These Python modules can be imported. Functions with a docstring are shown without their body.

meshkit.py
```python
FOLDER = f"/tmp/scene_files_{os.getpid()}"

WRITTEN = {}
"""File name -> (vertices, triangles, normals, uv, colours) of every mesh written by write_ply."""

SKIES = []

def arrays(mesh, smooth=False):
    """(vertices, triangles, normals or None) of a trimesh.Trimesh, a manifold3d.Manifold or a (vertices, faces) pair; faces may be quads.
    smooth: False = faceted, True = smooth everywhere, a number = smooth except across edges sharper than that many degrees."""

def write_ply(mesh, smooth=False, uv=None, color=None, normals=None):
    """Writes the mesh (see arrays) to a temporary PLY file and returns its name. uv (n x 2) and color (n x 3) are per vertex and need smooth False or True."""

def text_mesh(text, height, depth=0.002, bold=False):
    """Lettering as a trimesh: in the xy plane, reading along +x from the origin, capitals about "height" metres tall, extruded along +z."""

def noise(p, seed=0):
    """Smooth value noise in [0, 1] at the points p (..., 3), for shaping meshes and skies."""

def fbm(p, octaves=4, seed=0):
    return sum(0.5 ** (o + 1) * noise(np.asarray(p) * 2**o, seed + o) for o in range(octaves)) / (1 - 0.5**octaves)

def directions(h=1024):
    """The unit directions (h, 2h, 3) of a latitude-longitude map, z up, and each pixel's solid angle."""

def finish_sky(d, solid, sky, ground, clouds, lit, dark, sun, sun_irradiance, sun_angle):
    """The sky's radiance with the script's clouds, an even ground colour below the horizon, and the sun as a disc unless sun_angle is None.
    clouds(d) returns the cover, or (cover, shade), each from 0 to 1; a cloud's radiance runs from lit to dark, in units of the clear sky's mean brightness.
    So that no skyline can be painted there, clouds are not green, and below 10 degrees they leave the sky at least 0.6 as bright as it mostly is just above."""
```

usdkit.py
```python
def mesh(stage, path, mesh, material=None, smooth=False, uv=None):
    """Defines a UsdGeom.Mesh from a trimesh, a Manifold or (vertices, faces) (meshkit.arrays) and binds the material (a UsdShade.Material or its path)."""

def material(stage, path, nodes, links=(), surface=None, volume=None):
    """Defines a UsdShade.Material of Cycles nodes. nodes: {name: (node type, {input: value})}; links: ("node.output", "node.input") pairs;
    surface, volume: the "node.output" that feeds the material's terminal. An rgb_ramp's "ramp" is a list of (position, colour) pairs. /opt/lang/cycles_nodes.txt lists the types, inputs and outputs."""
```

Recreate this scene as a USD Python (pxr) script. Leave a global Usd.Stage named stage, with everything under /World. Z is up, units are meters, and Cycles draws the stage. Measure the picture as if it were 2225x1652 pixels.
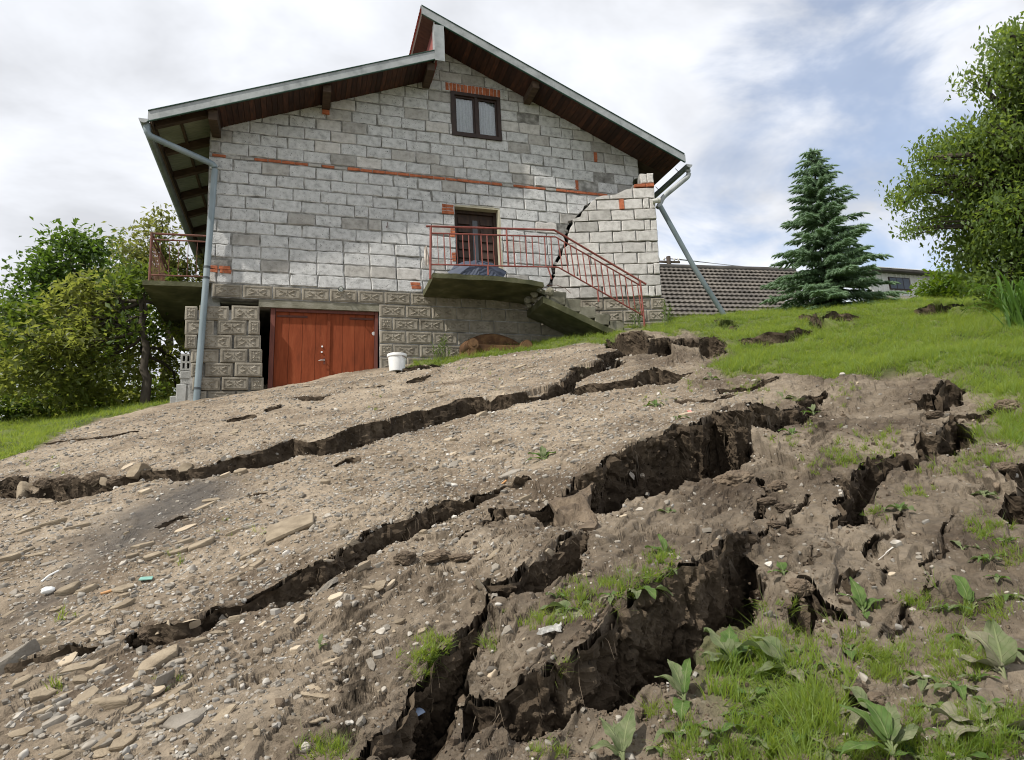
import math, random
import numpy as np
import shapely
from shapely.geometry import Polygon, box as sbox
import mapbox_earcut
from scipy.ndimage import uniform_filter1d, gaussian_filter
from pxr import Usd, UsdGeom, UsdLux, UsdShade, Gf, Sdf, Vt
import usdkit

_T = np.random.default_rng(5).random((64, 64, 64), dtype=np.float32).ravel()
def noise(p, seed=0):
    """Smooth value noise in [0, 1]."""
    p = np.asarray(p, np.float32) + np.float32(seed * 7.31)
    i = np.floor(p); t = p - i; i = i.astype(np.int32); t = t * t * (3 - 2 * t)
    a, b = i & 63, (i + 1) & 63
    x0, x1, y0, y1 = a[..., 0] << 12, b[..., 0] << 12, a[..., 1] << 6, b[..., 1] << 6
    z0, z1 = a[..., 2], b[..., 2]; tx, ty, tz = t[..., 0], t[..., 1], t[..., 2]
    def lx(y, z): u = _T[x0 | y | z]; return u + (_T[x1 | y | z] - u) * tx
    def ly(z): u = lx(y0, z); return u + (lx(y1, z) - u) * ty
    u = ly(z0); return u + (ly(z1) - u) * tz
def fbm(p, octaves=4, seed=0):
    p = np.asarray(p, np.float32)
    return sum(0.5 ** (o + 1) * noise(p * 2**o, seed + 3 * o) for o in range(octaves)) / (1 - 0.5**octaves)

stage = Usd.Stage.CreateInMemory()
UsdGeom.SetStageUpAxis(stage, "Z")
UsdGeom.Xform.Define(stage, "/World")
rng = np.random.default_rng(7)
random.seed(7)

# ------------------------------------------------------------------ camera, sky, sun, exposure
CAM = np.array([1.64153, -12.56464, -4.20642])
CR = np.array([[0.95272111, -0.29983016, -0.04923784],      # right
               [0.0088395, 0.18933026, -0.98187368],        # down
               [0.30371755, 0.93501654, 0.18302928]])       # forward
FPX, PW, PH = 1450.08, 2225.0, 1652.0                       # focal length in units of a 2225 wide picture
SUN_DIR = np.array([-0.90, -0.35, 1.15]); SUN_DIR /= np.linalg.norm(SUN_DIR)   # towards the sun
SUN_INTENSITY, SKY_STRENGTH, EXPOSURE = 1.25, 0.12, 0.08

cam = UsdGeom.Camera.Define(stage, "/World/camera")
cam.CreateHorizontalApertureAttr(36.0)
cam.CreateVerticalApertureAttr(36.0 * PH / PW)
cam.CreateFocalLengthAttr(36.0 * FPX / PW)
cam.CreateClippingRangeAttr(Gf.Vec2f(0.05, 5000.0))
cam.CreateExposureAttr(EXPOSURE)
_m = np.eye(4)
_m[0, :3], _m[1, :3], _m[2, :3], _m[3, :3] = CR[0], -CR[1], -CR[2], CAM
cam.AddTransformOp().Set(Gf.Matrix4d(*_m.ravel().tolist()))

_el, _rot = math.asin(SUN_DIR[2]), math.atan2(SUN_DIR[0], SUN_DIR[1])
usdkit.material(stage, "/World/Looks/sky", {
    "sky": ("sky_texture", {"sky_type": "single_scattering", "sun_disc": False, "sun_elevation": _el, "sun_rotation": _rot, "air_density": 1.0, "aerosol_density": 1.6, "ozone_density": 1.0}),
    "tc": ("texture_coordinate", {}),
    "sep": ("separate_xyz", {}),
    "zz": ("math", {"math_type": "add", "value2": 0.28}),
    "px": ("math", {"math_type": "divide"}), "py": ("math", {"math_type": "divide"}),
    "pl": ("combine_xyz", {"z": 0.0}),
    "mp": ("mapping", {"location": (3.1, 2.3, 0.0), "rotation": (0, 0, 0.5), "scale": (1.0, 1.35, 1.0)}),
    "n1": ("noise_texture", {"scale": 1.9, "detail": 9.0, "roughness": 0.55, "distortion": 0.5}),
    "n2": ("noise_texture", {"scale": 2.2, "detail": 7.0, "roughness": 0.55, "distortion": 0.2}),
    "east": ("map_range", {"from_min": -0.1, "from_max": 0.75, "to_min": 0.36, "to_max": -0.065, "clamp": True}),
    "c0": ("math", {"math_type": "add"}),
    "cov": ("map_range", {"range_type": "smoothstep", "from_min": 0.38, "from_max": 0.60, "to_min": 0.30, "to_max": 1.0}),
    "shade": ("map_range", {"from_min": 0.36, "from_max": 0.62, "to_min": 0.78, "to_max": 1.12, "clamp": True}),
    "white": ("vector_math", {"math_type": "scale", "vector1": (7.35, 7.55, 8.0)}),
    "mix": ("mix_color", {"blend_type": "mix", "use_clamp": False}),
    "clear": ("vector_math", {"math_type": "scale", "scale": 1.55}),
    "bg": ("background_shader", {"strength": SKY_STRENGTH}),
}, [("tc.generated", "sep.vector"), ("sep.z", "zz.value1"), ("sep.x", "px.value1"), ("zz.value", "px.value2"), ("sep.y", "py.value1"), ("zz.value", "py.value2"),
    ("px.value", "pl.x"), ("py.value", "pl.y"), ("pl.vector", "mp.vector"), ("mp.vector", "n1.vector"), ("mp.vector", "n2.vector"),
    ("sep.x", "east.value"), ("n1.fac", "c0.value1"), ("east.result", "c0.value2"), ("c0.value", "cov.value"), ("n2.fac", "shade.value"), ("shade.result", "white.scale"),
    ("cov.result", "mix.fac"), ("sky.color", "clear.vector1"), ("clear.vector", "mix.a"), ("white.vector", "mix.b"), ("mix.result", "bg.color")], surface="bg.background")
dome = UsdLux.DomeLight.Define(stage, "/World/sky")
UsdShade.MaterialBindingAPI.Apply(dome.GetPrim()).Bind(UsdShade.Material.Get(stage, "/World/Looks/sky"))
dome.GetPrim().SetCustomDataByKey("kind", "structure")
sun = UsdLux.DistantLight.Define(stage, "/World/sun")
sun.CreateNormalizeAttr(True)
sun.CreateIntensityAttr(SUN_INTENSITY)
sun.CreateAngleAttr(1.2)
sun.CreateColorAttr(Gf.Vec3f(1.0, 0.955, 0.88))
_z = SUN_DIR
_x = np.cross([0, 0, 1.0], _z); _x /= np.linalg.norm(_x)
_y = np.cross(_z, _x)
_m = np.eye(4); _m[0, :3], _m[1, :3], _m[2, :3] = _x, _y, _z
sun.AddTransformOp().Set(Gf.Matrix4d(*_m.ravel().tolist()))

# ------------------------------------------------------------------ where a picture point lies in the place
def ray(px, py):
    return CR.T @ np.array([(px - PW / 2) / FPX, (py - PH / 2) / FPX, 1.0])
def on_y(px, py, y=0.0):
    d = ray(px, py)
    return CAM + d * (y - CAM[1]) / d[1]
def at_depth(px, py, dist):
    d = ray(px, py); return CAM + d * dist / np.linalg.norm(d)

# ------------------------------------------------------------------ scene bookkeeping
_count, _origin = {}, {}
def uname(parent, name):
    n = _count.get((parent, name), 0); _count[(parent, name)] = n + 1
    return f"{parent}/{name}" + (f"_{n:03d}" if n else "")
def tag(path, label=None, cat=None, group=None, kind=None):
    p = stage.GetPrimAtPath(path)
    for k, v in (("label", label), ("category", cat), ("group", group), ("kind", kind)):
        if v: p.SetCustomDataByKey(k, v)
    return path
def thing(name, label=None, cat=None, loc=(0, 0, 0), group=None, kind=None, parent="/World"):
    path = uname(parent, name)
    x = UsdGeom.Xform.Define(stage, path)
    o = np.array(loc, float) - origin_of(parent)
    if np.any(o): x.AddTranslateOp().Set(Gf.Vec3d(*o.tolist()))
    _origin[path] = np.array(loc, float)
    return tag(path, label, cat, group, kind)
def origin_of(path):
    while path and path not in _origin: path = path.rpartition("/")[0]
    return _origin.get(path, np.zeros(3))
def part(parent, name, mesh, mat, smooth=False, label=None, kind=None, uv=None):
    v, f = mesh
    v = np.asarray(v, float) - origin_of(parent)
    path = uname(parent, name)
    usdkit.mesh(stage, path, (v, f), M(mat), smooth, uv)
    return tag(path, label, kind=kind)
def single(name, mesh, mat, label, cat, smooth=False, group=None, kind=None):
    path = uname("/World", name)
    usdkit.mesh(stage, path, (np.asarray(mesh[0], float), mesh[1]), M(mat), smooth)
    return tag(path, label, cat, group, kind)
def copy_of(src, name, matrix, label=None, cat=None, group=None):
    path = uname("/World", name)
    x = UsdGeom.Xform.Define(stage, path)
    p = x.GetPrim(); p.GetReferences().AddInternalReference(src); p.SetInstanceable(True)
    x.ClearXformOpOrder()
    x.MakeMatrixXform().Set(Gf.Matrix4d(*np.asarray(matrix, float).T.ravel().tolist()))
    return tag(path, label, cat, group)

# ------------------------------------------------------------------ mesh tools: every one returns (vertices, triangles)
def tris(f):
    f = np.asarray(f)
    return np.vstack([f[:, [0, 1, 2]], f[:, [0, 2, 3]]]) if f.shape[1] == 4 else f
def join(ms):
    vs, fs, n = [], [], 0
    for v, f in ms:
        vs.append(np.asarray(v, float)); fs.append(tris(np.asarray(f, int)) + n); n += len(v)
    return np.vstack(vs), np.vstack(fs)
_BOXF = np.array([[0, 2, 3, 1], [4, 5, 7, 6], [0, 1, 5, 4], [2, 6, 7, 3], [0, 4, 6, 2], [1, 3, 7, 5]])
def hexa(c):
    """c: eight corners ordered x fastest, then y, then z."""
    return np.asarray(c, float), tris(_BOXF)
def box(p0, p1):
    (x0, y0, z0), (x1, y1, z1) = p0, p1
    return hexa([(x, y, z) for z in (z0, z1) for y in (y0, y1) for x in (x0, x1)])
def beam(a, b, w, h, up=(0, 0, 1.0)):
    a, b = np.asarray(a, float), np.asarray(b, float)
    t = (b - a) / np.linalg.norm(b - a)
    s = np.cross(t, up); s /= np.linalg.norm(s); u = np.cross(s, t)
    return hexa([q + i * s * w / 2 + j * u * h / 2 for j in (-1, 1) for q in (a, b) for i in (-1, 1)])
def tube(points, radii, sides=8, caps=True):
    p = np.asarray(points, float); n = len(p)
    r = np.broadcast_to(np.asarray(radii, float), (n,))
    t = np.gradient(p, axis=0); t /= np.linalg.norm(t, axis=1, keepdims=True) + 1e-12
    ref = np.array([0, 0, 1.0]) if abs(t[:, 2]).mean() < 0.85 else np.array([1.0, 0, 0])
    a = np.cross(t, ref); a /= np.linalg.norm(a, axis=1, keepdims=True) + 1e-12
    b = np.cross(t, a); ang = np.arange(sides) * 2 * np.pi / sides
    v = (p[:, None] + r[:, None, None] * (np.cos(ang)[None, :, None] * a[:, None] + np.sin(ang)[None, :, None] * b[:, None])).reshape(-1, 3)
    i, j = np.meshgrid(np.arange(n - 1), np.arange(sides), indexing="ij")
    f = tris(np.stack([i * sides + j, i * sides + (j + 1) % sides, (i + 1) * sides + (j + 1) % sides, (i + 1) * sides + j], -1).reshape(-1, 4))
    if caps:
        v = np.vstack([v, p[:1], p[-1:]]); k = np.arange(sides); m = n * sides
        f = np.vstack([f, np.stack([(k + 1) % sides, k, np.full(sides, m)], 1), np.stack([(n - 1) * sides + k, (n - 1) * sides + (k + 1) % sides, np.full(sides, m + 1)], 1)])
    return v, f
def lathe(profile, sides=20, base=(0, 0, 0)):
    """profile: (radius, z) pairs."""
    pr = np.asarray(profile, float); n = len(pr); ang = np.arange(sides) * 2 * np.pi / sides
    v = np.stack([pr[:, None, 0] * np.cos(ang), pr[:, None, 0] * np.sin(ang), np.broadcast_to(pr[:, 1:2], (n, sides))], -1).reshape(-1, 3)
    i, j = np.meshgrid(np.arange(n - 1), np.arange(sides), indexing="ij")
    return v + np.asarray(base, float), tris(np.stack([i * sides + j, i * sides + (j + 1) % sides, (i + 1) * sides + (j + 1) % sides, (i + 1) * sides + j], -1).reshape(-1, 4))
def flat_tris(poly):
    """Triangulates a shapely polygon: (2-D points, triangles)."""
    rings = [np.array(poly.exterior.coords)[:-1]] + [np.array(r.coords)[:-1] for r in poly.interiors]
    pts = np.vstack(rings); ends = np.cumsum([len(r) for r in rings]).astype(np.uint32)
    return pts, mapbox_earcut.triangulate_float64(pts, ends).reshape(-1, 3).astype(int), rings
def slab_xz(poly, y0, y1):
    """A polygon in the wall's plane (x, z) given thickness from y0 to y1."""
    poly = shapely.geometry.polygon.orient(poly)
    pts, t, rings = flat_tris(poly); n = len(pts)
    v = np.vstack([np.stack([pts[:, 0], np.full(n, y, float), pts[:, 1]], 1) for y in (y0, y1)])
    f = [t[:, ::1], t[:, ::-1] + n]; k = 0
    for r in rings:
        i = np.arange(len(r)); j = (i + 1) % len(r)
        f.append(np.stack([k + i, k + i + n, k + j + n], 1)); f.append(np.stack([k + i, k + j + n, k + j], 1)); k += len(r)
    return v, np.vstack(f)
def chamfered(pts, yb, yf, ch=0.008, bulge=0.0):
    """A convex block seen from -y: outline pts (x, z), back at yb, front at yf, its front edges worn off by ch."""
    p = np.asarray(pts, float); c = p.mean(0); d = c - p; inn = p + d / (np.linalg.norm(d, axis=1, keepdims=True) + 1e-9) * ch * 1.3
    n = len(p)
    ring = lambda q, y: np.stack([q[:, 0], np.full(len(q), y), q[:, 1]], 1)
    v = np.vstack([ring(p, yb), ring(p, yf + ch), ring(inn, yf), [[c[0], yf - bulge, c[1]]]])
    i = np.arange(n); j = (i + 1) % n
    f = [np.stack([a + i, a + j, b + j], 1) for a, b in ((0, n), (n, 2 * n))] + [np.stack([a + i, b + j, b + i], 1) for a, b in ((0, n), (n, 2 * n))] + [np.stack([2 * n + i, 2 * n + j, np.full(n, 3 * n)], 1)]
    return v, np.vstack(f)
def ragged_rect(x0, x1, z0, z1, amp=0.004, r=None):
    r = r or rng
    k = 3 if x1 - x0 > 0.3 else 1
    xs = np.linspace(x0, x1, k + 2)
    zs = np.linspace(z0, z1, 3)
    p = np.vstack([np.stack([xs, np.full(k + 2, z0)], 1), np.stack([np.full(1, x1), zs[1:2]], 1), np.stack([xs[::-1], np.full(k + 2, z1)], 1), np.stack([np.full(1, x0), zs[1:2]], 1)])
    return p + r.normal(0, amp, p.shape)
def move(mesh, mat3=None, t=(0, 0, 0)):
    v = np.asarray(mesh[0], float)
    return (v @ np.asarray(mat3).T if mat3 is not None else v) + np.asarray(t, float), mesh[1]
def rot(axis, ang):
    a = np.asarray(axis, float); a = a / np.linalg.norm(a); k = np.array([[0, -a[2], a[1]], [a[2], 0, -a[0]], [-a[1], a[0], 0]])
    return np.eye(3) + math.sin(ang) * k + (1 - math.cos(ang)) * k @ k
def ico(sub=1):
    import trimesh
    m = trimesh.creation.icosphere(sub); return np.array(m.vertices), np.array(m.faces)
# ------------------------------------------------------------------ materials
def M(name): return UsdShade.Material.Get(stage, "/World/Looks/" + name)
def surf(name, stops, scale=6.0, detail=6.0, rough=0.85, bump=0.0, bscale=None, spec=0.3, vary=0.0, metal=0.0, specks=None, sscale=60.0, squash=(1, 1, 1), rnd=True, coord="pos", bdetail=4.0):
    """A principled surface: colour from a noise ramp in place coordinates, fine relief, dark or light specks, a tone of its own for every object."""
    n = {"geo": ("geometry", {}), "map": ("mapping", {"scale": squash}), "nz": ("noise_texture", {"scale": scale, "detail": detail, "roughness": 0.6}), "ramp": ("rgb_ramp", {"ramp": stops}),
         "p": ("principled_bsdf", {"roughness": rough, "specular_ior_level": spec, "metallic": metal})}
    l = [("geo.position", "map.vector"), ("map.vector", "nz.vector"), ("nz.fac", "ramp.fac")]
    col = "ramp.color"
    if specks:
        amount, tone = specks
        n["sn"] = ("noise_texture", {"scale": sscale, "detail": 3.0, "roughness": 0.65}); l.append(("map.vector", "sn.vector"))
        n["sr"] = ("map_range", {"range_type": "smoothstep", "from_min": 0.66 - amount, "from_max": 0.74 - amount, "to_min": 0.0, "to_max": 1.0}); l.append(("sn.fac", "sr.value"))
        n["sm"] = ("mix_color", {"b": tone}); l += [("sr.result", "sm.fac"), (col, "sm.a")]; col = "sm.result"
    if vary:
        n["oi"] = ("object_info", {}); n["vr"] = ("map_range", {"to_min": 1 - vary, "to_max": 1 + vary}); l.append(("oi.random", "vr.value"))
        n["vm"] = ("hsv", {}); l += [("vr.result", "vm.value"), (col, "vm.color")]; col = "vm.color"
    l.append((col, "p.base_color"))
    if bump:
        n["bn"] = ("noise_texture", {"scale": bscale or scale * 4, "detail": bdetail, "roughness": 0.65}); n["bp"] = ("bump", {"strength": min(1.0, bump), "distance": 0.012})
        l += [("map.vector", "bn.vector"), ("bn.fac", "bp.height"), ("bp.normal", "p.normal")]
    usdkit.material(stage, "/World/Looks/" + name, n, l, surface="p.BSDF")
def two(a, b, lo=0.3, hi=0.7): return [(lo, a), (hi, b)]

surf("block", [(0.28, (0.25, 0.25, 0.245)), (0.46, (0.47, 0.47, 0.462)), (0.7, (0.60, 0.60, 0.592))], 9.0, 7.0, bump=1.0, bscale=34.0, bdetail=9.0, vary=0.055, specks=(0.06, (0.10, 0.10, 0.095)), sscale=36.0)
surf("block_tan", [(0.25, (0.22, 0.21, 0.19)), (0.5, (0.37, 0.355, 0.33)), (0.7, (0.46, 0.445, 0.415))], 7.0, 7.0, bump=1.0, bscale=48.0, bdetail=7.0, vary=0.12, specks=(0.02, (0.1, 0.09, 0.08)), sscale=42.0)
surf("block_pale", [(0.25, (0.32, 0.305, 0.28)), (0.5, (0.50, 0.48, 0.45)), (0.7, (0.58, 0.56, 0.53))], 9.0, 7.0, bump=1.0, bscale=48.0, bdetail=7.0, vary=0.10, specks=(0.02, (0.12, 0.11, 0.1)), sscale=50.0)
surf("mortar", [(0.33, (0.10, 0.095, 0.085)), (0.52, (0.23, 0.225, 0.21)), (0.68, (0.42, 0.41, 0.39))], 5.0, 8.0, bump=1.0, bscale=30.0)
surf("rubble_dark", two((0.05, 0.045, 0.04), (0.13, 0.12, 0.11)), 8.0, 6.0, bump=1.0, bscale=25.0)
surf("brick", [(0.3, (0.25, 0.075, 0.035)), (0.55, (0.42, 0.13, 0.06)), (0.75, (0.46, 0.19, 0.10))], 14.0, 6.0, bump=0.8, bscale=60.0, vary=0.18, specks=(0.0, (0.34, 0.3, 0.26)), sscale=18.0)
surf("decor", [(0.28, (0.15, 0.13, 0.10)), (0.5, (0.24, 0.215, 0.172)), (0.72, (0.32, 0.29, 0.24))], 6.0, 7.0, rough=0.8, bump=0.5, bscale=70.0, vary=0.10)
surf("concrete", [(0.3, (0.10, 0.095, 0.065)), (0.5, (0.19, 0.18, 0.135)), (0.72, (0.30, 0.285, 0.235))], 3.0, 9.0, bump=0.8, bscale=40.0, squash=(1, 1, 1))
surf("mossy_concrete", [(0.3, (0.035, 0.038, 0.016)), (0.55, (0.085, 0.085, 0.042)), (0.75, (0.16, 0.155, 0.10))], 3.5, 9.0, bump=0.8, bscale=35.0)
surf("old_block", two((0.24, 0.24, 0.225), (0.40, 0.40, 0.385)), 9.0, 6.0, bump=0.9, bscale=60.0, vary=0.12)
surf("red_paint", [(0.25, (0.125, 0.030, 0.011)), (0.5, (0.20, 0.045, 0.016)), (0.75, (0.235, 0.062, 0.024))], 4.0, 8.0, spec=0.15, rough=0.75, bump=0.25, bscale=35.0, vary=0.10, squash=(4, 1, 0.6), specks=(-0.09, (0.36, 0.24, 0.17)), sscale=9.0)
surf("door_frame_red", two((0.09, 0.03, 0.022), (0.16, 0.05, 0.035)), 5.0, 6.0, rough=0.7, squash=(3, 1, 0.6))
surf("rail_red", two((0.17, 0.045, 0.035), (0.26, 0.085, 0.065), 0.35, 0.7), 9.0, 6.0, rough=0.6, bump=0.3, bscale=90.0)
surf("rail_rust", two((0.10, 0.045, 0.03), (0.19, 0.075, 0.055), 0.35, 0.7), 9.0, 6.0, rough=0.7, bump=0.3, bscale=90.0)
surf("galvanized", [(0.3, (0.20, 0.215, 0.21)), (0.5, (0.30, 0.315, 0.31)), (0.72, (0.37, 0.385, 0.38))], 5.0, 8.0, rough=0.55, spec=0.5, metal=0.25, vary=0.06, bump=0.1, bscale=12.0)
surf("green_edge", two((0.018, 0.05, 0.036), (0.04, 0.085, 0.062)), 5.0, 4.0, rough=0.5)
surf("gutter_grey", two((0.10, 0.125, 0.12), (0.17, 0.195, 0.19)), 4.0, 5.0, rough=0.5, spec=0.5)
surf("pipe_blue", [(0.3, (0.135, 0.175, 0.19)), (0.55, (0.20, 0.245, 0.265)), (0.75, (0.27, 0.31, 0.325))], 3.0, 6.0, rough=0.42, spec=0.5, squash=(1, 1, 0.4))
surf("pvc", two((0.40, 0.40, 0.36), (0.52, 0.52, 0.48)), 5.0, 4.0, rough=0.4, spec=0.5)
surf("strap", two((0.04, 0.05, 0.055), (0.07, 0.08, 0.085)), 6.0, 3.0, rough=0.6)
surf("soffit_wood", [(0.3, (0.022, 0.010, 0.006)), (0.55, (0.045, 0.018, 0.010)), (0.75, (0.085, 0.032, 0.014))], 7.0, 7.0, rough=0.7, bump=0.3, bscale=30.0, vary=0.45, squash=(3, 0.6, 3))
surf("rafter_wood", two((0.035, 0.022, 0.014), (0.085, 0.055, 0.035)), 5.0, 6.0, rough=0.8, bump=0.4, bscale=25.0, squash=(0.7, 3, 3), vary=0.15)
surf("sheet_underside", two((0.13, 0.15, 0.10), (0.24, 0.26, 0.19)), 2.0, 5.0, rough=0.6)
surf("red_sheet", two((0.16, 0.03, 0.022), (0.27, 0.065, 0.045)), 3.0, 5.0, rough=0.5, spec=0.5)
surf("window_wood", two((0.018, 0.010, 0.007), (0.045, 0.025, 0.017)), 8.0, 5.0, rough=0.5, squash=(2, 2, 1))
surf("door_wood", two((0.022, 0.012, 0.008), (0.06, 0.032, 0.02)), 6.0, 6.0, rough=0.6, squash=(3, 3, 0.6), vary=0.1)
surf("plaster", two((0.34, 0.31, 0.22), (0.50, 0.47, 0.36)), 5.0, 6.0, bump=0.4, bscale=40.0)
surf("curtain", two((0.32, 0.33, 0.34), (0.44, 0.45, 0.46)), 30.0, 3.0, rough=0.9)
surf("dark_inside", two((0.02, 0.018, 0.016), (0.04, 0.036, 0.03)), 3.0, 3.0)
surf("steel", two((0.35, 0.35, 0.34), (0.55, 0.55, 0.54)), 8.0, 3.0, rough=0.35, metal=0.8)
surf("iron", two((0.05, 0.02, 0.014), (0.12, 0.035, 0.022)), 9.0, 5.0, rough=0.7)
surf("white_plastic", two((0.72, 0.72, 0.70), (0.80, 0.80, 0.79)), 3.0, 4.0, rough=0.4, spec=0.5)
surf("white_paper", two((0.66, 0.66, 0.63), (0.8, 0.8, 0.78)), 20.0, 3.0, rough=0.8)
surf("navy_fabric", two((0.028, 0.037, 0.062), (0.055, 0.07, 0.105)), 6.0, 5.0, rough=0.65, spec=0.4)
surf("pale_cloth", two((0.46, 0.40, 0.34), (0.62, 0.56, 0.50)), 14.0, 5.0, rough=0.95)
surf("sofa_fabric", [(0.3, (0.05, 0.024, 0.011)), (0.52, (0.11, 0.055, 0.024)), (0.7, (0.20, 0.115, 0.05))], 6.0, 8.0, rough=0.9, bump=0.5, bscale=45.0)
surf("sofa_trim", two((0.085, 0.042, 0.018), (0.18, 0.10, 0.042)), 16.0, 5.0, rough=0.7, bump=0.5, bscale=60.0)
surf("roof_tile", [(0.25, (0.055, 0.05, 0.045)), (0.5, (0.105, 0.093, 0.08)), (0.75, (0.175, 0.155, 0.13))], 1.1, 9.0, bump=0.4, bscale=6.0)
surf("ridge_tile", two((0.04, 0.037, 0.034), (0.08, 0.075, 0.068)), 2.0, 6.0)
surf("barn_sheet", two((0.50, 0.50, 0.48), (0.66, 0.66, 0.64)), 0.8, 6.0, rough=0.6)
surf("barn_roof", two((0.12, 0.11, 0.10), (0.20, 0.187, 0.172)), 0.8, 7.0, rough=1.0, spec=0.0)
surf("dark_glass", two((0.02, 0.023, 0.028), (0.05, 0.055, 0.06)), 1.0, 4.0, rough=0.15, spec=0.6)
surf("pole_wood", two((0.045, 0.035, 0.028), (0.10, 0.08, 0.065)), 4.0, 6.0, squash=(3, 3, 0.4))
surf("wire", two((0.12, 0.12, 0.12), (0.2, 0.2, 0.2)), 3.0, 2.0, rough=0.5)
surf("bark", [(0.3, (0.028, 0.022, 0.016)), (0.6, (0.07, 0.058, 0.044)), (0.75, (0.12, 0.10, 0.08))], 8.0, 8.0, bump=1.0, bscale=25.0, squash=(1, 1, 0.35))
surf("stone", [(0.25, (0.16, 0.125, 0.085)), (0.48, (0.255, 0.205, 0.142)), (0.72, (0.34, 0.28, 0.20))], 9.0, 8.0, bump=0.7, bscale=70.0, vary=0.17, squash=(1, 1, 2.5))
surf("stone_grey", [(0.25, (0.14, 0.122, 0.098)), (0.5, (0.22, 0.195, 0.16)), (0.75, (0.30, 0.27, 0.228))], 9.0, 8.0, bump=0.6, bscale=70.0, vary=0.2)
surf("stone_pale", two((0.33, 0.265, 0.185), (0.45, 0.375, 0.275)), 12.0, 6.0, bump=0.4, bscale=80.0, vary=0.1)
surf("pebble", [(0.3, (0.15, 0.125, 0.095)), (0.5, (0.24, 0.217, 0.182)), (0.7, (0.38, 0.36, 0.325))], 17.0, 2.0, rough=0.6, vary=0.45)
surf("clod", [(0.28, (0.055, 0.040, 0.027)), (0.48, (0.11, 0.082, 0.056)), (0.7, (0.175, 0.134, 0.093))], 12.0, 8.0, rough=0.95, bump=1.0, bscale=60.0, vary=0.2)
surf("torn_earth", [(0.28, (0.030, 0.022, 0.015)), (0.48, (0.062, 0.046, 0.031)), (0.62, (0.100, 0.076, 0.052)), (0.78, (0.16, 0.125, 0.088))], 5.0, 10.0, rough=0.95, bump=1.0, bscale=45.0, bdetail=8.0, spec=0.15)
surf("root", two((0.06, 0.045, 0.03), (0.17, 0.13, 0.09)), 20.0, 3.0)
surf("orange_butt", two((0.40, 0.20, 0.08), (0.52, 0.30, 0.14)), 30.0, 2.0, rough=0.7)
surf("blue_plastic", two((0.18, 0.24, 0.36), (0.27, 0.34, 0.46)), 40.0, 3.0, rough=0.4, spec=0.5)
surf("teal_plastic", two((0.16, 0.34, 0.28), (0.24, 0.42, 0.36)), 30.0, 3.0, rough=0.4)
surf("pink_plastic", two((0.6, 0.2, 0.16), (0.7, 0.3, 0.25)), 30.0, 3.0, rough=0.5)
surf("clear_wrap", two((0.22, 0.21, 0.19), (0.42, 0.41, 0.38)), 60.0, 4.0, rough=0.3, spec=0.6)
surf("feather", two((0.45, 0.42, 0.38), (0.66, 0.64, 0.6)), 60.0, 3.0, rough=0.8)

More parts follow.
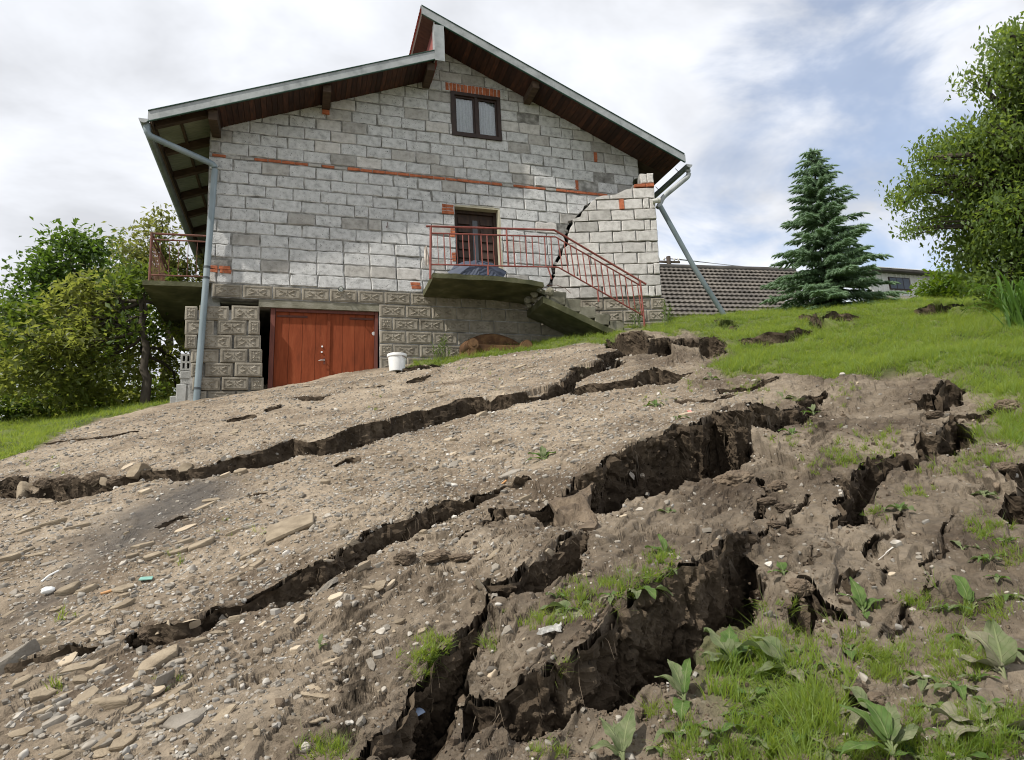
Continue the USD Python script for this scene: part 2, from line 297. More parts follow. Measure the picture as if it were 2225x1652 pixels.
def leafy(name, stops, scale=1.3, trans=0.35, tint=(0.22, 0.30, 0.03), island=0.35, rough=0.5, bump=0.0, spec=0.35, veins=False):
    n = {"geo": ("geometry", {}), "nz": ("noise_texture", {"scale": scale, "detail": 4.0, "roughness": 0.6}), "ramp": ("rgb_ramp", {"ramp": stops}),
         "isl": ("map_range", {"to_min": 1 - island, "to_max": 1 + island}), "hsv": ("hsv", {}), "p": ("principled_bsdf", {"roughness": rough, "specular_ior_level": spec}),
         "tr": ("translucent_bsdf", {"color": tint}), "mx": ("mix_closure", {"fac": trans})}
    l = []; col = "hsv.color"
    if veins:                                               # side veins slant forward from a pale midrib
        n.update({"uv": ("uvmap", {"attribute": "st"}), "us": ("separate_xyz", {}), "ab": ("math", {"math_type": "absolute"}), "sl": ("math", {"math_type": "multiply_add", "value2": -0.22}), "fr": ("math", {"math_type": "multiply", "value2": 7.0}), "pp": ("math", {"math_type": "pingpong", "value2": 0.5}),
            "ln": ("map_range", {"from_min": 0.0, "from_max": 0.10, "to_min": 1.0, "to_max": 0.0, "clamp": True}), "mid": ("map_range", {"from_min": 0.05, "from_max": 0.11, "to_min": 1.0, "to_max": 0.0, "clamp": True}), "mx2": ("math", {"math_type": "maximum"}), "amt": ("math", {"math_type": "multiply", "value2": 0.42}),
            "vc": ("mix_color", {"b": (0.24, 0.27, 0.13)}), "bmp": ("bump", {"strength": 0.6, "distance": 0.004, "invert": True})})
        l += [("uv.UV", "us.vector"), ("us.y", "ab.value1"), ("ab.value", "sl.value1"), ("us.x", "sl.value3"), ("sl.value", "fr.value1"), ("fr.value", "pp.value1"), ("pp.value", "ln.value"), ("ab.value", "mid.value"), ("ln.result", "mx2.value1"), ("mid.result", "mx2.value2"), ("mx2.value", "amt.value1"), ("amt.value", "vc.fac"), ("hsv.color", "vc.a"), ("mx2.value", "bmp.height"), ("bmp.normal", "p.normal")]; col = "vc.result"
    usdkit.material(stage, "/World/Looks/" + name, n, l + [("geo.position", "nz.vector"), ("nz.fac", "ramp.fac"), ("geo.random_per_island", "isl.value"), ("isl.result", "hsv.value"), ("ramp.color", "hsv.color"),
        (col, "p.base_color"), ("p.BSDF", "mx.closure1"), ("tr.BSDF", "mx.closure2")], surface="mx.closure")
    # colour of the light that comes through follows the leaf
leafy("leaf_dark", two((0.04, 0.085, 0.018), (0.085, 0.15, 0.03)), 0.9, 0.35, (0.17, 0.28, 0.03))
leafy("leaf_olive", two((0.095, 0.135, 0.030), (0.22, 0.235, 0.065)), 1.1, 0.42, (0.38, 0.42, 0.07))
leafy("leaf_light", two((0.10, 0.13, 0.03), (0.19, 0.20, 0.06)), 0.9, 0.4, (0.34, 0.36, 0.08))
leafy("leaf_bush", two((0.06, 0.115, 0.02), (0.125, 0.18, 0.035)), 0.8, 0.35, (0.2, 0.28, 0.03))
leafy("leaf_right", two((0.07, 0.13, 0.028), (0.155, 0.22, 0.06)), 0.9, 0.40, (0.34, 0.45, 0.06))
leafy("leaf_shrub", two((0.055, 0.115, 0.010), (0.11, 0.185, 0.018)), 1.1, 0.35, (0.24, 0.36, 0.02))
leafy("needle", two((0.15, 0.25, 0.13), (0.25, 0.37, 0.23)), 1.5, 0.36, (0.34, 0.48, 0.22), island=0.28, rough=0.55)
leafy("grass_lawn", two((0.095, 0.195, 0.020), (0.245, 0.335, 0.065)), 1.4, 0.42, (0.48, 0.58, 0.06), island=0.45)
leafy("grass_dry", two((0.20, 0.20, 0.07), (0.33, 0.31, 0.14)), 2.0, 0.3, (0.3, 0.3, 0.1), island=0.3)
leafy("weed_green", two((0.05, 0.105, 0.02), (0.115, 0.175, 0.045)), 45.0, 0.22, (0.2, 0.32, 0.04), island=0.15, rough=0.62, spec=0.2, veins=True)
leafy("weed_dusty", two((0.085, 0.125, 0.045), (0.19, 0.20, 0.115)), 38.0, 0.18, (0.2, 0.28, 0.07), island=0.12, rough=0.8, spec=0.12, veins=True)
leafy("weed_mud", two((0.12, 0.125, 0.07), (0.25, 0.225, 0.16)), 34.0, 0.12, (0.2, 0.22, 0.1), island=0.1, rough=0.85, spec=0.1, veins=True)
leafy("lily_leaf", two((0.05, 0.12, 0.02), (0.11, 0.20, 0.035)), 5.0, 0.3, (0.2, 0.36, 0.04), island=0.25)

# window glass lets the daylight through and mirrors the sky
usdkit.material(stage, "/World/Looks/pane", {"t": ("transparent_bsdf", {"color": (0.93, 0.95, 0.95)}), "g": ("glossy_bsdf", {"color": (1, 1, 1), "roughness": 0.03}), "f": ("fresnel", {"IOR": 1.5}), "m": ("mix_closure", {})},
    [("f.fac", "m.fac"), ("t.BSDF", "m.closure1"), ("g.BSDF", "m.closure2")], surface="m.closure")

# the ground: dry and damp soil, gravelly yard, fresh cut faces, ground under grass; "zone" = gravel, grass, dark ash; "cut" = freshly opened earth
usdkit.material(stage, "/World/Looks/soil", {
    "geo": ("geometry", {}), "zone": ("attribute", {"attribute": "zone"}), "z": ("separate_color", {}), "cut": ("attribute", {"attribute": "cutaway"}),
    "n1": ("noise_texture", {"scale": 1.6, "detail": 8.0, "roughness": 0.62}), "n2": ("noise_texture", {"scale": 22.0, "detail": 8.0, "roughness": 0.65}),
    "n3": ("noise_texture", {"scale": 150.0, "detail": 4.0, "roughness": 0.6}),
    "soil": ("rgb_ramp", {"ramp": [(0.35, (0.066, 0.049, 0.034)), (0.48, (0.124, 0.098, 0.070)), (0.62, (0.198, 0.161, 0.118))]}),
    "grav": ("rgb_ramp", {"ramp": [(0.33, (0.130, 0.099, 0.069)), (0.48, (0.215, 0.170, 0.121)), (0.64, (0.30, 0.245, 0.180))]}),
    "mixg": ("mix_color", {}),
    "fine": ("map_range", {"from_min": 0.3, "from_max": 0.7, "to_min": 0.66, "to_max": 1.28}), "fmul": ("hsv", {}),
    "peb": ("voronoi_texture", {"scale": 75.0, "randomness": 1.0}), "pebc": ("rgb_to_bw", {}), "pebr": ("map_range", {"from_min": 0.74, "from_max": 0.78, "clamp": True}), "pebd": ("map_range", {"from_min": 0.42, "from_max": 0.34, "clamp": True}),
    "pf": ("math", {"math_type": "multiply"}), "pg": ("math", {"math_type": "multiply_add", "value2": 0.85, "value3": 0.12}), "pf2": ("math", {"math_type": "multiply"}),
    "pcol": ("mix_color", {"a": (0.27, 0.235, 0.19), "b": (0.50, 0.48, 0.44)}), "mixp": ("mix_color", {}),
    "ash": ("mix_color", {"b": (0.055, 0.052, 0.050)}), "ashf": ("math", {"math_type": "multiply", "value2": 0.8}),
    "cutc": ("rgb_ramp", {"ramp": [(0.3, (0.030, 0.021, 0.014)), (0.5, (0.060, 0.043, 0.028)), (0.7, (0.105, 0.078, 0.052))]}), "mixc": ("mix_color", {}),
    "grc": ("rgb_ramp", {"ramp": [(0.35, (0.055, 0.075, 0.018)), (0.6, (0.105, 0.125, 0.035))]}), "mixgr": ("mix_color", {}),
    "bh": ("math", {"math_type": "multiply_add", "value2": 0.35}), "bp": ("bump", {"strength": 1.0, "distance": 0.018}),
    "p": ("principled_bsdf", {"roughness": 0.92, "specular_ior_level": 0.2}),
}, [("geo.position", x + ".vector") for x in ("n1", "n2", "n3", "peb")] + [("zone.color", "z.color"), ("n1.fac", "soil.fac"), ("n1.fac", "grav.fac"), ("z.r", "mixg.fac"), ("soil.color", "mixg.a"), ("grav.color", "mixg.b"),
    ("n2.fac", "fine.value"), ("fine.result", "fmul.value"), ("mixg.result", "fmul.color"), ("peb.color", "pebc.color"), ("pebc.val", "pebr.value"), ("peb.distance", "pebd.value"), ("pebr.result", "pf.value1"), ("pebd.result", "pf.value2"),
    ("z.r", "pg.value1"), ("pf.value", "pf2.value1"), ("pg.value", "pf2.value2"), ("n3.fac", "pcol.fac"), ("pf2.value", "mixp.fac"), ("fmul.color", "mixp.a"), ("pcol.result", "mixp.b"),
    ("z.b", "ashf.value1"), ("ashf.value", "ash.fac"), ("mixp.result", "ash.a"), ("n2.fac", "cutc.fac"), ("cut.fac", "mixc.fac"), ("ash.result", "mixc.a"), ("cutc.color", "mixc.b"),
    ("n1.fac", "grc.fac"), ("z.g", "mixgr.fac"), ("mixc.result", "mixgr.a"), ("grc.color", "mixgr.b"), ("mixgr.result", "p.base_color"),
    ("n3.fac", "bh.value1"), ("n2.fac", "bh.value3"), ("bh.value", "bp.height"), ("bp.normal", "p.normal")], surface="p.BSDF")
# ------------------------------------------------------------------ the hillside
SX, SY, S0 = 0.187, 0.277, -2.13                            # the slope below the house
FWD = math.atan2(CR[2, 0], CR[2, 1])                        # the heading of the view, from +y towards +x
H0 = CAM[2] - (S0 + SX * CAM[0] + SY * CAM[1])
# where the slope levels off, by heading: (picture column, height of the crest there, metres to where it starts to bend)
_crest = [(-700, 930, 8.0), (0, 917, 9.5), (200, 896, 10.0), (330, 880, 11.0), (1340, 705, 15.5), (1440, 697, 14.6), (1580, 686, 12.5), (1700, 680, 10.5), (1850, 666, 8.6), (2000, 657, 7.4), (2225, 655, 6.8), (2900, 640, 6.0)]
_tab = []
for _px, _py, _rc in _crest:
    d = ray(_px, _py); hd = math.hypot(d[0], d[1]); e = d[2] / hd; a = math.atan2(d[0], d[1])
    s = (SX * d[0] + SY * d[1]) / hd
    lo, hi = 1e-4, 1.0
    for _ in range(40):
        k = (lo + hi) / 2; rr = np.linspace(_rc, 60, 400); dd = rr - _rc; dm = max((s - 0.02) / (2 * k), 0)
        z = s * rr - H0 - np.where(dd < dm, k * dd**2, k * dm**2 + (s - 0.02) * (dd - dm))
        if (z / rr).max() > e: lo = k
        else: hi = k
    _tab.append((((a - FWD + math.pi) % (2 * math.pi)) - math.pi, _rc, k))
_tab = np.array(_tab)
def base_z(x, y):
    x, y = np.asarray(x, float), np.asarray(y, float)
    dx, dy = x - CAM[0], y - CAM[1]; r = np.hypot(dx, dy) + 1e-9
    a = (np.arctan2(dx, dy) - FWD + math.pi) % (2 * math.pi) - math.pi
    rc, k = np.interp(a, _tab[:, 0], _tab[:, 1]), np.exp(np.interp(a, _tab[:, 0], np.log(_tab[:, 2])))
    s = (SX * dx + SY * dy) / r; d = np.maximum(r - rc, 0)
    sf = np.where(s > 0.02, 0.02, np.where(s < -0.03, -0.03, s)); dm = np.abs(s - sf) / (2 * k)
    return S0 + SX * x + SY * y - np.sign(s - sf) * np.where(d < dm, k * d * d, k * dm * dm + np.abs(s - sf) * (d - dm))

# the fissures, as the photograph shows them: upper lip, lower lip, both from left to right; share of the drop that is a step; depth; how far the raised block tilts back
FISS = []
def fis(T, B, step=0.55, depth=None, back=1.0, rough=1.0): FISS.append((np.array(T, float), np.array(B, float), step, depth, back, rough))
fis([(986,1526),(1040,1513),(1085,1504),(1113,1478),(1158,1453),(1209,1421),(1244,1415),(1257,1386),(1275,1370),(1297,1351),(1316,1323),(1329,1310),(1361,1307),(1386,1285),(1434,1285),(1475,1259),(1516,1243),(1523,1215),(1555,1208),(1602,1186),(1653,1160)],
    [(1000,1618),(1060,1600),(1132,1583),(1189,1583),(1253,1568),(1281,1526),(1297,1529),(1367,1529),(1418,1501),(1443,1488),(1513,1444),(1529,1399),(1577,1374),(1634,1370),(1647,1326),(1653,1262),(1668,1165)], 0.50, 0.42, 0.9)
fis([(776,1652),(796,1628),(834,1596),(859,1571),(888,1517),(923,1485),(945,1453),(989,1421),(1009,1386),(1028,1361),(1050,1339),(1059,1315),(1062,1294)],
    [(930,1652),(955,1628),(967,1596),(983,1548),(990,1529),(1012,1504),(1018,1485),(1015,1463),(1034,1444),(1053,1421),(1056,1396),(1063,1370),(1069,1345),(1072,1300)], 0.28, 0.34, 0.8)
fis([(1055,1262),(1107,1240),(1163,1201),(1208,1163),(1259,1150),(1296,1126)], [(1060,1288),(1113,1297),(1196,1248),(1227,1236),(1259,1220),(1272,1185),(1300,1131)], 0.40, 0.26, 0.7)
fis([(1655,1035),(1646,1077),(1648,1105),(1654,1150),(1658,1168)], [(1674,1042),(1664,1080),(1670,1112),(1668,1150),(1674,1172)], 0.2, 0.24, 0.4)
fis([(1995,1262),(2012,1205),(2040,1150),(2072,1120)], [(2006,1266),(2022,1210),(2048,1157),(2078,1126)], 0.45, 0.16, 0.5)
fis([(1734,1220),(1760,1214),(1784,1203)], [(1734,1226),(1762,1221),(1786,1208)], 0.5, 0.1, 0.4)
fis([(1900,1352),(1935,1322),(1965,1296),(1990,1270)], [(1904,1360),(1940,1332),(1970,1306),(1994,1275)], 0.4, 0.12, 0.4)
fis([(1690,1148),(1712,1120),(1738,1090),(1760,1075)], [(1694,1158),(1720,1132),(1744,1100),(1764,1081)], 0.35, 0.14, 0.3)
fis([(1715,1300),(1722,1257),(1749,1257),(1779,1273),(1823,1295),(1845,1314)], [(1711,1366),(1760,1344),(1768,1336),(1782,1326),(1815,1318),(1846,1317)], 0.25, 0.25, 0.5)
fis([(1828,1516),(1837,1491),(1853,1464),(1877,1475),(1899,1469),(1907,1500)], [(1828,1537),(1845,1550),(1858,1554),(1886,1551),(1891,1524),(1909,1504)], 0.25, 0.22, 0.4)
fis([(1809,1144),(1809,1093),(1830,1079),(1816,1052),(1792,1030),(1827,1031),(1868,1014),(1875,1001),(1933,987),(1995,984),(1984,949),(1988,942),(2039,936),(2053,929),(2049,898),(2111,896),(2155,886)],
    [(1812,1150),(1840,1145),(1854,1134),(1885,1117),(1892,1097),(1899,1062),(1919,1042),(1943,1025),(1995,1011),(2001,1001),(2029,984),(2070,977),(2118,949),(2083,915),(2111,903),(2157,889)], 0.30, 0.40, 0.7)
fis([(2170,1065),(2180,1030),(2196,1022),(2240,1018)], [(2174,1095),(2190,1127),(2204,1124),(2245,1128)], 0.4, 0.25, 0.5)
fis([(1957,867),(1991,867),(2012,860),(2046,862),(2044,850),(2056,845),(2104,848)], [(1967,871),(1991,881),(2012,891),(2042,893),(2056,884),(2084,877),(2094,866),(2106,852)], 0.3, 0.28, 0.5)
fis([(993,1175),(999,1156),(1047,1136),(1059,1111),(1091,1098),(1117,1092),(1157,1077),(1192,1051),(1240,1029),(1246,1004),(1300,997),(1310,985),(1392,959),(1450,931),(1456,921),(1513,911),(1552,889),(1572,900),(1592,918),(1632,918),(1691,889),(1729,886),(1736,864),(1752,854),(1796,851)],
    [(996,1181),(1018,1168),(1050,1140),(1088,1121),(1094,1111),(1140,1107),(1180,1125),(1230,1130),(1272,1128),(1297,1115),(1348,1105),(1367,1090),(1424,1077),(1469,1058),(1484,1042),(1542,1030),(1580,1022),(1637,1004),(1647,959),(1672,943),(1723,918),(1761,908),(1771,883),(1799,857)], 0.55, 0.40, 1.1)
fis([(272,1392),(302,1358),(343,1358),(397,1342),(470,1314),(540,1288),(604,1256),(706,1221),(760,1181),(827,1146),(881,1130),(916,1108),(954,1100),(1018,1089),(1059,1070),(1094,1057),(1146,1031)],
    [(270,1408),(286,1412),(311,1409),(368,1393),(390,1383),(438,1376),(490,1336),(556,1320),(620,1307),(668,1300),(706,1272),(764,1244),(815,1197),(881,1175),(938,1146),(948,1133),(996,1117),(1024,1112),(1059,1089),(1101,1060),(1148,1035)], 0.55, 0.22, 0.9)
fis([(-20,1450),(30,1448),(70,1436),(110,1430),(160,1408),(210,1412),(276,1396)], [(-20,1470),(30,1470),(60,1465),(115,1443),(165,1432),(208,1428),(277,1402)], 0.6, 0.08, 0.6)
fis([(340,1144),(381,1125),(426,1115)], [(343,1149),(381,1140),(428,1120)], 0.5, 0.10, 0.4)
fis([(-20,1043),(20,1038),(60,1040),(110,1046),(170,1036),(250,1032),(311,1026),(360,1028),(445,1013),(500,995),(572,975),(637,957),(706,951),(789,926),(856,910),(942,889),(1021,868),(1113,862),(1218,829),(1247,805),(1295,792),(1322,767),(1351,760),(1378,752)],
    [(-20,1082),(60,1082),(130,1084),(190,1076),(250,1064),(311,1050),(380,1050),(448,1042),(520,1026),(569,1012),(637,994),(710,985),(795,967),(888,937),(942,918),(986,908),(1097,892),(1209,861),(1250,831),(1301,810),(1340,800),(1369,790),(1381,762)], 0.55, 0.20, 1.2)
fis([(1240,845),(1284,837),(1316,835),(1370,826),(1402,807),(1427,803),(1504,806)], [(1240,853),(1284,853),(1322,848),(1370,844),(1408,838),(1469,827),(1513,812)], 0.5, 0.15, 0.6)
fis([(1469,862),(1520,862),(1561,856),(1605,852)], [(1469,866),(1526,873),(1561,867),(1606,857)], 0.6, 0.06, 0.4)
fis([(1560,846),(1625,835),(1688,825)], [(1562,850),(1628,842),(1690,829)], 0.7, 0.05, 0.5)
fis([(1316,738),(1359,725),(1401,720),(1406,738),(1453,732),(1461,756),(1478,742),(1530,728),(1570,740),(1577,764)], [(1316,760),(1350,768),(1401,768),(1444,774),(1478,772),(1547,770),(1565,769),(1579,767)], 0.7, 0.16, 1.2)
fis([(1607,742),(1637,729),(1701,721),(1744,712),(1763,718)], [(1609,749),(1658,752),(1709,745),(1745,735),(1764,723)], 0.8, 0.22, 0.9)
fis([(1551,702),(1581,701),(1600,715)], [(1552,707),(1573,720),(1601,721)], 0.8, 0.22, 0.7)
fis([(1727,695),(1787,690),(1804,683),(1846,677),(1884,693)], [(1729,700),(1778,716),(1799,703),(1846,708),(1885,700)], 0.8, 0.22, 0.8)
fis([(1986,678),(2000,667),(2043,664),(2097,670)], [(1988,684),(2009,692),(2043,687),(2098,679)], 0.8, 0.22, 0.8)
fis([(98,963),(190,953),(300,936)], [(98,968),(190,958),(300,940)], 0.7, 0.05, 0.5)
fis([(493,914),(556,904)], [(493,918),(556,909)], 0.7, 0.05, 0.4)
fis([(637,868),(700,861),(754,838),(834,838)], [(637,872),(700,867),(754,844),(834,842)], 0.7, 0.06, 0.6)
fis([(860,806),(905,796),(958,788)], [(860,813),(905,806),(960,794)], 0.6, 0.08, 0.5)
fis([(884,829),(925,818),(956,805)], [(884,834),(925,825),(958,810)], 0.6, 0.07, 0.4)
fis([(729,1012),(783,999)], [(729,1017),(783,1006)], 0.6, 0.06, 0.3)
fis([(521,1080),(588,1061)], [(521,1086),(588,1066)], 0.6, 0.06, 0.3)
fis([(1885,1211),(1905,1205),(1921,1207)], [(1885,1214),(1902,1246),(1923,1209)], 0.1, 0.14, 0.3)
fis([(1823,1258),(1830,1237),(1853,1221)], [(1830,1268),(1844,1240),(1855,1226)], 0.2, 0.12, 0.3)
fis([(1881,1183),(1905,1165),(1940,1148),(1950,1115)], [(1886,1192),(1937,1169),(1952,1150),(1960,1120)], 0.4, 0.12, 0.4)
fis([(1738,1052),(1765,1043),(1792,1031)], [(1738,1058),(1765,1050),(1794,1036)], 0.5, 0.08, 0.4)
fis([(575,893),(594,886),(614,882)], [(575,898),(594,893),(614,887)], 0.7, 0.05, 0.3)

def jag(p, n=5, amp=0.16, r=None):
    """Midpoint displacement: a broken edge has no straight stretch."""
    for _ in range(n):
        if len(p) > 500: break
        m = (p[1:] + p[:-1]) / 2; d = p[1:] - p[:-1]; L = np.linalg.norm(d, axis=1)
        m = m + np.stack([-d[:, 1], d[:, 0]], 1) * r.normal(0, amp, len(m))[:, None] * np.minimum(1, L / 0.03)[:, None]
        q = np.empty((len(p) + len(m), 2)); q[0::2], q[1::2] = p, m; p = q
    return p
def near(pts, line):
    pts = np.asarray(pts, np.float32); line = np.asarray(line, np.float32)
    """For points (n, 2): distance to the polyline, share of its length, side."""
    a, b = line[:-1], line[1:]; ab = b - a; L = np.linalg.norm(ab, axis=1); cum = np.concatenate([[0], np.cumsum(L)])
    bd = np.full(len(pts), 1e9, np.float32); bt = np.zeros(len(pts), np.float32); bs = np.zeros(len(pts), np.float32)
    for i in range(len(a)):
        ap = pts - a[i]; t = np.clip((ap @ ab[i]) / (L[i] ** 2 + np.float32(1e-12)), 0, 1)
        q = ap - t[:, None] * ab[i]; d = np.einsum("ij,ij->i", q, q); k = d < bd
        bd[k] = d[k]; bt[k] = (cum[i] + t[k] * L[i]) / cum[-1]; bs[k] = ab[i, 0] * ap[k, 1] - ab[i, 1] * ap[k, 0]
    return np.sqrt(bd), bt, bs
def inside(pts, ring):
    x, y = pts[:, 0], pts[:, 1]; c = np.zeros(len(pts), bool); q = np.roll(ring, -1, 0)
    for (x0, y0), (x1, y1) in zip(ring, q):
        if y0 != y1:
            k = (y0 > y) != (y1 > y); c[k] ^= x[k] < (x1 - x0) * (y[k] - y0) / (y1 - y0) + x0
    return c
def resample(p, n):
    s = np.concatenate([[0], np.cumsum(np.linalg.norm(np.diff(p, axis=0), axis=1))]); u = np.linspace(0, s[-1], n)
    return np.stack([np.interp(u, s, p[:, 0]), np.interp(u, s, p[:, 1])], 1)

class Fissure: pass
_made = []
def lift(x, y, upto=None):
    """How far the ground blocks behind the fissures stand above the even slope."""
    p = np.stack([np.ravel(x), np.ravel(y)], 1).astype(float); out = np.zeros(len(p))
    for f in (_made if upto is None else _made[:upto]):
        k = np.nonzero((p[:, 0] > f.lo[0]) & (p[:, 0] < f.hi[0]) & (p[:, 1] > f.lo[1]) & (p[:, 1] < f.hi[1]))[0]
        if len(k) == 0: continue
        d, t, s = near(p[k], f.coarse)
        up = np.where(s > 0, np.interp(t, f.st, f.sv) * np.clip(1 - d / f.back, 0, 1) ** 1.3, 0.0)
        out[k] = np.maximum(out[k], up) + np.minimum(out[k], up) * 0.4
    return out.reshape(np.shape(x))
def on_ground(px, py, add=0.0, far=45.0):
    """The point of the hillside seen at a picture point."""
    d = ray(px, py); t = np.exp(np.linspace(math.log(0.8), math.log(far), 380)); P = CAM + t[:, None] * d / np.linalg.norm(d)
    gap = P[:, 2] - base_z(P[:, 0], P[:, 1]) - lift(P[:, 0], P[:, 1]) - add; below = gap < 0
    i = int(np.argmax(below)) if below.any() else len(t) - 1
    if i == 0: return P[0]
    u = np.clip(gap[i - 1] / (gap[i - 1] - gap[i] + 1e-12), 0, 1)
    return P[i - 1] * (1 - u) + P[i] * u
_r = np.random.default_rng(11)
for T, B, step, depth, back, rough in FISS:
    f = Fissure()
    # the lower lip first, then the step from the height that shows, then the upper lip
    Bw = np.array([on_ground(*q)[:2] for q in B])
    n = 2 * max(len(T), len(B)); Tr, Br = resample(T, n), resample(B, n)
    dist = np.array([np.linalg.norm(on_ground(*q) - CAM) for q in Br])
    vis = np.maximum(Br[:, 1] - Tr[:, 1], 0) * dist / FPX
    taper = np.clip(np.minimum(np.arange(n), np.arange(n)[::-1]) / max(1.0, n * 0.14), 0, 1)
    sv = gaussian_filter(vis * step, 1.2) * taper
    Tn = np.concatenate([[0], np.cumsum(np.linalg.norm(np.diff(T, axis=0), axis=1))]); Tn /= Tn[-1]
    Tw = np.array([on_ground(q[0], q[1], float(np.interp(u, np.linspace(0, 1, n), sv)))[:2] for q, u in zip(T, Tn)])
    f.coarse, f.st, f.sv, f.back = Tw, np.linspace(0, 1, n), sv, back
    f.tl, f.bl = jag(Tw, 4, 0.075 * rough, _r), jag(Bw, 4, 0.075 * rough, _r)
    f.ring = np.vstack([f.tl, f.bl[::-1]]); f.depth = depth
    f.lo, f.hi = np.minimum(f.ring.min(0), Tw.min(0)) - back, f.ring.max(0) + back
    _made.append(f)

# the sheet: rings about the viewpoint, finest where the ground shows steepest
_az = np.concatenate([np.linspace(-math.pi, math.radians(-47), 40)[:-1], np.radians(np.linspace(-47, 47, 1080)), np.linspace(math.radians(47), math.pi, 40)[1:]])
NA, NF, NR = len(_az), 1700, 880
_rf = np.exp(np.linspace(math.log(0.30), math.log(26.0), NF))
_sn, _cs = np.sin(_az + FWD), np.cos(_az + FWD)
X, Y = CAM[0] + _rf[:, None] * _sn, CAM[1] + _rf[:, None] * _cs
def domain(X, Y):
    p = np.stack([X, Y, np.zeros_like(X)], -1)
    wx = (noise(p * 9.0, 3) - 0.5) * 0.06 + (noise(p * 27.0, 4) - 0.5) * 0.014; wy = (noise(p * 9.0, 5) - 0.5) * 0.06 + (noise(p * 27.0, 6) - 0.5) * 0.014
    return X + wx, Y + wy
Xw, Yw = domain(X, Y)
Z = base_z(X, Y) + lift(Xw, Yw)
CUT = np.zeros_like(Z)                                      # metres below the lip, inside a fissure
_pw = np.stack([Xw.ravel(), Yw.ravel()], 1)
for f in _made:
    k = np.nonzero((_pw[:, 0] > f.ring[:, 0].min()) & (_pw[:, 0] < f.ring[:, 0].max()) & (_pw[:, 1] > f.ring[:, 1].min()) & (_pw[:, 1] < f.ring[:, 1].max()))[0]
    k = k[inside(_pw[k], f.ring)]
    if len(k) == 0: continue
    db, tb, _ = near(_pw[k], f.bl[::4]); dt, tt, _ = near(_pw[k], f.tl[::4])
    w = db + dt
    # deepest under the upper lip, ragged floor
    p3 = np.stack([_pw[k, 0] * 7, _pw[k, 1] * 7, np.zeros(len(k))], 1)
    floor = f.depth * np.clip(w / 0.10, 0.25, 1) * (0.55 + 0.9 * fbm(p3, 3, 21)) * np.clip(db / (0.35 * w + 0.02), 0.25, 1)
    drop = floor + (np.interp(tt, f.st, f.sv) * 0)
    CUT.ravel()[k] = np.maximum(CUT.ravel()[k], drop)
Z -= CUT
# equal shares of the visible profile
dr = np.diff(_rf)[:, None] / _rf[:-1, None]; dz = np.abs(np.diff(Z, axis=0)) / _rf[:-1, None]
w = np.sqrt((dr * 0.55) ** 2 + (dz * 1.2) ** 2) + dr * 0.22
w *= np.interp(_rf[:-1], [0.3, 1.0, 1.3, 9.0, 14.0, 26.0], [0.15, 0.35, 1, 1, 0.5, 0.15])[:, None]
w = gaussian_filter(w, (2.0, 11.0), mode="nearest")
cum = np.vstack([np.zeros((1, NA)), np.cumsum(w, 0)]); cum /= cum[-1]
lev = np.linspace(0, 1, NR)
idx = np.empty((NR, NA))
for j in range(NA): idx[:, j] = np.interp(lev, cum[:, j], np.arange(NF))
i0 = np.minimum(idx.astype(int), NF - 2); t = idx - i0; jj = np.arange(NA)[None, :].repeat(NR, 0)
grab = lambda A: A[i0, jj] * (1 - t) + A[i0 + 1, jj] * t
R_, GZ, GC = np.exp(np.log(_rf)[i0] * (1 - t) + np.log(_rf)[i0 + 1] * t), grab(Z), grab(CUT)
GX, GY = CAM[0] + R_ * _sn, CAM[1] + R_ * _cs

# what covers the ground where
def plan(poly, extra=()): return np.array([on_ground(*q)[:2] for q in poly] + list(extra))
LAWN = plan([(1345,722),(1392,716),(1450,728),(1500,722),(1570,740),(1590,768),(1545,800),(1600,812),(1700,818),(1800,824),(1900,820),(2010,815),(2065,828),(2120,862),(2160,888),(2225,874),(2300,880)], [(14, -9), (40, -8), (60, 40), (20, 40), (10.2, 3), (9.0, -0.2), (8.0, -0.35)])
STRIP = plan([(870,806),(930,799),(985,786),(1040,778),(1110,768),(1190,757),(1260,747),(1345,730)], [(8.3, -0.1), (3.9, -0.1)])
LEFTLAWN = plan([(-60,1012),(0,1000),(60,978),(110,955),(150,936),(220,912),(300,893),(345,884)], [(-0.6, 0.6), (-3, 30), (-40, 20), (-20, -6)])
TUFTS = plan([(1518,1412),(1560,1392),(1640,1378),(1690,1400),(1712,1440),(1790,1500),(1800,1580),(1770,1652),(1700,1652),(1620,1600),(1560,1540),(1530,1470)])
RIGHTGRASS = plan([(2108,948),(2130,930),(2170,922),(2225,905),(2290,900),(2290,985),(2225,975),(2180,968),(2130,960)])
_gravel = plan([(-200,1652),(340,1652),(470,1560),(560,1450),(720,1310),(960,1200),(1130,1080),(1300,1000),(1480,920),(1560,868),(1480,815),(1370,800),(1330,775),(1330,735)], [(8, 0.5), (-2, 1), (-4, -6)])
_ash = plan([(490,1040),(420,1050),(330,1085),(250,1125),(170,1200),(90,1290),(40,1370),(110,1330),(180,1270),(300,1200),(370,1150),(440,1105),(500,1070)])
def cover(ring, X, Y, soft=0.12, wob=0.25, seed=31):
    p = np.stack([X, Y, np.zeros_like(X)], -1); n = fbm(p * 2.6, 4, seed) - 0.5
    lo, hi = ring.min(0) - 1, ring.max(0) + 1; out = np.zeros(X.shape)
    k = (X > lo[0]) & (X < hi[0]) & (Y > lo[1]) & (Y < hi[1])
    if not k.any(): return out
    q = np.stack([X[k], Y[k]], 1); d, _, _ = near(q, np.vstack([ring, ring[:1]])); d = np.where(inside(q, ring), d, -d)
    out[k] = np.clip((d + n[k] * wob * 2) / soft * 0.5 + 0.5, 0, 1)
    return out
GRASSY = [LAWN, STRIP, LEFTLAWN, TUFTS, RIGHTGRASS]
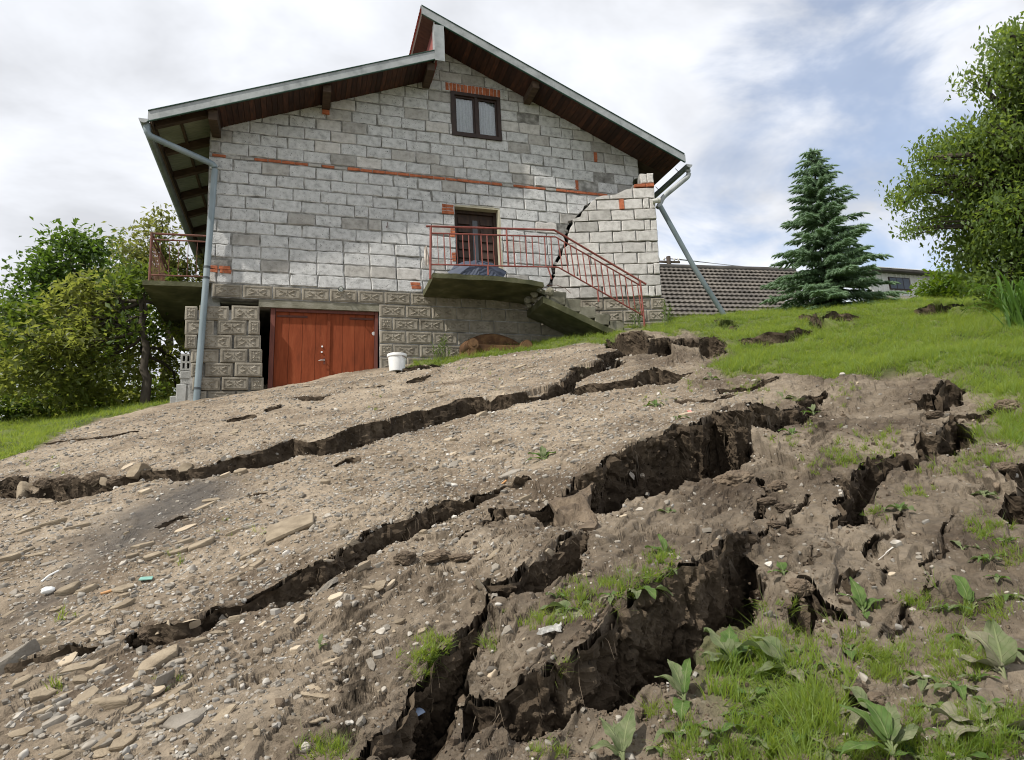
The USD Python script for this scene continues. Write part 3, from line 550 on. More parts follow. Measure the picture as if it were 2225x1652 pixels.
def grassiness(X, Y):
    g = np.zeros(np.shape(X))
    for i, r in enumerate(GRASSY): g = np.maximum(g, cover(r, X, Y, 0.10, 0.12 if i else 0.26, 41 + i))
    return g
G_gravel, G_ash, G_grass = cover(_gravel, GX, GY, 0.7, 0.45, 51), cover(_ash, GX, GY, 0.18, 0.14, 61), grassiness(GX, GY)
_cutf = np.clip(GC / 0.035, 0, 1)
for _ in range(0): _cutf = np.maximum(_cutf, np.clip(uniform_filter1d(uniform_filter1d(_cutf, 3, axis=0), 3, axis=1) * 1.1 - 0.1, 0, 1))

# relief: lumps, trodden crumbs, footprints and the undercut of the torn faces
P3 = np.stack([GX, GY, GZ], -1)
lum = fbm(P3 * 1.7, 3, 71) - 0.5; mid = fbm(P3 * 7.5, 4, 72) - 0.5; fin = fbm(P3 * 38.0, 3, 73) - 0.5
ridged = 1 - np.abs(2 * fbm(P3 * 5.0, 4, 74) - 1) * 2.2
closeby = np.interp(R_, [0, 7, 15], [1, 1, 0.55])
soft = 1 - 0.6 * G_grass
DZ = lum * 0.075 + (fbm(P3 * 2.3, 3, 79) - 0.5) * 0.24 * G_grass * np.clip((R_ - 3.5) / 2, 0, 1) + mid * 0.030 * soft + fin * 0.011 * soft * closeby + np.clip(ridged, 0, 1) ** 3 * -0.020 * (1 - G_gravel) * (1 - G_grass)
# narrow hairline cracks run with the fissures
_along = np.array([0.80, 0.60]); _cr = np.stack([GX * _along[0] + GY * _along[1], (-GX * _along[1] + GY * _along[0]) * 3.2, np.zeros_like(GX)], -1)
crack = np.abs(fbm(_cr * 1.15, 5, 75) - 0.5)
DZ -= np.clip(1 - crack / 0.010, 0, 1) * 0.030 * (1 - G_grass) * np.clip((fbm(P3 * 0.8, 2, 76) - 0.45) * 6, 0, 1)
# flaky crust: low broken ledges that run with the fissures
_fl = np.stack([GX * 0.80 + GY * 0.60, (-GX * 0.60 + GY * 0.80) * 2.4, GZ * 0.5], -1)
def ledges(sc, steps, seed):
    n = fbm(_fl * sc, 5, seed) * steps; q = np.floor(n); u = n - q
    return (q + np.clip((u - 0.5) / 0.10 + 0.5, 0, 1)) / steps
DZ += ((ledges(1.5, 9, 77) - 0.5) * 0.20 * (1 - 0.6 * G_gravel) + (ledges(4.0, 7, 78) - 0.5) * 0.055 * (1 - 0.5 * G_gravel)) * (1 - G_grass) * closeby
far_fade = np.interp(R_, [0, 18, 26], [1, 1, 0.3])
GZ = GZ + DZ * far_fade
# boot prints: heel-to-toe ovals with bars pressed into damp soil
def boot(px, py, ang, ln=0.27, wd=0.10, deep=0.018):
    global GZ
    c = on_ground(px, py); u = np.array([math.cos(ang), math.sin(ang)]); dx, dy = GX - c[0], GY - c[1]
    a, b = (dx * u[0] + dy * u[1]) / (ln / 2), (-dx * u[1] + dy * u[0]) / (wd / 2)
    m = np.clip((1 - (np.abs(a) ** 2.6 + np.abs(b / (0.82 + 0.18 * np.sin(2.2 * a))) ** 2.6)) * 5, 0, 1)
    bars = 0.5 + 0.5 * np.sign(np.sin(a * ln / 2 / 0.011 * math.pi / 1.6 + 1.2 * np.abs(b)))
    GZ = GZ - m * (deep * 0.6 + deep * 0.75 * bars)
for q in [(1985,868,-0.2),(1440,1140,2.2),(1490,1172,2.4),(1575,1085,0.3),(640,1580,0.9),(700,1490,0.7),(1080,1395,0.9),(760,1540,0.5),(560,1470,0.2)]: boot(*q)
# the torn faces lean under their lips and crumble
under = GC * 0.42
nx = (noise(P3 * 9.0, 81) - 0.5) * 0.09 + (fbm(P3 * 24.0, 2, 82) - 0.5) * 0.06; ny = (noise(P3 * 9.0, 83) - 0.5) * 0.09 + (fbm(P3 * 24.0, 2, 84) - 0.5) * 0.06
_ff = np.clip(GC / 0.05, 0, 1)
under = GC * 0.62 + 0.085 * _ff
GX = GX + _sn * under + nx * _ff; GY = GY + _cs * under + ny * _ff

# outer rings to the horizon
ro = np.exp(np.linspace(math.log(26.0), math.log(2500.0), 60))[1:]
OX, OY = CAM[0] + ro[:, None] * _sn, CAM[1] + ro[:, None] * _cs; OZ = base_z(OX, OY)
VX, VY, VZ = np.vstack([GX, OX]), np.vstack([GY, OY]), np.vstack([GZ, OZ])
NT = VX.shape[0]
V = np.stack([VX, VY, VZ], -1).reshape(-1, 3)
ii, jj2 = np.meshgrid(np.arange(NT - 1), np.arange(NA - 1), indexing="ij")
F = np.stack([ii * NA + jj2, ii * NA + jj2 + 1, (ii + 1) * NA + jj2 + 1, (ii + 1) * NA + jj2], -1).reshape(-1, 4)[:, ::-1]
V = np.vstack([V, [[CAM[0], CAM[1], float(base_z(CAM[0] + 0.01, CAM[1]))]]])
fan = np.stack([np.arange(NA - 1), np.arange(1, NA), np.full(NA - 1, len(V) - 1)], 1)
ground = thing("ground", kind="structure")
pad = lambda A, v: np.concatenate([np.vstack([A, np.full((NT - NR, NA), float(v))]).ravel(), [0.0]])
gp = UsdGeom.Mesh.Define(stage, "/World/ground/soil")
gp.CreatePointsAttr(Vt.Vec3fArray.FromNumpy(V.astype(np.float32)))
gp.CreateFaceVertexCountsAttr(Vt.IntArray.FromNumpy(np.concatenate([np.full(len(F), 4, np.int32), np.full(len(fan), 3, np.int32)])))
gp.CreateFaceVertexIndicesAttr(Vt.IntArray.FromNumpy(np.concatenate([F.ravel(), fan.ravel()]).astype(np.int32)))
gp.CreateSubdivisionSchemeAttr("none")
_api = UsdGeom.PrimvarsAPI(gp)
_api.CreatePrimvar("zone", Sdf.ValueTypeNames.Color3fArray, "vertex").Set(Vt.Vec3fArray.FromNumpy(np.stack([pad(G_gravel, 0), pad(G_grass, 1), pad(G_ash, 0)], 1).astype(np.float32)))
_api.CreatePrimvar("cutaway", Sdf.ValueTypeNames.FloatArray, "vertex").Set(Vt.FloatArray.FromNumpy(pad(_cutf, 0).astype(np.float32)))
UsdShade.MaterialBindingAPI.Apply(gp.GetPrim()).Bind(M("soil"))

# heights for what stands on the ground, from the sheet as built
from scipy.interpolate import RegularGridInterpolator
_lr = np.log(_rf)
_hz = np.empty((NF, NA))
for j in range(NA): _hz[:, j] = np.interp(_rf, R_[:, j], GZ[:, j])
_hc = RegularGridInterpolator((_lr, _az), CUT, bounds_error=False, fill_value=0)
_hi = RegularGridInterpolator((_lr, _az), _hz, bounds_error=False, fill_value=None)
def _polar(x, y):
    dx, dy = np.asarray(x) - CAM[0], np.asarray(y) - CAM[1]
    return np.stack([np.log(np.hypot(dx, dy) + 1e-9), (np.arctan2(dx, dy) - FWD + math.pi) % (2 * math.pi) - math.pi], -1)
def ground_z(x, y):
    x, y = np.asarray(x, float), np.asarray(y, float); q = _polar(x.ravel(), y.ravel()); far = q[:, 0] > _lr[-1] - 0.01; q[far] = (_lr[-1] - 0.02, 0)
    return np.where(far, base_z(x.ravel(), y.ravel()), _hi(q)).reshape(x.shape)
def in_cut(x, y):
    x, y = np.asarray(x, float), np.asarray(y, float); return _hc(_polar(x.ravel(), y.ravel())).reshape(x.shape)
def ground_n(x, y, e=0.04):
    n = np.stack([-(ground_z(x + e, y) - ground_z(x - e, y)) / (2 * e), -(ground_z(x, y + e) - ground_z(x, y - e)) / (2 * e), np.ones(np.shape(x))], -1)
    return n / np.linalg.norm(n, axis=-1, keepdims=True)
def seat(px, py, sink=0.0):
    """The point of the built ground seen at a picture point."""
    d = ray(px, py); d = d / np.linalg.norm(d); t = np.exp(np.linspace(math.log(0.8), math.log(24.0), 330)); P = CAM + t[:, None] * d
    gap = P[:, 2] - ground_z(P[:, 0], P[:, 1]); b = gap < 0; i = int(np.argmax(b)) if b.any() else len(t) - 1; i = max(i, 1)
    t = np.linspace(t[i - 1], t[i], 12); P = CAM + t[:, None] * d; b = P[:, 2] < ground_z(P[:, 0], P[:, 1]); p = P[int(np.argmax(b)) if b.any() else -1].copy()
    p[2] = float(ground_z(p[0], p[1])) - sink
    return p
# ------------------------------------------------------------------ the block house
RH = 0.2454                                                 # one course of blocks
house = thing("block_house", "two-storey unplastered grey block house with cracked right corner and red garage door", "house", (4.5, 0, -2.0))
RL = lambda x: 2.655 + 0.409 * (np.asarray(x) + 0.82)      # underside of the left roof slope
RR = lambda x: 5.675 - 0.442 * (np.asarray(x) - 3.99)      # underside of the right roof slope
CRACK = [(6.50, -0.02), (6.66, 0.35), (6.75, 0.56), (6.80, 0.81), (7.02, 1.18), (7.09, 1.33), (7.18, 1.78), (7.40, 1.93), (7.60, 2.18), (7.86, 2.30), (8.28, 2.38), (8.72, 2.44), (8.72, 2.56), (8.80, 2.66), (9.03, 2.74)]
_hs = np.random.default_rng(21)
def _broken(line, r):
    out = [line[0]]
    for a, b in zip(line[:-1], line[1:]):                   # follows bed joints and perpends, chipped
        n = max(1, int(np.hypot(b[0] - a[0], b[1] - a[1]) / 0.09))
        for k in range(1, n + 1):
            t = k / n; out.append((a[0] + (b[0] - a[0]) * t + (r.normal(0, 0.028) if k < n else 0), a[1] + (b[1] - a[1]) * t + (r.normal(0, 0.012) if k < n else 0)))
    return out
CRACK = _broken(CRACK, np.random.default_rng(4))
wall_poly = Polygon([(0, -0.01), *CRACK, (9.03, float(RR(9.03)) + 0.02), (4.22, float(RR(4.22)) + 0.02), (4.22, float(RL(4.22)) + 0.02), (0.0, float(RL(0.0)) + 0.02)])
holes = shapely.union_all([sbox(4.68, 3.52, 5.75, 4.53), sbox(4.66, -0.02, 5.64, 1.94)])
core_poly = wall_poly.difference(holes)
notch = shapely.geometry.Point(8.98, 2.86).buffer(0.13, 3)
wall = part(house, "wall", slab_xz(core_poly.difference(notch), 0.014, 0.26), "mortar")
_nb = 0
def lay(parent, x0, x1, z0, z1, clip, mats, yf=0.0, name="block", frame=None, amp=0.006, joint=0.010, ch=0.012, deep=0.10, chip=0.0):
    """One block: whole, or cut to the outline of the wall."""
    global _nb
    r = sbox(x0 + joint, z0 + joint, x1 - joint, z1 - joint)
    g = r.intersection(clip)
    if g.is_empty: return
    mat = mats[int(_hs.choice(len(mats), p=MIX[:len(mats)] / MIX[:len(mats)].sum()))]
    for q in getattr(g, "geoms", [g]):
        if q.geom_type != "Polygon" or q.area < 0.003: continue
        y = yf + _hs.normal(0, 0.0065)
        if q.area > r.area * 0.985: pts = ragged_rect(x0 + joint, x1 - joint, z0 + joint, z1 - joint, amp, _hs)
        else:
            pts = np.array(shapely.geometry.polygon.orient(q.simplify(0.01)).exterior.coords)[:-1]
        if len(pts) < 3: continue
        m = chamfered(pts, y + deep, y, ch) if shapely.convex_hull(q).area < q.area * 1.12 else slab_xz(q, y, y + deep)
        part(parent, name, m if frame is None else frame(m), mat); _nb += 1
MIX = np.array([0.84, 0.11, 0.05])
BAND = [(10 * RH, 10 * RH + 0.088)]
def course_z(k): return (k * RH, (k + 1) * RH) if k < 10 else (k * RH + 0.088, (k + 1) * RH + 0.088)
for k in range(0, 23):
    z0, z1 = course_z(k)
    ph = (0.43 if k % 2 else 0.18) + _hs.normal(0, 0.035) - 1.0
    x = ph
    while x < 9.6:
        L = 0.5
        if _hs.random() < 0.05: L = 0.27
        a, b = max(x, 0.0), min(x + L, 9.04)
        if b - a > 0.06: lay(wall, a, b, z0 + _hs.normal(0, 0.003), z1 + _hs.normal(0, 0.003), core_poly.difference(notch), ["block", "block_tan", "block_pale"])
        x += L
# thin brick course between the storeys, brick patches by the door, soldier bricks over the window
def brick(parent, x0, x1, z0, z1, y=-0.004, mat="brick", deep=0.08, frame=None):
    m = chamfered(ragged_rect(x0, x1, z0, z1, 0.003, _hs), y + deep, y + _hs.normal(0, 0.003), 0.006)
    part(parent, "brick", m if frame is None else frame(m), mat)
x = 0.05
while x < 8.75:
    L = 0.235
    vis = (x < 0.25) or (0.55 < x < 1.8) or (1.95 < x < 2.2) or (2.45 < x and _hs.random() < 0.9)
    brick(wall, x, min(x + L, 8.74), 10 * RH + 0.016, 10 * RH + 0.068, -0.004 if vis else 0.002, "brick" if vis and _hs.random() > 0.06 else "block_tan", 0.05); x += L + 0.012
for i in range(15): brick(wall, 4.56 + i * 0.082, 4.56 + i * 0.082 + 0.070, 4.545, 4.725, -0.012)
for x0, z0 in [(4.40, 1.86), (4.40, 1.79), (4.52, 1.72), (4.40, 1.72), (4.56, 1.36), (4.56, 1.29), (4.56, 1.22), (4.58, 0.83), (4.58, 0.76), (4.58, 0.69)]:
    brick(wall, x0, min(x0 + 0.24, 4.655), z0, z0 + 0.06, -0.010)
for x0, z0 in [(0.02, 0.26), (0.23, 0.26), (0.02, 0.19), (0.25, 0.19), (3.72, 0.14), (3.74, 0.07)]: brick(wall, x0, x0 + 0.19, z0, z0 + 0.062, -0.012)
for x0, k in [(7.93, 13), (7.42, 10)]: brick(wall, x0, x0 + 0.075, course_z(k)[0] + 0.01, course_z(k)[1] - 0.012, -0.010)
# other walls close the house, so that it is dark inside
part(house, "side_wall", box((0.0, 0.27, -2.6), (0.24, 9.0, 2.98)), "old_block")
part(house, "side_wall", box((8.79, 0.75, -2.0), (9.03, 9.0, 3.52)), "old_block")
part(house, "back_wall", slab_xz(Polygon([(0, -2.6), (9.03, -2.6), (9.03, 3.5), (4.22, 5.5), (4.22, 4.6), (0, 2.98)]), 8.98, 9.2), "old_block")
part(house, "storey_floor", box((0.25, 0.27, -0.30), (8.78, 8.97, -0.12)), "concrete")
part(house, "cellar_floor", box((-0.3, 0.2, -2.75), (8.78, 8.97, -2.6)), "concrete")

# the broken-off corner, turned outward about the crack
_ca, _sa = math.cos(math.radians(13.5)), math.sin(math.radians(13.5))
def corner_frame(m):
    v = np.asarray(m[0], float); u = v[:, 0] - 6.95; lean = -0.045 * v[:, 2] * np.clip(u / 2.0, 0, 1)
    return np.stack([6.95 + u * _ca + v[:, 1] * _sa + 0.02, -u * _sa + v[:, 1] * _ca + lean - 0.03, v[:, 2] + 0.012], 1), m[1]
_cl = np.array([q for q in CRACK if q[1] <= 2.305 and q[0] < 7.9]); _cl[:, 0] += 0.038 + np.abs(_hs.normal(0, 0.030, len(_cl)))
corner_poly = Polygon([*_cl.tolist(), (8.18, 2.31), (8.22, 2.33), (8.44, 2.43), (8.60, 2.455), (8.60, 2.545), (8.76, 2.545), (8.76, 2.79), (9.06, 2.79), (9.06, -0.01)])
corner = part(house, "broken_corner", corner_frame(slab_xz(corner_poly, 0.055, 0.25)), "mortar")
for k in range(0, 11):
    z0, z1 = course_z(k) if k < 10 else (2.555, 2.79)
    x = 9.06
    lens = [0.14, 0.14, 0.5, 0.5, 0.5, 0.5, 0.5] if k % 2 == 0 else [0.48, 0.5, 0.5, 0.5, 0.5, 0.5]
    if k == 10: lens = [0.15, 0.15]
    for L in lens:
        lay(corner, x - L, x, z0 + _hs.normal(0, 0.003), z1 + _hs.normal(0, 0.003), corner_poly, ["block_pale", "block_tan"], name="corner_block", frame=corner_frame, amp=0.006); x -= L
for a, b in [(8.62, 8.86), (8.88, 9.05)]: brick(corner, a, b, 2.466, 2.535, -0.014, frame=corner_frame)
brick(corner, 8.27, 8.37, 8 * RH + 0.012, 9 * RH - 0.012, -0.012, frame=corner_frame)
# loose rubble in the crack
_nc = len(_cl) - 1
for i in range(34):
    t = _hs.random(); j = min(int(t * _nc), _nc - 1); f = t * _nc - j; a = np.array(CRACK[j]) * (1 - f) + np.array(CRACK[j + 1]) * f
    v, f3 = ico(1); v = v * _hs.uniform(0.02, 0.055) * (1 + 0.5 * (noise(v * 2.1 + i * 3.3)[:, None] - 0.5)) * [1.2, 0.8, 0.8] + [a[0] + 0.03 + _hs.normal(0, 0.015), 0.03 + _hs.uniform(0, 0.05), a[1] + _hs.normal(0, 0.02)]
    part(wall, "rubble", (v, f3), "rubble_dark" if _hs.random() < 0.7 else "block_pale")

# the base of moulded blocks, each with a raised border and an eight-rayed star
def star_block(x0, x1, z0, z1, y=0.0, tilt=0.0):
    j = 0.007; x0, x1, z0, z1 = x0 + j, x1 - j, z0 + j, z1 - j
    ms = [chamfered([(x0, z0), (x1, z0), (x1, z1), (x0, z1)], y + 0.12, y, 0.012)]
    cx, cz, hx, hz = (x0 + x1) / 2, (z0 + z1) / 2, (x1 - x0) / 2, (z1 - z0) / 2
    bx, bz, t, h = hx - 0.028, hz - 0.028, 0.010, 0.009
    for (a, b, c, d) in ((cx - bx, cx + bx, cz + bz - t, cz + bz), (cx - bx, cx + bx, cz - bz, cz - bz + t), (cx - bx, cx - bx + t, cz - bz + t, cz + bz - t), (cx + bx - t, cx + bx, cz - bz + t, cz + bz - t)):
        ms.append(chamfered([(a, c), (b, c), (b, d), (a, d)], y + 0.004, y - h, 0.004))
    for dx, dz, L, w in [(1, 1, 0.92, 0.020), (-1, 1, 0.92, 0.020), (1, -1, 0.92, 0.020), (-1, -1, 0.92, 0.020), (0, 1, 0.8, 0.013), (0, -1, 0.8, 0.013), (1, 0, 0.45, 0.016), (-1, 0, 0.45, 0.016)]:
        e = np.array([dx * (bx - 0.025), dz * (bz - 0.02)]) * L; n = np.array([-e[1], e[0]]) / (np.linalg.norm(e) + 1e-9) * w
        p0, pm, p1 = np.array([cx, cz]), np.array([cx, cz]) + e * 0.62, np.array([cx, cz]) + e
        P = lambda q, yy: [q[0], y + yy, q[1]]
        v = np.array([P(p0, 0.003), P(pm + n, 0.003), P(p1, 0.002), P(pm - n, 0.003), P(pm, -0.020)])
        ms.append((v, np.array([[0, 4, 1], [1, 4, 2], [2, 4, 3], [3, 4, 0]])))
        if dx and dz:                                       # side leaves of the long rays
            for s in (-1, 1):
                q0 = np.array([cx, cz]) + e * 0.45; q1 = q0 + (e / np.linalg.norm(e) * 0.075 + s * n * 1.9); nn = np.array([-(q1 - q0)[1], (q1 - q0)[0]]) * 0.16
                ms.append((np.array([P(q0, 0.002), P((q0 + q1) / 2 + nn, 0.002), P(q1, 0.002), P((q0 + q1) / 2 - nn, 0.002), P((q0 + q1) / 2, -0.012)]), np.array([[0, 4, 1], [1, 4, 2], [2, 4, 3], [3, 4, 0]])))
    m = join(ms); m = (m[0], m[1])
    if tilt:
        v = m[0]; c = np.array([cx, y, cz]); m = ((v - c) @ rot((0, 1, 0), tilt).T + c, m[1])
    return m
base_poly = Polygon([(0.12, -0.275), (0.12, -0.012), (7.0, -0.012), (7.0, -1.6), (3.10, -2.4), (3.10, -0.275)])
base_wall = part(house, "base_wall", slab_xz(base_poly, 0.016, 0.26), "mortar")
DH = 0.262
def turned(m):
    v = np.asarray(m[0], float); u = v[:, 0] - 6.95; k = u > 0; w = v.copy()
    w[k, 0], w[k, 1] = 6.95 + u[k] * _ca + v[k, 1] * _sa, -u[k] * _sa + v[k, 1] * _ca - 0.0; return w, m[1]
part(house, "base_wall", turned(slab_xz(Polygon([(6.96, -0.014), (9.14, -0.014), (9.14, -1.3), (6.96, -1.6)]), 0.018, 0.26)), "mortar")
x = 0.13
while x < 9.0: part(base_wall, "moulded_block", turned(star_block(x, min(x + 0.512, 9.15), -DH, -0.012, _hs.normal(0, 0.004))), "decor"); x += 0.512
for r in range(1, 7):
    z1 = -0.012 - r * DH; z0 = z1 - DH + 0.012
    x = 3.10 - (0.26 if r % 2 == 0 else 0.0)
    while x < 9.25:
        a, b = max(x, 3.10), min(x + 0.512, 9.15)
        if b - a > 0.1 and z1 > float(base_z(b, 0)) - 0.15: part(base_wall, "moulded_block", turned(star_block(a, b, z0, z1, _hs.normal(0, 0.004))), "decor")
        x += 0.512
part(house, "garage_lintel", box((0.92, 0.02, -0.415), (3.11, 0.26, -0.277)), "concrete")
# the pier left of the garage, pushed out of line, gaps between its blocks
zx = lambda x, y: on_y(282.9 + 0.2889 * x, 459.8 + 0.2889 * y, -0.12)
pier = part(house, "leaning_pier", slab_xz(Polygon([(-0.14, -2.6), (0.98, -2.6), (0.92, -0.50), (-0.22, -0.56)]), -0.075, 0.16), "mortar")
for (ya, yb), xs in [((710, 815), [(405, 507), (513, 744), (758, 974)]), ((817, 924), [(405, 632), (650, 878), (886, 978)]), ((926, 1030), [(406, 506), (514, 768), (775, 985)]), ((1033, 1137), [(450, 667), (673, 885), (890, 994)]),
                     ((1138, 1243), [(452, 549), (555, 775), (782, 996)]), ((1245, 1345), [(462, 680), (685, 893), (900, 1005)]), ((1348, 1445), [(470, 575), (580, 790), (796, 1010)]), ((1448, 1545), [(480, 690), (700, 910), (915, 1016)])]:
    for a, b in xs:
        p, q = zx(a, yb), zx(b, ya)
        part(pier, "moulded_block", star_block(p[0], q[0], p[2], q[2], -0.12 + _hs.normal(0, 0.008), _hs.normal(0, 0.006)), "decor")

# garage door: two leaves of upright planks, straps, middle batten, handle
gd = part(house, "garage_door", box((1.14, 0.145, -2.5), (3.08, 0.165, -0.43)), "door_frame_red")
_gx = [on_y(q, 720, 0.12)[0] for q in (607, 636, 662, 687, 712)] + [on_y(q, 720, 0.12)[0] for q in (741, 768, 788, 806, 818)]
_xs = [1.215, 1.46, 1.70, 1.935, 2.155]; _ys = [2.185, 2.43, 2.655, 2.845, 3.02]
for xs in (_xs, _ys):
    for a, b in zip(xs[:-1], xs[1:]):
        sk = lambda z: -0.035 * (-0.45 - z) / 1.6
        v = np.array([(x + sk(z), y, z) for z in (-2.5, -0.475) for y in (0.108, 0.144) for x in (a + 0.003, b - 0.003)])
        part(gd, "plank", hexa(v), "red_paint")
for a, b in ((1.13, 1.21), (3.025, 3.085)):
    part(gd, "door_jamb", hexa([(x - 0.035 * (-0.45 - z) / 1.6, y, z) for z in (-2.5, -0.42) for y in (0.06, 0.143) for x in (a, b)]), "door_frame_red")
part(gd, "door_head", box((1.215, 0.07, -0.475), (3.02, 0.143, -0.418)), "door_frame_red")
part(gd, "batten", hexa([(x - 0.035 * (-0.45 - z) / 1.6, y, z) for z in (-2.5, -0.48) for y in (0.085, 0.107) for x in (2.145, 2.20)]), "red_paint")
for a, b in ((1.24, 1.78), (2.55, 3.0)): part(gd, "hinge_strap", box((a, 0.098, -0.575), (b, 0.107, -0.535)), "iron")
hz = on_y(705, 784, 0.08)
part(gd, "handle_plate", box((hz[0] - 0.02, 0.075, hz[2] - 0.07), (hz[0] + 0.015, 0.084, hz[2] + 0.05)), "iron")
part(gd, "handle", join([tube([hz + [0, 0.0, 0], hz + [0, -0.045, 0.0]], 0.009, 8), tube([hz + [0.005, -0.045, 0], hz + [-0.055, -0.05, -0.002], hz + [-0.11, -0.042, -0.006]], [0.009, 0.009, 0.006], 8)]), "steel")
for q in ((700, 753), (699, 765)):
    p = on_y(*q, 0.09); part(gd, "lock_rose", tube([p, p + [0, 0.015, 0]], 0.017, 12), "white_plastic")
p = on_y(812, 725, 0.10); part(gd, "sticker", slab_xz(shapely.geometry.Point(0, 0).buffer(0.036, 4).union(Polygon([(0.01, 0.02), (0.05, 0.05), (0.03, -0.01)])), 0.0, 0.004), "white_paper")
_pp = stage.GetPrimAtPath(gd + "/sticker"); _a = UsdGeom.Mesh(_pp).GetPointsAttr(); _a.Set(Vt.Vec3fArray.FromNumpy((np.array(_a.Get()) + p - [0, 0, 0]).astype(np.float32) if True else None))

# window with curtains
win = part(house, "window", join([box((4.665, -0.03, 3.50), (4.745, 0.10, 4.53)), box((5.685, -0.03, 3.50), (5.765, 0.10, 4.53)), box((4.745, -0.03, 4.455), (5.685, 0.10, 4.53)), box((4.745, -0.035, 3.50), (5.685, 0.10, 3.575))]), "window_wood")
part(win, "mullion", box((5.185, -0.02, 3.575), (5.25, 0.09, 4.455)), "window_wood")
for a, b in ((4.745, 5.185), (5.25, 5.685)):
    part(win, "sash", join([box((a, 0.01, 3.576), (a + 0.035, 0.06, 4.454)), box((b - 0.035, 0.01, 3.576), (b, 0.06, 4.454)), box((a + 0.035, 0.01, 4.415), (b - 0.035, 0.06, 4.454)), box((a + 0.035, 0.01, 3.576), (b - 0.035, 0.06, 3.616))]), "window_wood")
    part(win, "glass_pane", box((a + 0.034, 0.032, 3.61), (b - 0.034, 0.037, 4.42)), "pane")
    n = 60; xs = np.linspace(a + 0.02, b - 0.02, n); ys = 0.085 + 0.018 * np.sin(xs * 95 + 0.9 * np.sin(xs * 21)); zs = np.array([3.58, 4.0, 4.45])
    v = np.stack([np.tile(xs, 3), np.tile(ys, 3), np.repeat(zs, n)], 1); i = np.arange(n - 1); f = np.vstack([np.stack([r * n + i, r * n + i + 1, (r + 1) * n + i + 1, (r + 1) * n + i], 1) for r in (0, 1)])
    part(win, "curtain", (v, tris(f)), "curtain", True)
# upstairs door in its plastered reveal
part(house, "door_reveal", join([box((5.60, 0.0, -0.02), (5.655, 0.30, 1.90)), box((4.66, 0.0, 1.90), (5.655, 0.30, 1.955))]), "plaster")
door = part(house, "door", box((4.72, 0.20, -0.02), (5.57, 0.235, 1.87)), "door_wood")
part(door, "door_frame", join([box((4.66, 0.15, -0.02), (4.735, 0.26, 1.898)), box((5.535, 0.15, -0.02), (5.598, 0.26, 1.898)), box((4.735, 0.15, 1.83), (5.535, 0.26, 1.898))]), "door_wood")
for i in range(9):
    for a, b in ((4.77, 5.02), (5.25, 5.50)): part(door, "slat", hexa([(x, y + (0.02 if z else 0), 0.12 + i * 0.185 + z * 0.15) for z in (0, 1) for y in (0.165, 0.199) for x in (a, b)]), "door_wood")
part(door, "door_glass", box((5.08, 0.185, 0.7), (5.19, 0.197, 1.7)), "dark_glass")

# roofs: sheet, boarded soffit, galvanized barge strips, purlins
def roof(name, X0, X1, line, mat, sheet_name):
    xs = [X0, X1]; v = [(x, y, float(line(x)) + dz) for dz in (0.03, 0.17) for y in (-0.695, 9.35) for x in xs]
    r = part(house, name, hexa(v), "rafter_wood")
    ny = 520; yy = np.linspace(-0.71, 9.37, ny); wave = 0.011 * np.sin(yy * 2 * math.pi / 0.10); nx = 3; xx = np.linspace(X0 - 0.03, X1 + 0.03, nx)
    g = np.stack([np.repeat(xx, ny), np.tile(yy, nx), np.repeat(line(xx), ny) + 0.195 + np.tile(wave, nx)], 1); g2 = g + [0, 0, 0.004]
    i, j = np.meshgrid(np.arange(nx - 1), np.arange(ny - 1), indexing="ij"); q = np.stack([i * ny + j, (i + 1) * ny + j, (i + 1) * ny + j + 1, i * ny + j + 1], -1).reshape(-1, 4)
    part(r, sheet_name, (np.vstack([g, g2]), np.vstack([tris(q[:, ::-1]), tris(q + len(g))])), mat, True)
    return r
rl = roof("left_roof", 0.02, 4.20, RL, "red_sheet", "roof_sheet")
rr = roof("right_roof", 3.97, 9.74, RR, "red_sheet", "roof_sheet")
# open eaves at the left: rafters under corrugated sheet
ny = 700; yy = np.linspace(-0.70, 9.35, ny); xx = np.linspace(-0.90, 0.03, 3); wave = 0.013 * np.sin(yy * 2 * math.pi / 0.09)
g = np.stack([np.repeat(xx, ny), np.tile(yy, 3), np.repeat(RL(xx), ny) + 0.15 + np.tile(wave, 3)], 1)
i, j = np.meshgrid(np.arange(2), np.arange(ny - 1), indexing="ij"); q = np.stack([i * ny + j, (i + 1) * ny + j, (i + 1) * ny + j + 1, i * ny + j + 1], -1).reshape(-1, 4)
part(rl, "eaves_sheet", (np.vstack([g, g + [0, 0, 0.005]]), np.vstack([tris(q[:, ::-1]), tris(q + len(g))])), "sheet_underside", True)
for y in np.arange(-0.45, 9.2, 0.95): part(rl, "rafter", beam((-0.84, y, float(RL(-0.84)) + 0.07), (0.05, y, float(RL(0.05)) + 0.07), 0.10, 0.13), "rafter_wood")
part(rl, "batten", beam((-0.45, -0.66, float(RL(-0.45)) + 0.115), (-0.45, 9.3, float(RL(-0.45)) + 0.115), 0.05, 0.035), "rafter_wood")
part(rl, "eaves_board", beam((-0.86, -0.66, float(RL(-0.86)) + 0.06), (-0.86, 9.3, float(RL(-0.86)) + 0.06), 0.03, 0.17), "rafter_wood")
def soffit(r, X0, X1, line, s):
    n = int(round((X1 - X0) / 0.098)); e = np.linspace(X0, X1, n + 1)
    for a, b in zip(e[:-1], e[1:]):
        d = _hs.normal(0, 0.002)
        part(r, "soffit_board", hexa([(x, y, float(line(x)) + dz + d) for dz in (0.0, 0.024) for y in (-0.69, -0.002) for x in (a + 0.003, b - 0.003)]), "soffit_wood")
soffit(rl, 0.03, 4.14, RL, 1); soffit(rr, 4.24, 9.70, RR, -1)
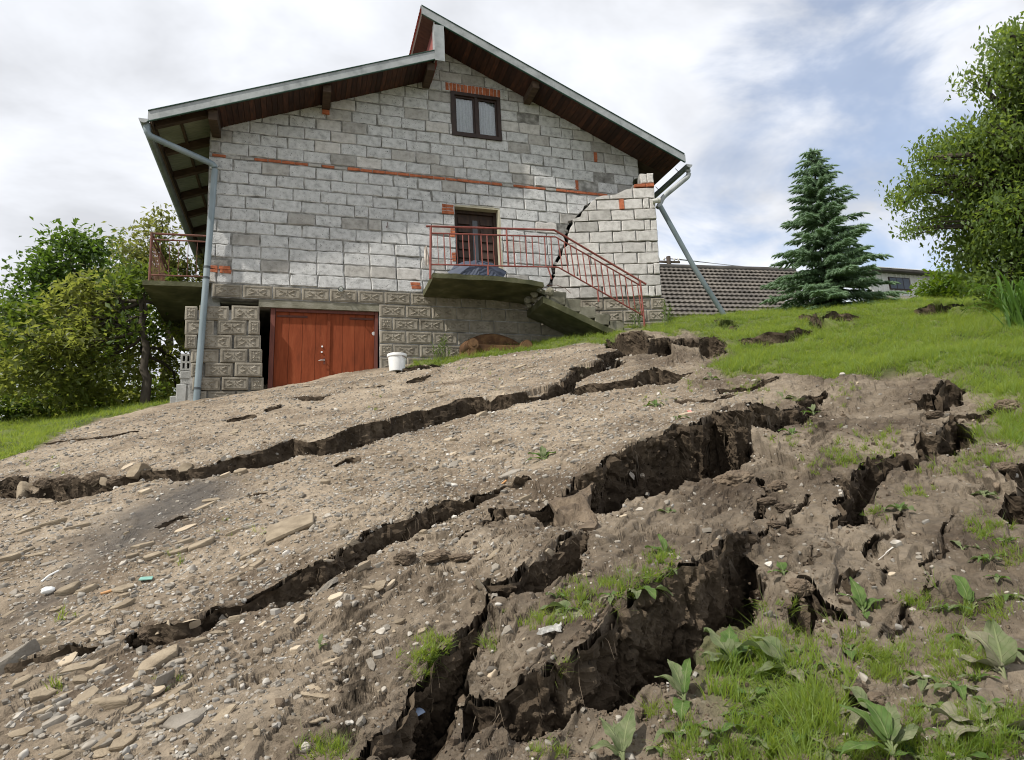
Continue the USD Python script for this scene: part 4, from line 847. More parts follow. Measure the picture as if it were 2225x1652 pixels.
def barge(r, edges, line):
    for a, b in zip(edges[:-1], edges[1:]):
        d = _hs.uniform(0, 0.004); P = lambda x, y, dz: (x, y, float(line(x)) + dz)
        part(r, "barge_strip", hexa([P(x, y - d, dz) for dz in (0.0, 0.185) for y in (-0.722, -0.712) for x in (a, b + 0.02)]), "galvanized")
        part(r, "strip_edge", hexa([P(x, y, dz) for dz in (-0.014, -0.001) for y in (-0.735, -0.700) for x in (a, b)]), "green_edge")
        part(r, "strip_edge", hexa([P(x, y, dz) for dz in (0.187, 0.203) for y in (-0.738, -0.66) for x in (a, b)]), "green_edge")
barge(rl, [-0.90, 0.10, 1.05, 2.75, 4.19], RL); barge(rr, [3.95, 4.95, 5.85, 6.75, 7.65, 8.6, 9.80], RR)
for r, x, h in ((rl, 0.12, 0.20), (rl, 2.10, 0.15), (rl, 4.13, 0.18), (rr, 6.38, 0.16)):
    ln = RL if r is rl else RR; part(r, "purlin", box((x - 0.075, -0.64, float(ln(x)) - h), (x + 0.075, -0.02, float(ln(x)) - 0.004)), "rafter_wood")
part(rl, "brick_pad", chamfered([(2.03, float(RL(2.1)) - 0.235), (2.17, float(RL(2.1)) - 0.235), (2.17, float(RL(2.1)) - 0.155), (2.03, float(RL(2.1)) - 0.155)], 0.0, -0.05, 0.006), "brick")
part(rr, "clerestory_wall", box((4.215, -0.60, float(RL(4.2)) - 0.05), (4.26, 9.2, float(RR(4.26)) + 0.02)), "red_sheet")
part(rr, "corner_strip", box((4.195, -0.735, float(RL(4.2)) - 0.03), (4.40, -0.722, float(RR(4.40)) - 0.005)), "galvanized")
part(rr, "corner_return", box((4.195, -0.722, float(RL(4.2)) - 0.03), (4.207, -0.55, float(RR(4.2)) - 0.03)), "galvanized")

# gutters and downpipes
def gutter(x, z, y0, y1, r=0.07):
    a = np.linspace(math.pi, 2 * math.pi, 9); n = len(a); pr = np.stack([np.cos(a) * r, np.sin(a) * r], 1); pi = pr * 0.93
    ring = np.vstack([pr, pi[::-1]]); m = len(ring); v = np.vstack([np.stack([x + ring[:, 0], np.full(m, y), z + ring[:, 1]], 1) for y in (y0, y1)]); i = np.arange(m); j = (i + 1) % m
    f = np.stack([i, j, j + m, i + m], 1)
    cap = np.array([[k, k + 1, m - 2 - k, m - 1 - k] for k in range(n - 1)])
    return v, np.vstack([tris(f), tris(cap), tris(cap[:, ::-1] + m)])
gl = part(house, "gutter", gutter(-0.965, 2.66, -0.72, 9.3, 0.075), "gutter_grey")
part(gl, "end_cap", slab_xz(Polygon([(-0.965 + 0.077 * math.cos(t), 2.66 + 0.077 * math.sin(t)) for t in np.linspace(math.pi, 2 * math.pi, 10)]), -0.727, -0.721), "galvanized")
gr = part(house, "gutter", gutter(9.90, 3.06, -0.72, 9.3, 0.075), "gutter_grey")
for y in (-0.35, 0.55, 1.5): part(gr, "gutter_bracket", tube([(9.78, y, 3.14), (9.84, y, 3.08), (9.90, y, 2.985)], 0.008, 5), "strap")
part(gr, "end_cap", slab_xz(Polygon([(9.90 + 0.077 * math.cos(t), 3.06 + 0.077 * math.sin(t)) for t in np.linspace(math.pi, 2 * math.pi, 10)]), -0.727, -0.721), "galvanized")
def elbowed(pts, r, bend=0.09):
    pts = [np.array(p, float) for p in pts]; out = [pts[0]]
    for a, b, c in zip(pts[:-2], pts[1:-1], pts[2:]):
        u, w = (a - b) / np.linalg.norm(a - b), (c - b) / np.linalg.norm(c - b)
        for t in np.linspace(0, 1, 5): out.append((1 - t) ** 2 * (b + u * bend) + 2 * t * (1 - t) * b + t * t * (b + w * bend))
    return tube(out + [pts[-1]], r, 14)
dl = part(house, "downpipe", elbowed([(-0.93, -0.62, 2.62), (-0.92, -0.62, 2.42), (0.13, -0.16, 2.21), (-0.045, -0.16, -2.4)], 0.055), "pipe_blue", 40)
for q in (0.22, 0.02, -1.98):
    c = np.array([0.13 - 0.175 * (2.21 - q) / 4.61, -0.16, q]); part(dl, "pipe_clip", tube([c + [0.001, 0, 0.02], c - [0.001, 0, 0.02]], 0.059, 14), "strap", 40)
dr_ = part(house, "downpipe", elbowed([(9.93, -0.60, 3.02), (9.96, -0.60, 2.86), (9.34, -0.42, 2.36), (9.20, -0.40, 2.10)], 0.055), "galvanized", 40, label="short upper downpipe elbow below the right eave")
part(house, "loose_downpipe", tube([(9.16, -0.56, 2.06), (9.9, -0.50, 0.72), (10.72, -0.42, -0.52)], 0.055, 16), "pipe_blue", 40)
st = on_y(1418, 438, -0.62); part(house, "pipe_stub", join([tube([st, st + [0.10, -0.05, 0.01]], 0.052, 14), tube([st + [0.10, -0.05, 0.01], st + [0.15, -0.07, 0.015]], 0.062, 14)]), "pvc", 40)
# lamp and hook on the wall
lp = on_y(740, 631, -0.005)
lm = part(house, "wall_lamp", lathe([(0.0, 0.0), (0.055, 0.0), (0.055, 0.03), (0.045, 0.045), (0.0, 0.045)], 14), "pvc", 40)
v = np.array(UsdGeom.Mesh(stage.GetPrimAtPath(lm)).GetPointsAttr().Get()) + origin_of(house)
UsdGeom.Mesh(stage.GetPrimAtPath(lm)).GetPointsAttr().Set(Vt.Vec3fArray.FromNumpy((np.stack([v[:, 0], -v[:, 2], v[:, 1]], 1) + lp - origin_of(house)).astype(np.float32)))
UsdGeom.Mesh(stage.GetPrimAtPath(lm)).GetNormalsAttr().Clear()
v, f = ico(2); part(lm, "bulb_globe", (v * 0.055 + lp + [0.0, -0.095, -0.005], f), "pane", True)
hk = on_y(842, 490, 0.0); part(wall, "iron_hook", join([tube([hk + [0, 0, 0.05], hk + [0, -0.03, 0.05], hk + [0.002, -0.03, -0.06]], 0.006, 6), tube([hk + [-0.02, -0.005, -0.02], hk + [-0.02, -0.03, -0.06]], 0.007, 6)]), "iron")

# side balcony
bal = part(house, "balcony", hexa([(-1.0, 0.02, -0.10), (-0.004, 0.02, -0.085), (-1.12, 5.1, -0.10), (-0.004, 5.1, -0.085), (-1.0, 0.02, -0.015), (-0.004, 0.02, 0.0), (-1.12, 5.1, -0.015), (-0.004, 5.1, 0.0)]), "mossy_concrete")
def bar(parent, name, a, b, r, mat="rail_red", sides=6): part(parent, name, tube([a, b], r, sides), mat, 50)
for z, r in ((0.88, 0.020), (0.77, 0.014), (0.10, 0.014)):
    bar(bal, "rail", (-0.90, 0.06, z), (-0.005, 0.06, z + 0.02), r, "rail_rust"); bar(bal, "rail", (-0.90, 0.06, z), (-0.98, 5.0, z), r, "rail_rust")
for y in (0.06, 2.5, 5.0): bar(bal, "railing_post", (-0.90 - 0.016 * y, y, -0.02), (-0.90 - 0.016 * y, y, 0.90), 0.022, "rail_rust")
for k in range(1, 44): y = 0.06 + k * 0.113; bar(bal, "baluster", (-0.90 - 0.016 * y, y, 0.10), (-0.90 - 0.016 * y, y, 0.77), 0.006, "rail_rust", 4)
for k in range(1, 6): bar(bal, "baluster", (-0.90 + k * 0.15, 0.06, 0.10), (-0.90 + k * 0.15, 0.06, 0.77), 0.005, "rail_rust", 4)

# ------------------------------------------------------------------ outside stair with its landing, broken where they met
stair = thing("outside_stair", "concrete landing and outside stair with red railing, broken off the house wall", "stairs", (6.2, -0.6, -0.9))
def rough_slab(n, m, fn, thick, amp, seed):
    u, w = np.meshgrid(np.linspace(0, 1, n), np.linspace(0, 1, m), indexing="ij")
    t = fn(u, w); b = t - np.stack([0 * u, 0 * u, thick(u, w)], -1)
    jit = lambda P, s: P + (np.stack([fbm(P * 5, 3, s), fbm(P * 5, 3, s + 1), fbm(P * 6, 3, s + 2)], -1) - 0.5) * amp
    t, b = jit(t, seed), jit(b, seed + 5)
    v = np.vstack([t.reshape(-1, 3), b.reshape(-1, 3)]); N = n * m; i, j = np.meshgrid(np.arange(n - 1), np.arange(m - 1), indexing="ij")
    q = np.stack([i * m + j, (i + 1) * m + j, (i + 1) * m + j + 1, i * m + j + 1], -1).reshape(-1, 4); f = [tris(q), tris(q[:, ::-1] + N)]
    per = np.concatenate([np.arange(n) * m, (n - 1) * m + np.arange(1, m), (np.arange(n - 2, -1, -1)) * m + m - 1, np.arange(m - 2, 0, -1)]); k = np.roll(per, -1)
    f.append(tris(np.stack([per, per + N, k + N, k], 1))); return v, np.vstack(f)
def land(u, w):
    x = 3.96 + 2.28 * u - 0.16 * u**6 * (0.5 + np.sin(w * 9)); return np.stack([x, -0.005 - 1.10 * w, 0.035 - 0.16 * np.clip(u - 0.55, 0, 1) ** 1.5 * 1.6 - 0.01 * w], -1)
part(stair, "landing", rough_slab(40, 20, land, lambda u, w: 0.125 - 0.03 * w, 0.03, 91), "mossy_concrete", 35)
def flight(u, w): return np.stack([6.10 + 2.15 * u, -0.06 - 0.98 * w, -0.30 - 0.92 * u + 0 * w], -1)
part(stair, "stair_slab", rough_slab(30, 14, flight, lambda u, w: 0.13 + 0 * u, 0.03, 93), "mossy_concrete", 35)
for i in range(6):
    x0 = 6.30 + 0.305 * i; zt = -0.145 - 0.137 * i
    part(stair, "step", chamfered(ragged_rect(x0, x0 + 0.34, -0.32 - 0.425 * (x0 - 6.1), zt, 0.008, _hs), -0.07, -0.90, 0.012), "concrete")
for i in range(14):                                          # lumps of concrete and bent bars at the break
    v, f = ico(1); v = v * _hs.uniform(0.03, 0.085) * (0.75 + 0.6 * noise(v * 1.9 + i * 5)[:, None]) + [6.12 + _hs.normal(0, 0.09), _hs.uniform(-1.05, -0.1), -0.14 + _hs.normal(0, 0.055)]
    part(stair, "broken_lump", (v, f), "concrete")
for i in range(4):
    a = np.array([5.95 + 0.1 * i, -0.3 - 0.2 * i, -0.03]); part(stair, "bent_bar", tube([a, a + [0.2, 0, 0.02], a + [0.36, -0.05, -0.06], a + [0.46, -0.07, -0.16]], 0.006, 5), "iron")
YR = -1.05
R1 = lambda x: 0.97 + 0.04 * (x - 3.9)                       # hand rail of the landing
sl = lambda x, a: a - 0.54 * (x - 6.42)
rail_pt = lambda q: on_y(*q, YR)
A0, A1, A2 = rail_pt((926, 492)), rail_pt((1204, 500)), rail_pt((1404, 618))
B0, B1, B2 = rail_pt((937, 507)), rail_pt((1207, 515)), rail_pt((1393, 621.5))
C0, C1, C2 = rail_pt((938, 575)), rail_pt((1213, 581)), rail_pt((1399, 687))
railing = part(stair, "railing", tube([A0, (A0 + A1) / 2, A1 - (A1 - A0) * 0.02, A1, A1 + (A2 - A1) * 0.02, (A1 + A2) / 2, A2], 0.021, 8), "rail_red", 50)
for P, r in (((B0, B1, B2), 0.015), ((C0, C1, C2), 0.015)): part(railing, "rail", tube([P[0], (P[0] + P[1]) / 2, P[1], (P[1] + P[2]) / 2, P[2]], r, 6), "rail_red", 50)
pb = rail_pt((935, 606)); part(railing, "post", tube([pb, rail_pt((936, 494))], 0.023, 8), "rail_red", 50)
part(railing, "post", tube([rail_pt((1105, 579)), rail_pt((1100, 496))], 0.019, 8), "rail_red", 50)
part(railing, "post", tube([rail_pt((1402, 722)), rail_pt((1391, 612))], 0.021, 8), "rail_red", 50)
part(railing, "post", tube([rail_pt((1060, 578)), rail_pt((1061, 598))], 0.017, 6), "rail_red", 50)
part(railing, "post", tube([rail_pt((1190, 580)), rail_pt((1199, 607))], 0.015, 6), "rail_red", 50)
part(railing, "post", tube([rail_pt((1298, 628)), rail_pt((1301, 656))], 0.017, 6), "rail_red", 50)
tops = [(950, 509), (964, 509), (977, 510), (991, 510), (1005, 511), (1018, 511), (1031, 511), (1045, 512), (1058, 512), (1071, 512), (1085, 512), (1115, 513), (1129, 513), (1142, 514), (1156, 514), (1170, 514), (1183, 515), (1197, 515)]
for i, (x, y) in enumerate(tops):
    t = (x - 938) / 275.0; bx = x + 3.5 - 0.0 * i; bar(railing, "baluster", rail_pt((x, y)), rail_pt((bx, 575 + 6 * t)), 0.012 if i % 3 else 0.006, "rail_red")
for i in range(14):
    t = (i + 0.4) / 14.0; x, y = 1207 + 186 * t, 515 + 106.5 * t; t2 = t + 0.02; bar(railing, "baluster", rail_pt((x, y)), rail_pt((1213 + 186 * t2, 581 + 106 * t2)), 0.012, "rail_red")
# ------------------------------------------------------------------ torn faces of the fissures, crumbling and undercut
_er = np.random.default_rng(33)
def unwarp(p):
    q = p.copy()
    for _ in range(3):
        w = np.stack(domain(q[:, 0], q[:, 1]), 1) - q; q = p - w
    return q
roots, face_pts = [], []
for fi, f in enumerate(_made):
    L = np.linalg.norm(np.diff(f.tl, axis=0), axis=1).sum(); mid = f.tl[len(f.tl) // 2]; dist = math.hypot(mid[0] - CAM[0], mid[1] - CAM[1])
    if L < 0.1: continue
    st = 0.0028 * dist + 0.0015; nu = int(np.clip(L / st, 12, 460)); top = resample(f.tl, nu)
    s = np.concatenate([[0], np.cumsum(np.linalg.norm(np.diff(top, axis=0), axis=1))]) / max(L, 1e-6); s = np.clip(s, 0, 1)
    taper = np.clip(np.minimum(s, 1 - s) / 0.05, 0, 1) ** 0.7
    deep = (np.interp(s, f.st, f.sv) + f.depth * 1.25) * (0.15 + 0.85 * taper)
    nv = int(np.clip((f.depth + f.sv.max()) / st, 8, 150))
    w0 = unwarp(top); tang = np.gradient(w0, axis=0); tang = gaussian_filter(tang, (3, 0)); tang /= np.linalg.norm(tang, axis=1, keepdims=True) + 1e-9
    back = np.stack([-tang[:, 1], tang[:, 0]], 1)           # away from the gap, under the raised block
    zl = ground_z(w0[:, 0] + back[:, 0] * 0.035, w0[:, 1] + back[:, 1] * 0.035)
    vv = np.linspace(0, 1, nv)
    D = deep[:, None] * vv[None, :]
    lean = 0.08 + 0.20 * noise(np.stack([s * L * 1.3, np.full(nu, fi * 9.1), np.zeros(nu)], 1), 95)
    P = np.empty((nu, nv, 3)); off = 0.024 - lean[:, None] * D + 0.05 * (vv[None, :] ** 3) * (0.5 + D)
    P[..., 0] = w0[:, None, 0] - back[:, None, 0] * off; P[..., 1] = w0[:, None, 1] - back[:, None, 1] * off; P[..., 2] = zl[:, None] - 0.012 - D
    big = fbm(P * 6.0, 3, 101) - 0.5; cl = fbm(P * np.array([16, 16, 21.0]), 4, 102) - 0.5; crumb = fbm(P * 60.0, 2, 103) - 0.5
    blocky = np.abs(fbm(P * 9.0, 2, 104) - 0.5)
    grow = np.clip(vv / 0.06, 0.12, 1)[None, :]
    out = (big * 0.085 + cl * 0.075 + crumb * 0.034 - np.clip(0.05 - blocky, 0, 1) * 0.55) * grow * min(1.0, 0.45 + f.depth * 1.6)
    P[..., :2] += -back[:, None, :] * out[..., None]; P[..., 2] += (cl * 0.03 + crumb * 0.01) * np.clip(vv / 0.1, 0, 1)[None, :]
    i, j = np.meshgrid(np.arange(nu - 1), np.arange(nv - 1), indexing="ij")
    q = np.stack([i * nv + j, i * nv + j + 1, (i + 1) * nv + j + 1, (i + 1) * nv + j], -1).reshape(-1, 4)
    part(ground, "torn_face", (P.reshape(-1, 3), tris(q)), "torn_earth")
    if f.depth >= 0.12:
        k = _er.integers(0, nu * nv, int(L * (f.depth + f.sv.max()) * 1500)); k = k[(k % nv) > nv * 0.12]; face_pts.append(P.reshape(-1, 3)[k] - np.repeat(np.column_stack([back, 0 * back[:, :1]]), nv, 0)[k] * 0.004)
    # roots and sod fringe under the lip
    if f.depth >= 0.2:
        for k in range(int(L * 16)):
            u = _er.integers(2, nu - 2); a = np.array([*w0[u], zl[u] - _er.uniform(0.005, 0.05)]) - np.array([*back[u], 0]) * 0.015
            l = _er.uniform(0.012, 0.06) * (1.8 if _er.random() < 0.12 else 1); d = np.array([*(-back[u] * _er.uniform(0.1, 0.7) + tang[u] * _er.normal(0, 0.5)), -_er.uniform(0.5, 1.2)]); d /= np.linalg.norm(d)
            b = a + d * l * 0.5 + _er.normal(0, 0.006, 3); c = a + d * l + [0, 0, -0.25 * l] + _er.normal(0, 0.012, 3)
            roots.append(tube([a, b, c], [0.0010, 0.0008, 0.0004], 3, False))
part(ground, "root_fringe", join(roots), "root", kind="stuff")

# ------------------------------------------------------------------ stones, gravel, crumbs
def stone_mesh(r, flat=0.35, sharp=0.5, n=None):
    n = n or int(r.integers(5, 9)); a = np.sort((np.arange(n) + r.uniform(-0.38, 0.38, n)) / n * 2 * math.pi); rad = r.uniform(0.66, 1.08, n)
    asp = r.uniform(0.55, 0.95); ring = np.stack([np.cos(a) * rad, np.sin(a) * rad * asp], 1)
    lv = [(-1.0, 0.85), (0.2, 1.0), (0.8, 0.965), (1.0, 0.90 - 0.35 * (1 - sharp))]
    v = np.vstack([np.column_stack([ring * k + r.normal(0, 0.02, ring.shape), np.full(n, z * flat) + r.normal(0, 0.03 * flat, n) + 0.10 * flat * ring[:, 0]]) for z, k in lv] + [[[0, 0, flat * (1.0 + 0.12 * r.random())]]])
    i = np.arange(n); j = (i + 1) % n; f = []
    for b in range(3): f += [np.stack([b * n + i, b * n + j, b * n + n + j], 1), np.stack([b * n + i, b * n + n + j, b * n + n + i], 1)]
    f.append(np.stack([3 * n + i, 3 * n + j, np.full(n, 4 * n)], 1)); return v, np.vstack(f)
def frame_on(n, ang):
    x = np.array([math.cos(ang), math.sin(ang), 0.0]); x -= n * (x @ n); x /= np.linalg.norm(x); return np.stack([x, np.cross(n, x), n], 1)
def put_stone(p, size, ang, r, flat=0.3, sharp=0.5, mat="stone", sink=0.35, aspect=1.0, tilt=0.12):
    n = ground_n(p[0], p[1], 0.06) + r.normal(0, tilt, 3); n /= np.linalg.norm(n)
    v, f = stone_mesh(r, flat, sharp); v = v * [1, aspect, 1]
    part(ground, "stone", ((v * size / 2) @ frame_on(n, ang).T + [p[0], p[1], float(ground_z(p[0], p[1])) + size / 2 * flat * (1 - 2 * sink)], f), mat, 35)
DIPX = math.atan2(0.55, 0.83)
# stones one can name: picture place, length in picture, and how they lie
for (px, py, w, asp, flat, mat, ang) in [(618, 1152, 150, 0.85, 0.14, "stone", 0.15), (342, 1446, 115, 0.6, 0.28, "stone", 0.75), (1041, 1271, 42, 0.8, 0.35, "stone_pale", 0.3), (1068, 1467, 40, 1.0, 0.38, "stone_pale", 0.6), (1937, 1250, 19, 0.9, 0.4, "stone_pale", 0),
        (1080, 964, 34, 0.8, 0.5, "stone", 0.2), (765, 1067, 66, 0.6, 0.16, "stone", 0.1), (1139, 1088, 40, 0.55, 0.5, "stone", 0.0), (440, 1106, 62, 0.6, 0.18, "stone", 0.3), (437, 1187, 60, 0.55, 0.3, "stone", 0.4), (547, 1206, 60, 0.5, 0.22, "stone", 0.6), (560, 1226, 40, 0.7, 0.25, "stone", 0.6),
        (515, 1349, 50, 0.8, 0.45, "stone", 0.2), (505, 1262, 42, 0.8, 0.3, "stone", 0.5), (410, 1380, 50, 0.4, 0.4, "stone_pale", 0.1), (432, 1398, 44, 0.8, 0.4, "stone", 0.8), (470, 1380, 34, 0.8, 0.4, "stone", 0.2), (356, 1484, 48, 0.3, 0.8, "stone_grey", 0.9), (386, 1508, 56, 0.5, 0.3, "stone", 0.7),
        (286, 1548, 56, 0.6, 0.28, "stone", 0.6), (335, 1540, 40, 0.7, 0.4, "stone", 0.4), (50, 1486, 46, 0.9, 0.4, "stone", 1.0), (176, 1482, 46, 0.6, 0.4, "stone", 2.6), (236, 1462, 30, 0.8, 0.6, "stone_grey", 0.3), (95, 1512, 44, 0.7, 0.4, "stone", 0.3), (140, 1516, 36, 0.7, 0.4, "stone", 0.4), (118, 1572, 56, 0.5, 0.3, "stone_grey", 0.5),
        (170, 1582, 44, 0.5, 0.4, "stone_grey", 0.3), (95, 1550, 44, 0.6, 0.35, "stone", 0.4), (228, 1618, 56, 0.5, 0.4, "stone", 0.8), (265, 1502, 34, 0.6, 0.4, "stone_pale", 0.3), (75, 1410, 70, 0.5, 0.4, "stone", 0.1), (30, 1446, 80, 0.5, 0.5, "stone_grey", 0.4), (190, 1285, 44, 0.7, 0.4, "stone", 0.5), (168, 1355, 60, 0.5, 0.25, "stone", 0.2),
        (214, 1356, 34, 0.9, 0.4, "stone", 0.0), (265, 1318, 44, 0.7, 0.3, "stone", 0.4), (268, 1282, 46, 0.6, 0.25, "stone", 0.4), (150, 1285, 54, 0.6, 0.4, "stone", 0.3), (10, 1220, 56, 0.5, 0.35, "stone", 0.1), (110, 1140, 60, 0.4, 0.2, "stone", 0.1), (165, 1148, 60, 0.4, 0.2, "stone", 0.1), (60, 1155, 40, 0.5, 0.25, "stone", 0.2),
        (80, 1208, 50, 0.4, 0.2, "stone", 0.1), (45, 1203, 44, 0.4, 0.2, "stone", 0.1), (312, 1190, 56, 0.5, 0.3, "stone", 0.6), (330, 1212, 50, 0.4, 0.3, "stone", 0.7), (285, 1212, 36, 0.6, 0.4, "stone", 0.3), (390, 1200, 46, 0.5, 0.3, "stone", 0.4), (400, 1180, 46, 0.5, 0.3, "stone", 0.3), (510, 1160, 50, 0.5, 0.3, "stone", 0.4), (545, 1147, 34, 0.7, 0.4, "stone_grey", 0.2),
        (315, 1072, 32, 0.7, 0.5, "stone_pale", 0.2), (142, 1096, 24, 0.9, 0.5, "stone", 0.2), (235, 1052, 34, 0.8, 0.8, "stone", 1.2), (300, 1030, 46, 0.7, 0.8, "stone", 0.8), (405, 1035, 40, 0.9, 0.7, "stone", 0.8), (55, 1075, 40, 0.7, 0.7, "stone", 0.8), (490, 1036, 32, 0.6, 0.4, "stone_pale", 0.2), (523, 1027, 28, 0.8, 0.5, "stone", 0.5),
        (985, 958, 20, 0.8, 0.6, "stone", 0), (890, 1026, 24, 0.9, 0.7, "stone", 0), (945, 1022, 24, 0.9, 0.7, "stone_grey", 0), (706, 1050, 30, 0.6, 0.4, "stone", 0.2), (755, 1045, 22, 0.6, 0.5, "stone", 0.2), (840, 990, 34, 0.5, 0.25, "stone", 0.1), (1045, 905, 34, 0.9, 0.5, "stone", 0.5), (1185, 920, 40, 0.5, 0.2, "stone", 0.2), (1222, 908, 36, 0.45, 0.2, "stone_pale", 0.1),
        (1135, 826, 24, 0.8, 0.4, "stone_pale", 0.2), (1262, 820, 18, 0.8, 0.5, "stone", 0.1), (1130, 798, 34, 0.4, 0.2, "stone", 0.1), (1160, 798, 30, 0.4, 0.2, "stone", 0.1), (930, 799, 24, 0.5, 0.3, "stone", 0.1), (905, 892, 28, 0.6, 0.3, "stone", 0.3), (945, 853, 40, 0.4, 0.2, "stone", 0.2), (650, 927, 34, 0.4, 0.2, "stone", 0.1), (700, 928, 34, 0.5, 0.2, "stone", 0.1),
        (1494, 905, 40, 0.7, 0.45, "stone_pale", 0.2), (1390, 840, 30, 0.6, 0.3, "stone", 0.2), (780, 1360, 20, 0.7, 0.4, "stone_pale", 0.3), (790, 1235, 36, 0.9, 0.7, "stone", 0.6), (730, 1300, 40, 0.8, 0.35, "stone_pale", 0.2), (680, 1290, 44, 0.6, 0.35, "stone_pale", 0.2), (650, 1350, 34, 0.8, 0.35, "stone_pale", 0.8), (645, 1415, 26, 0.9, 0.6, "stone_pale", 0), (571, 1358, 26, 0.8, 0.3, "stone_pale", 1.0),
        (850, 1275, 40, 0.35, 0.6, "stone_pale", 0.9), (1200, 1375, 14, 0.8, 0.4, "stone_pale", 0), (1275, 1250, 22, 0.6, 0.4, "stone_pale", 0), (1355, 1123, 24, 0.5, 0.3, "stone_pale", 0.1)]:
    p = seat(px, py); put_stone(p, max(0.02, w * np.linalg.norm(p - CAM) / FPX), ang, _er, flat * 0.8, 0.85, mat, 0.46, asp, 0.06)
# and the many flat field stones pressed into the yard, biggest in view first
n_st = 0
while n_st < 150:
    px, py = _er.uniform(0, 1420), _er.uniform(790, 1640)
    if py < 1652 - 0.62 * px * 1.0 + 0 and False: continue
    p = seat(px, py); q = p[None, :]
    gq = float(cover(_gravel, q[:, 0], q[:, 1], 0.7, 0.45, 51)[0])
    if _er.random() > gq * 0.9 * np.clip(3.4 * (float(fbm(np.array([p[0] * 1.4, p[1] * 1.4, 0.0]), 3, 119)) - 0.33), 0.12, 1) or in_cut(p[0], p[1]) > 0.01 or float(grassiness(q[:, 0], q[:, 1])[0]) > 0.4 or float(cover(_ash, q[:, 0], q[:, 1], 0.18, 0.14, 61)[0]) > 0.4 and _er.random() < 0.85: continue
    d = np.linalg.norm(p - CAM); sz = float(np.clip(_er.lognormal(-2.72, 0.42), 0.03, 0.125)) * (1.0 + 0.06 * d)
    if sz * FPX / d < 18: continue
    put_stone(p, sz, _er.normal(0.35, 0.5), _er, _er.uniform(0.08, 0.20), 0.85, _er.choice(["stone", "stone", "stone", "stone_grey", "stone_pale"]), _er.uniform(0.52, 0.74), _er.uniform(0.5, 0.9), 0.07); n_st += 1

def instancer(path, protos, pos, frames, scales, idx, kind="stuff", label=None, cat=None):
    """protos: [(mesh, material)]; frames (n, 3, 3) columns are the axes."""
    pi = UsdGeom.PointInstancer.Define(stage, path); rel = []
    for k, (m, mat, sm) in enumerate(protos):
        pp = f"{path}/{m[2] if len(m) > 2 else 'piece'}_{k:03d}"; usdkit.mesh(stage, pp, (m[0], m[1]), M(mat), sm); rel.append(pp)
    pi.CreatePrototypesRel().SetTargets([Sdf.Path(r) for r in rel])
    pi.CreatePositionsAttr(Vt.Vec3fArray.FromNumpy(np.asarray(pos, np.float32)))
    pi.CreateProtoIndicesAttr(Vt.IntArray.FromNumpy(np.asarray(idx, np.int32)))
    s = np.asarray(scales, np.float32); s = np.repeat(s[:, None], 3, 1) if s.ndim == 1 else s
    pi.CreateScalesAttr(Vt.Vec3fArray.FromNumpy(s))
    from scipy.spatial.transform import Rotation
    q = Rotation.from_matrix(frames).as_quat().astype(np.float16)
    pi.CreateOrientationsAttr(Vt.QuathArray.FromNumpy(q))
    return tag(path, label, cat, kind=kind)
def scatter(n, r, area, near_bias=1.0, rmax=10.0, rmin=0.9):
    """Points of the hillside in view, evenly over the picture rather than over the ground."""
    az = r.uniform(-0.74, 0.74, n); rr = np.exp(r.uniform(math.log(rmin), math.log(rmax), n))
    return CAM[0] + rr * np.sin(az + FWD), CAM[1] + rr * np.cos(az + FWD), rr
def frames_on(x, y, r, tilt=0.2, up=0.0):
    n = ground_n(x, y, 0.03); n = n * (1 - up) + np.array([0, 0, up]) + r.normal(0, tilt, n.shape); n /= np.linalg.norm(n, axis=1, keepdims=True)
    a = r.uniform(0, 2 * math.pi, len(x)); t = np.stack([np.cos(a), np.sin(a), np.zeros(len(x))], 1); t -= n * np.einsum("ij,ij->i", t, n)[:, None]; t /= np.linalg.norm(t, axis=1, keepdims=True)
    return np.stack([t, np.cross(n, t), n], 2)
# gravel
_gr = np.random.default_rng(44)
peb = []
for k in range(8):
    m = stone_mesh(_gr, _gr.uniform(0.35, 0.75), 0.4, 6); peb.append(((m[0] / 2, m[1], "pebble"), ["pebble", "pebble", "stone_grey", "pebble", "stone", "pebble", "stone_grey", "pebble"][k], 50))
x, y, rr = scatter(150000, _gr, None, rmax=12.0, rmin=1.0)
gv = cover(_gravel, x, y, 0.7, 0.45, 51); ash = cover(_ash, x, y, 0.18, 0.14, 61); ok = (_gr.random(len(x)) < (0.035 + 0.62 * gv ** 1.3 * (0.25 + 1.1 * fbm(np.stack([x * 1.6, y * 1.6, 0 * x], 1), 3, 111) ** 1.2)) * (1 - 0.8 * ash)) & (grassiness(x, y) < 0.35)
x, y, rr = x[ok], y[ok], rr[ok]
sz = np.clip(_gr.lognormal(-4.35, 0.5, len(x)), 0.004, 0.045) * np.interp(rr, [0, 3, 12], [0.75, 1, 1.7])
z = ground_z(x, y) - 0.0; fr = frames_on(x, y, _gr, 0.25)
instancer("/World/ground/gravel", peb, np.stack([x, y, z + sz * 0.06], 1), fr, sz, _gr.integers(0, 8, len(x)))
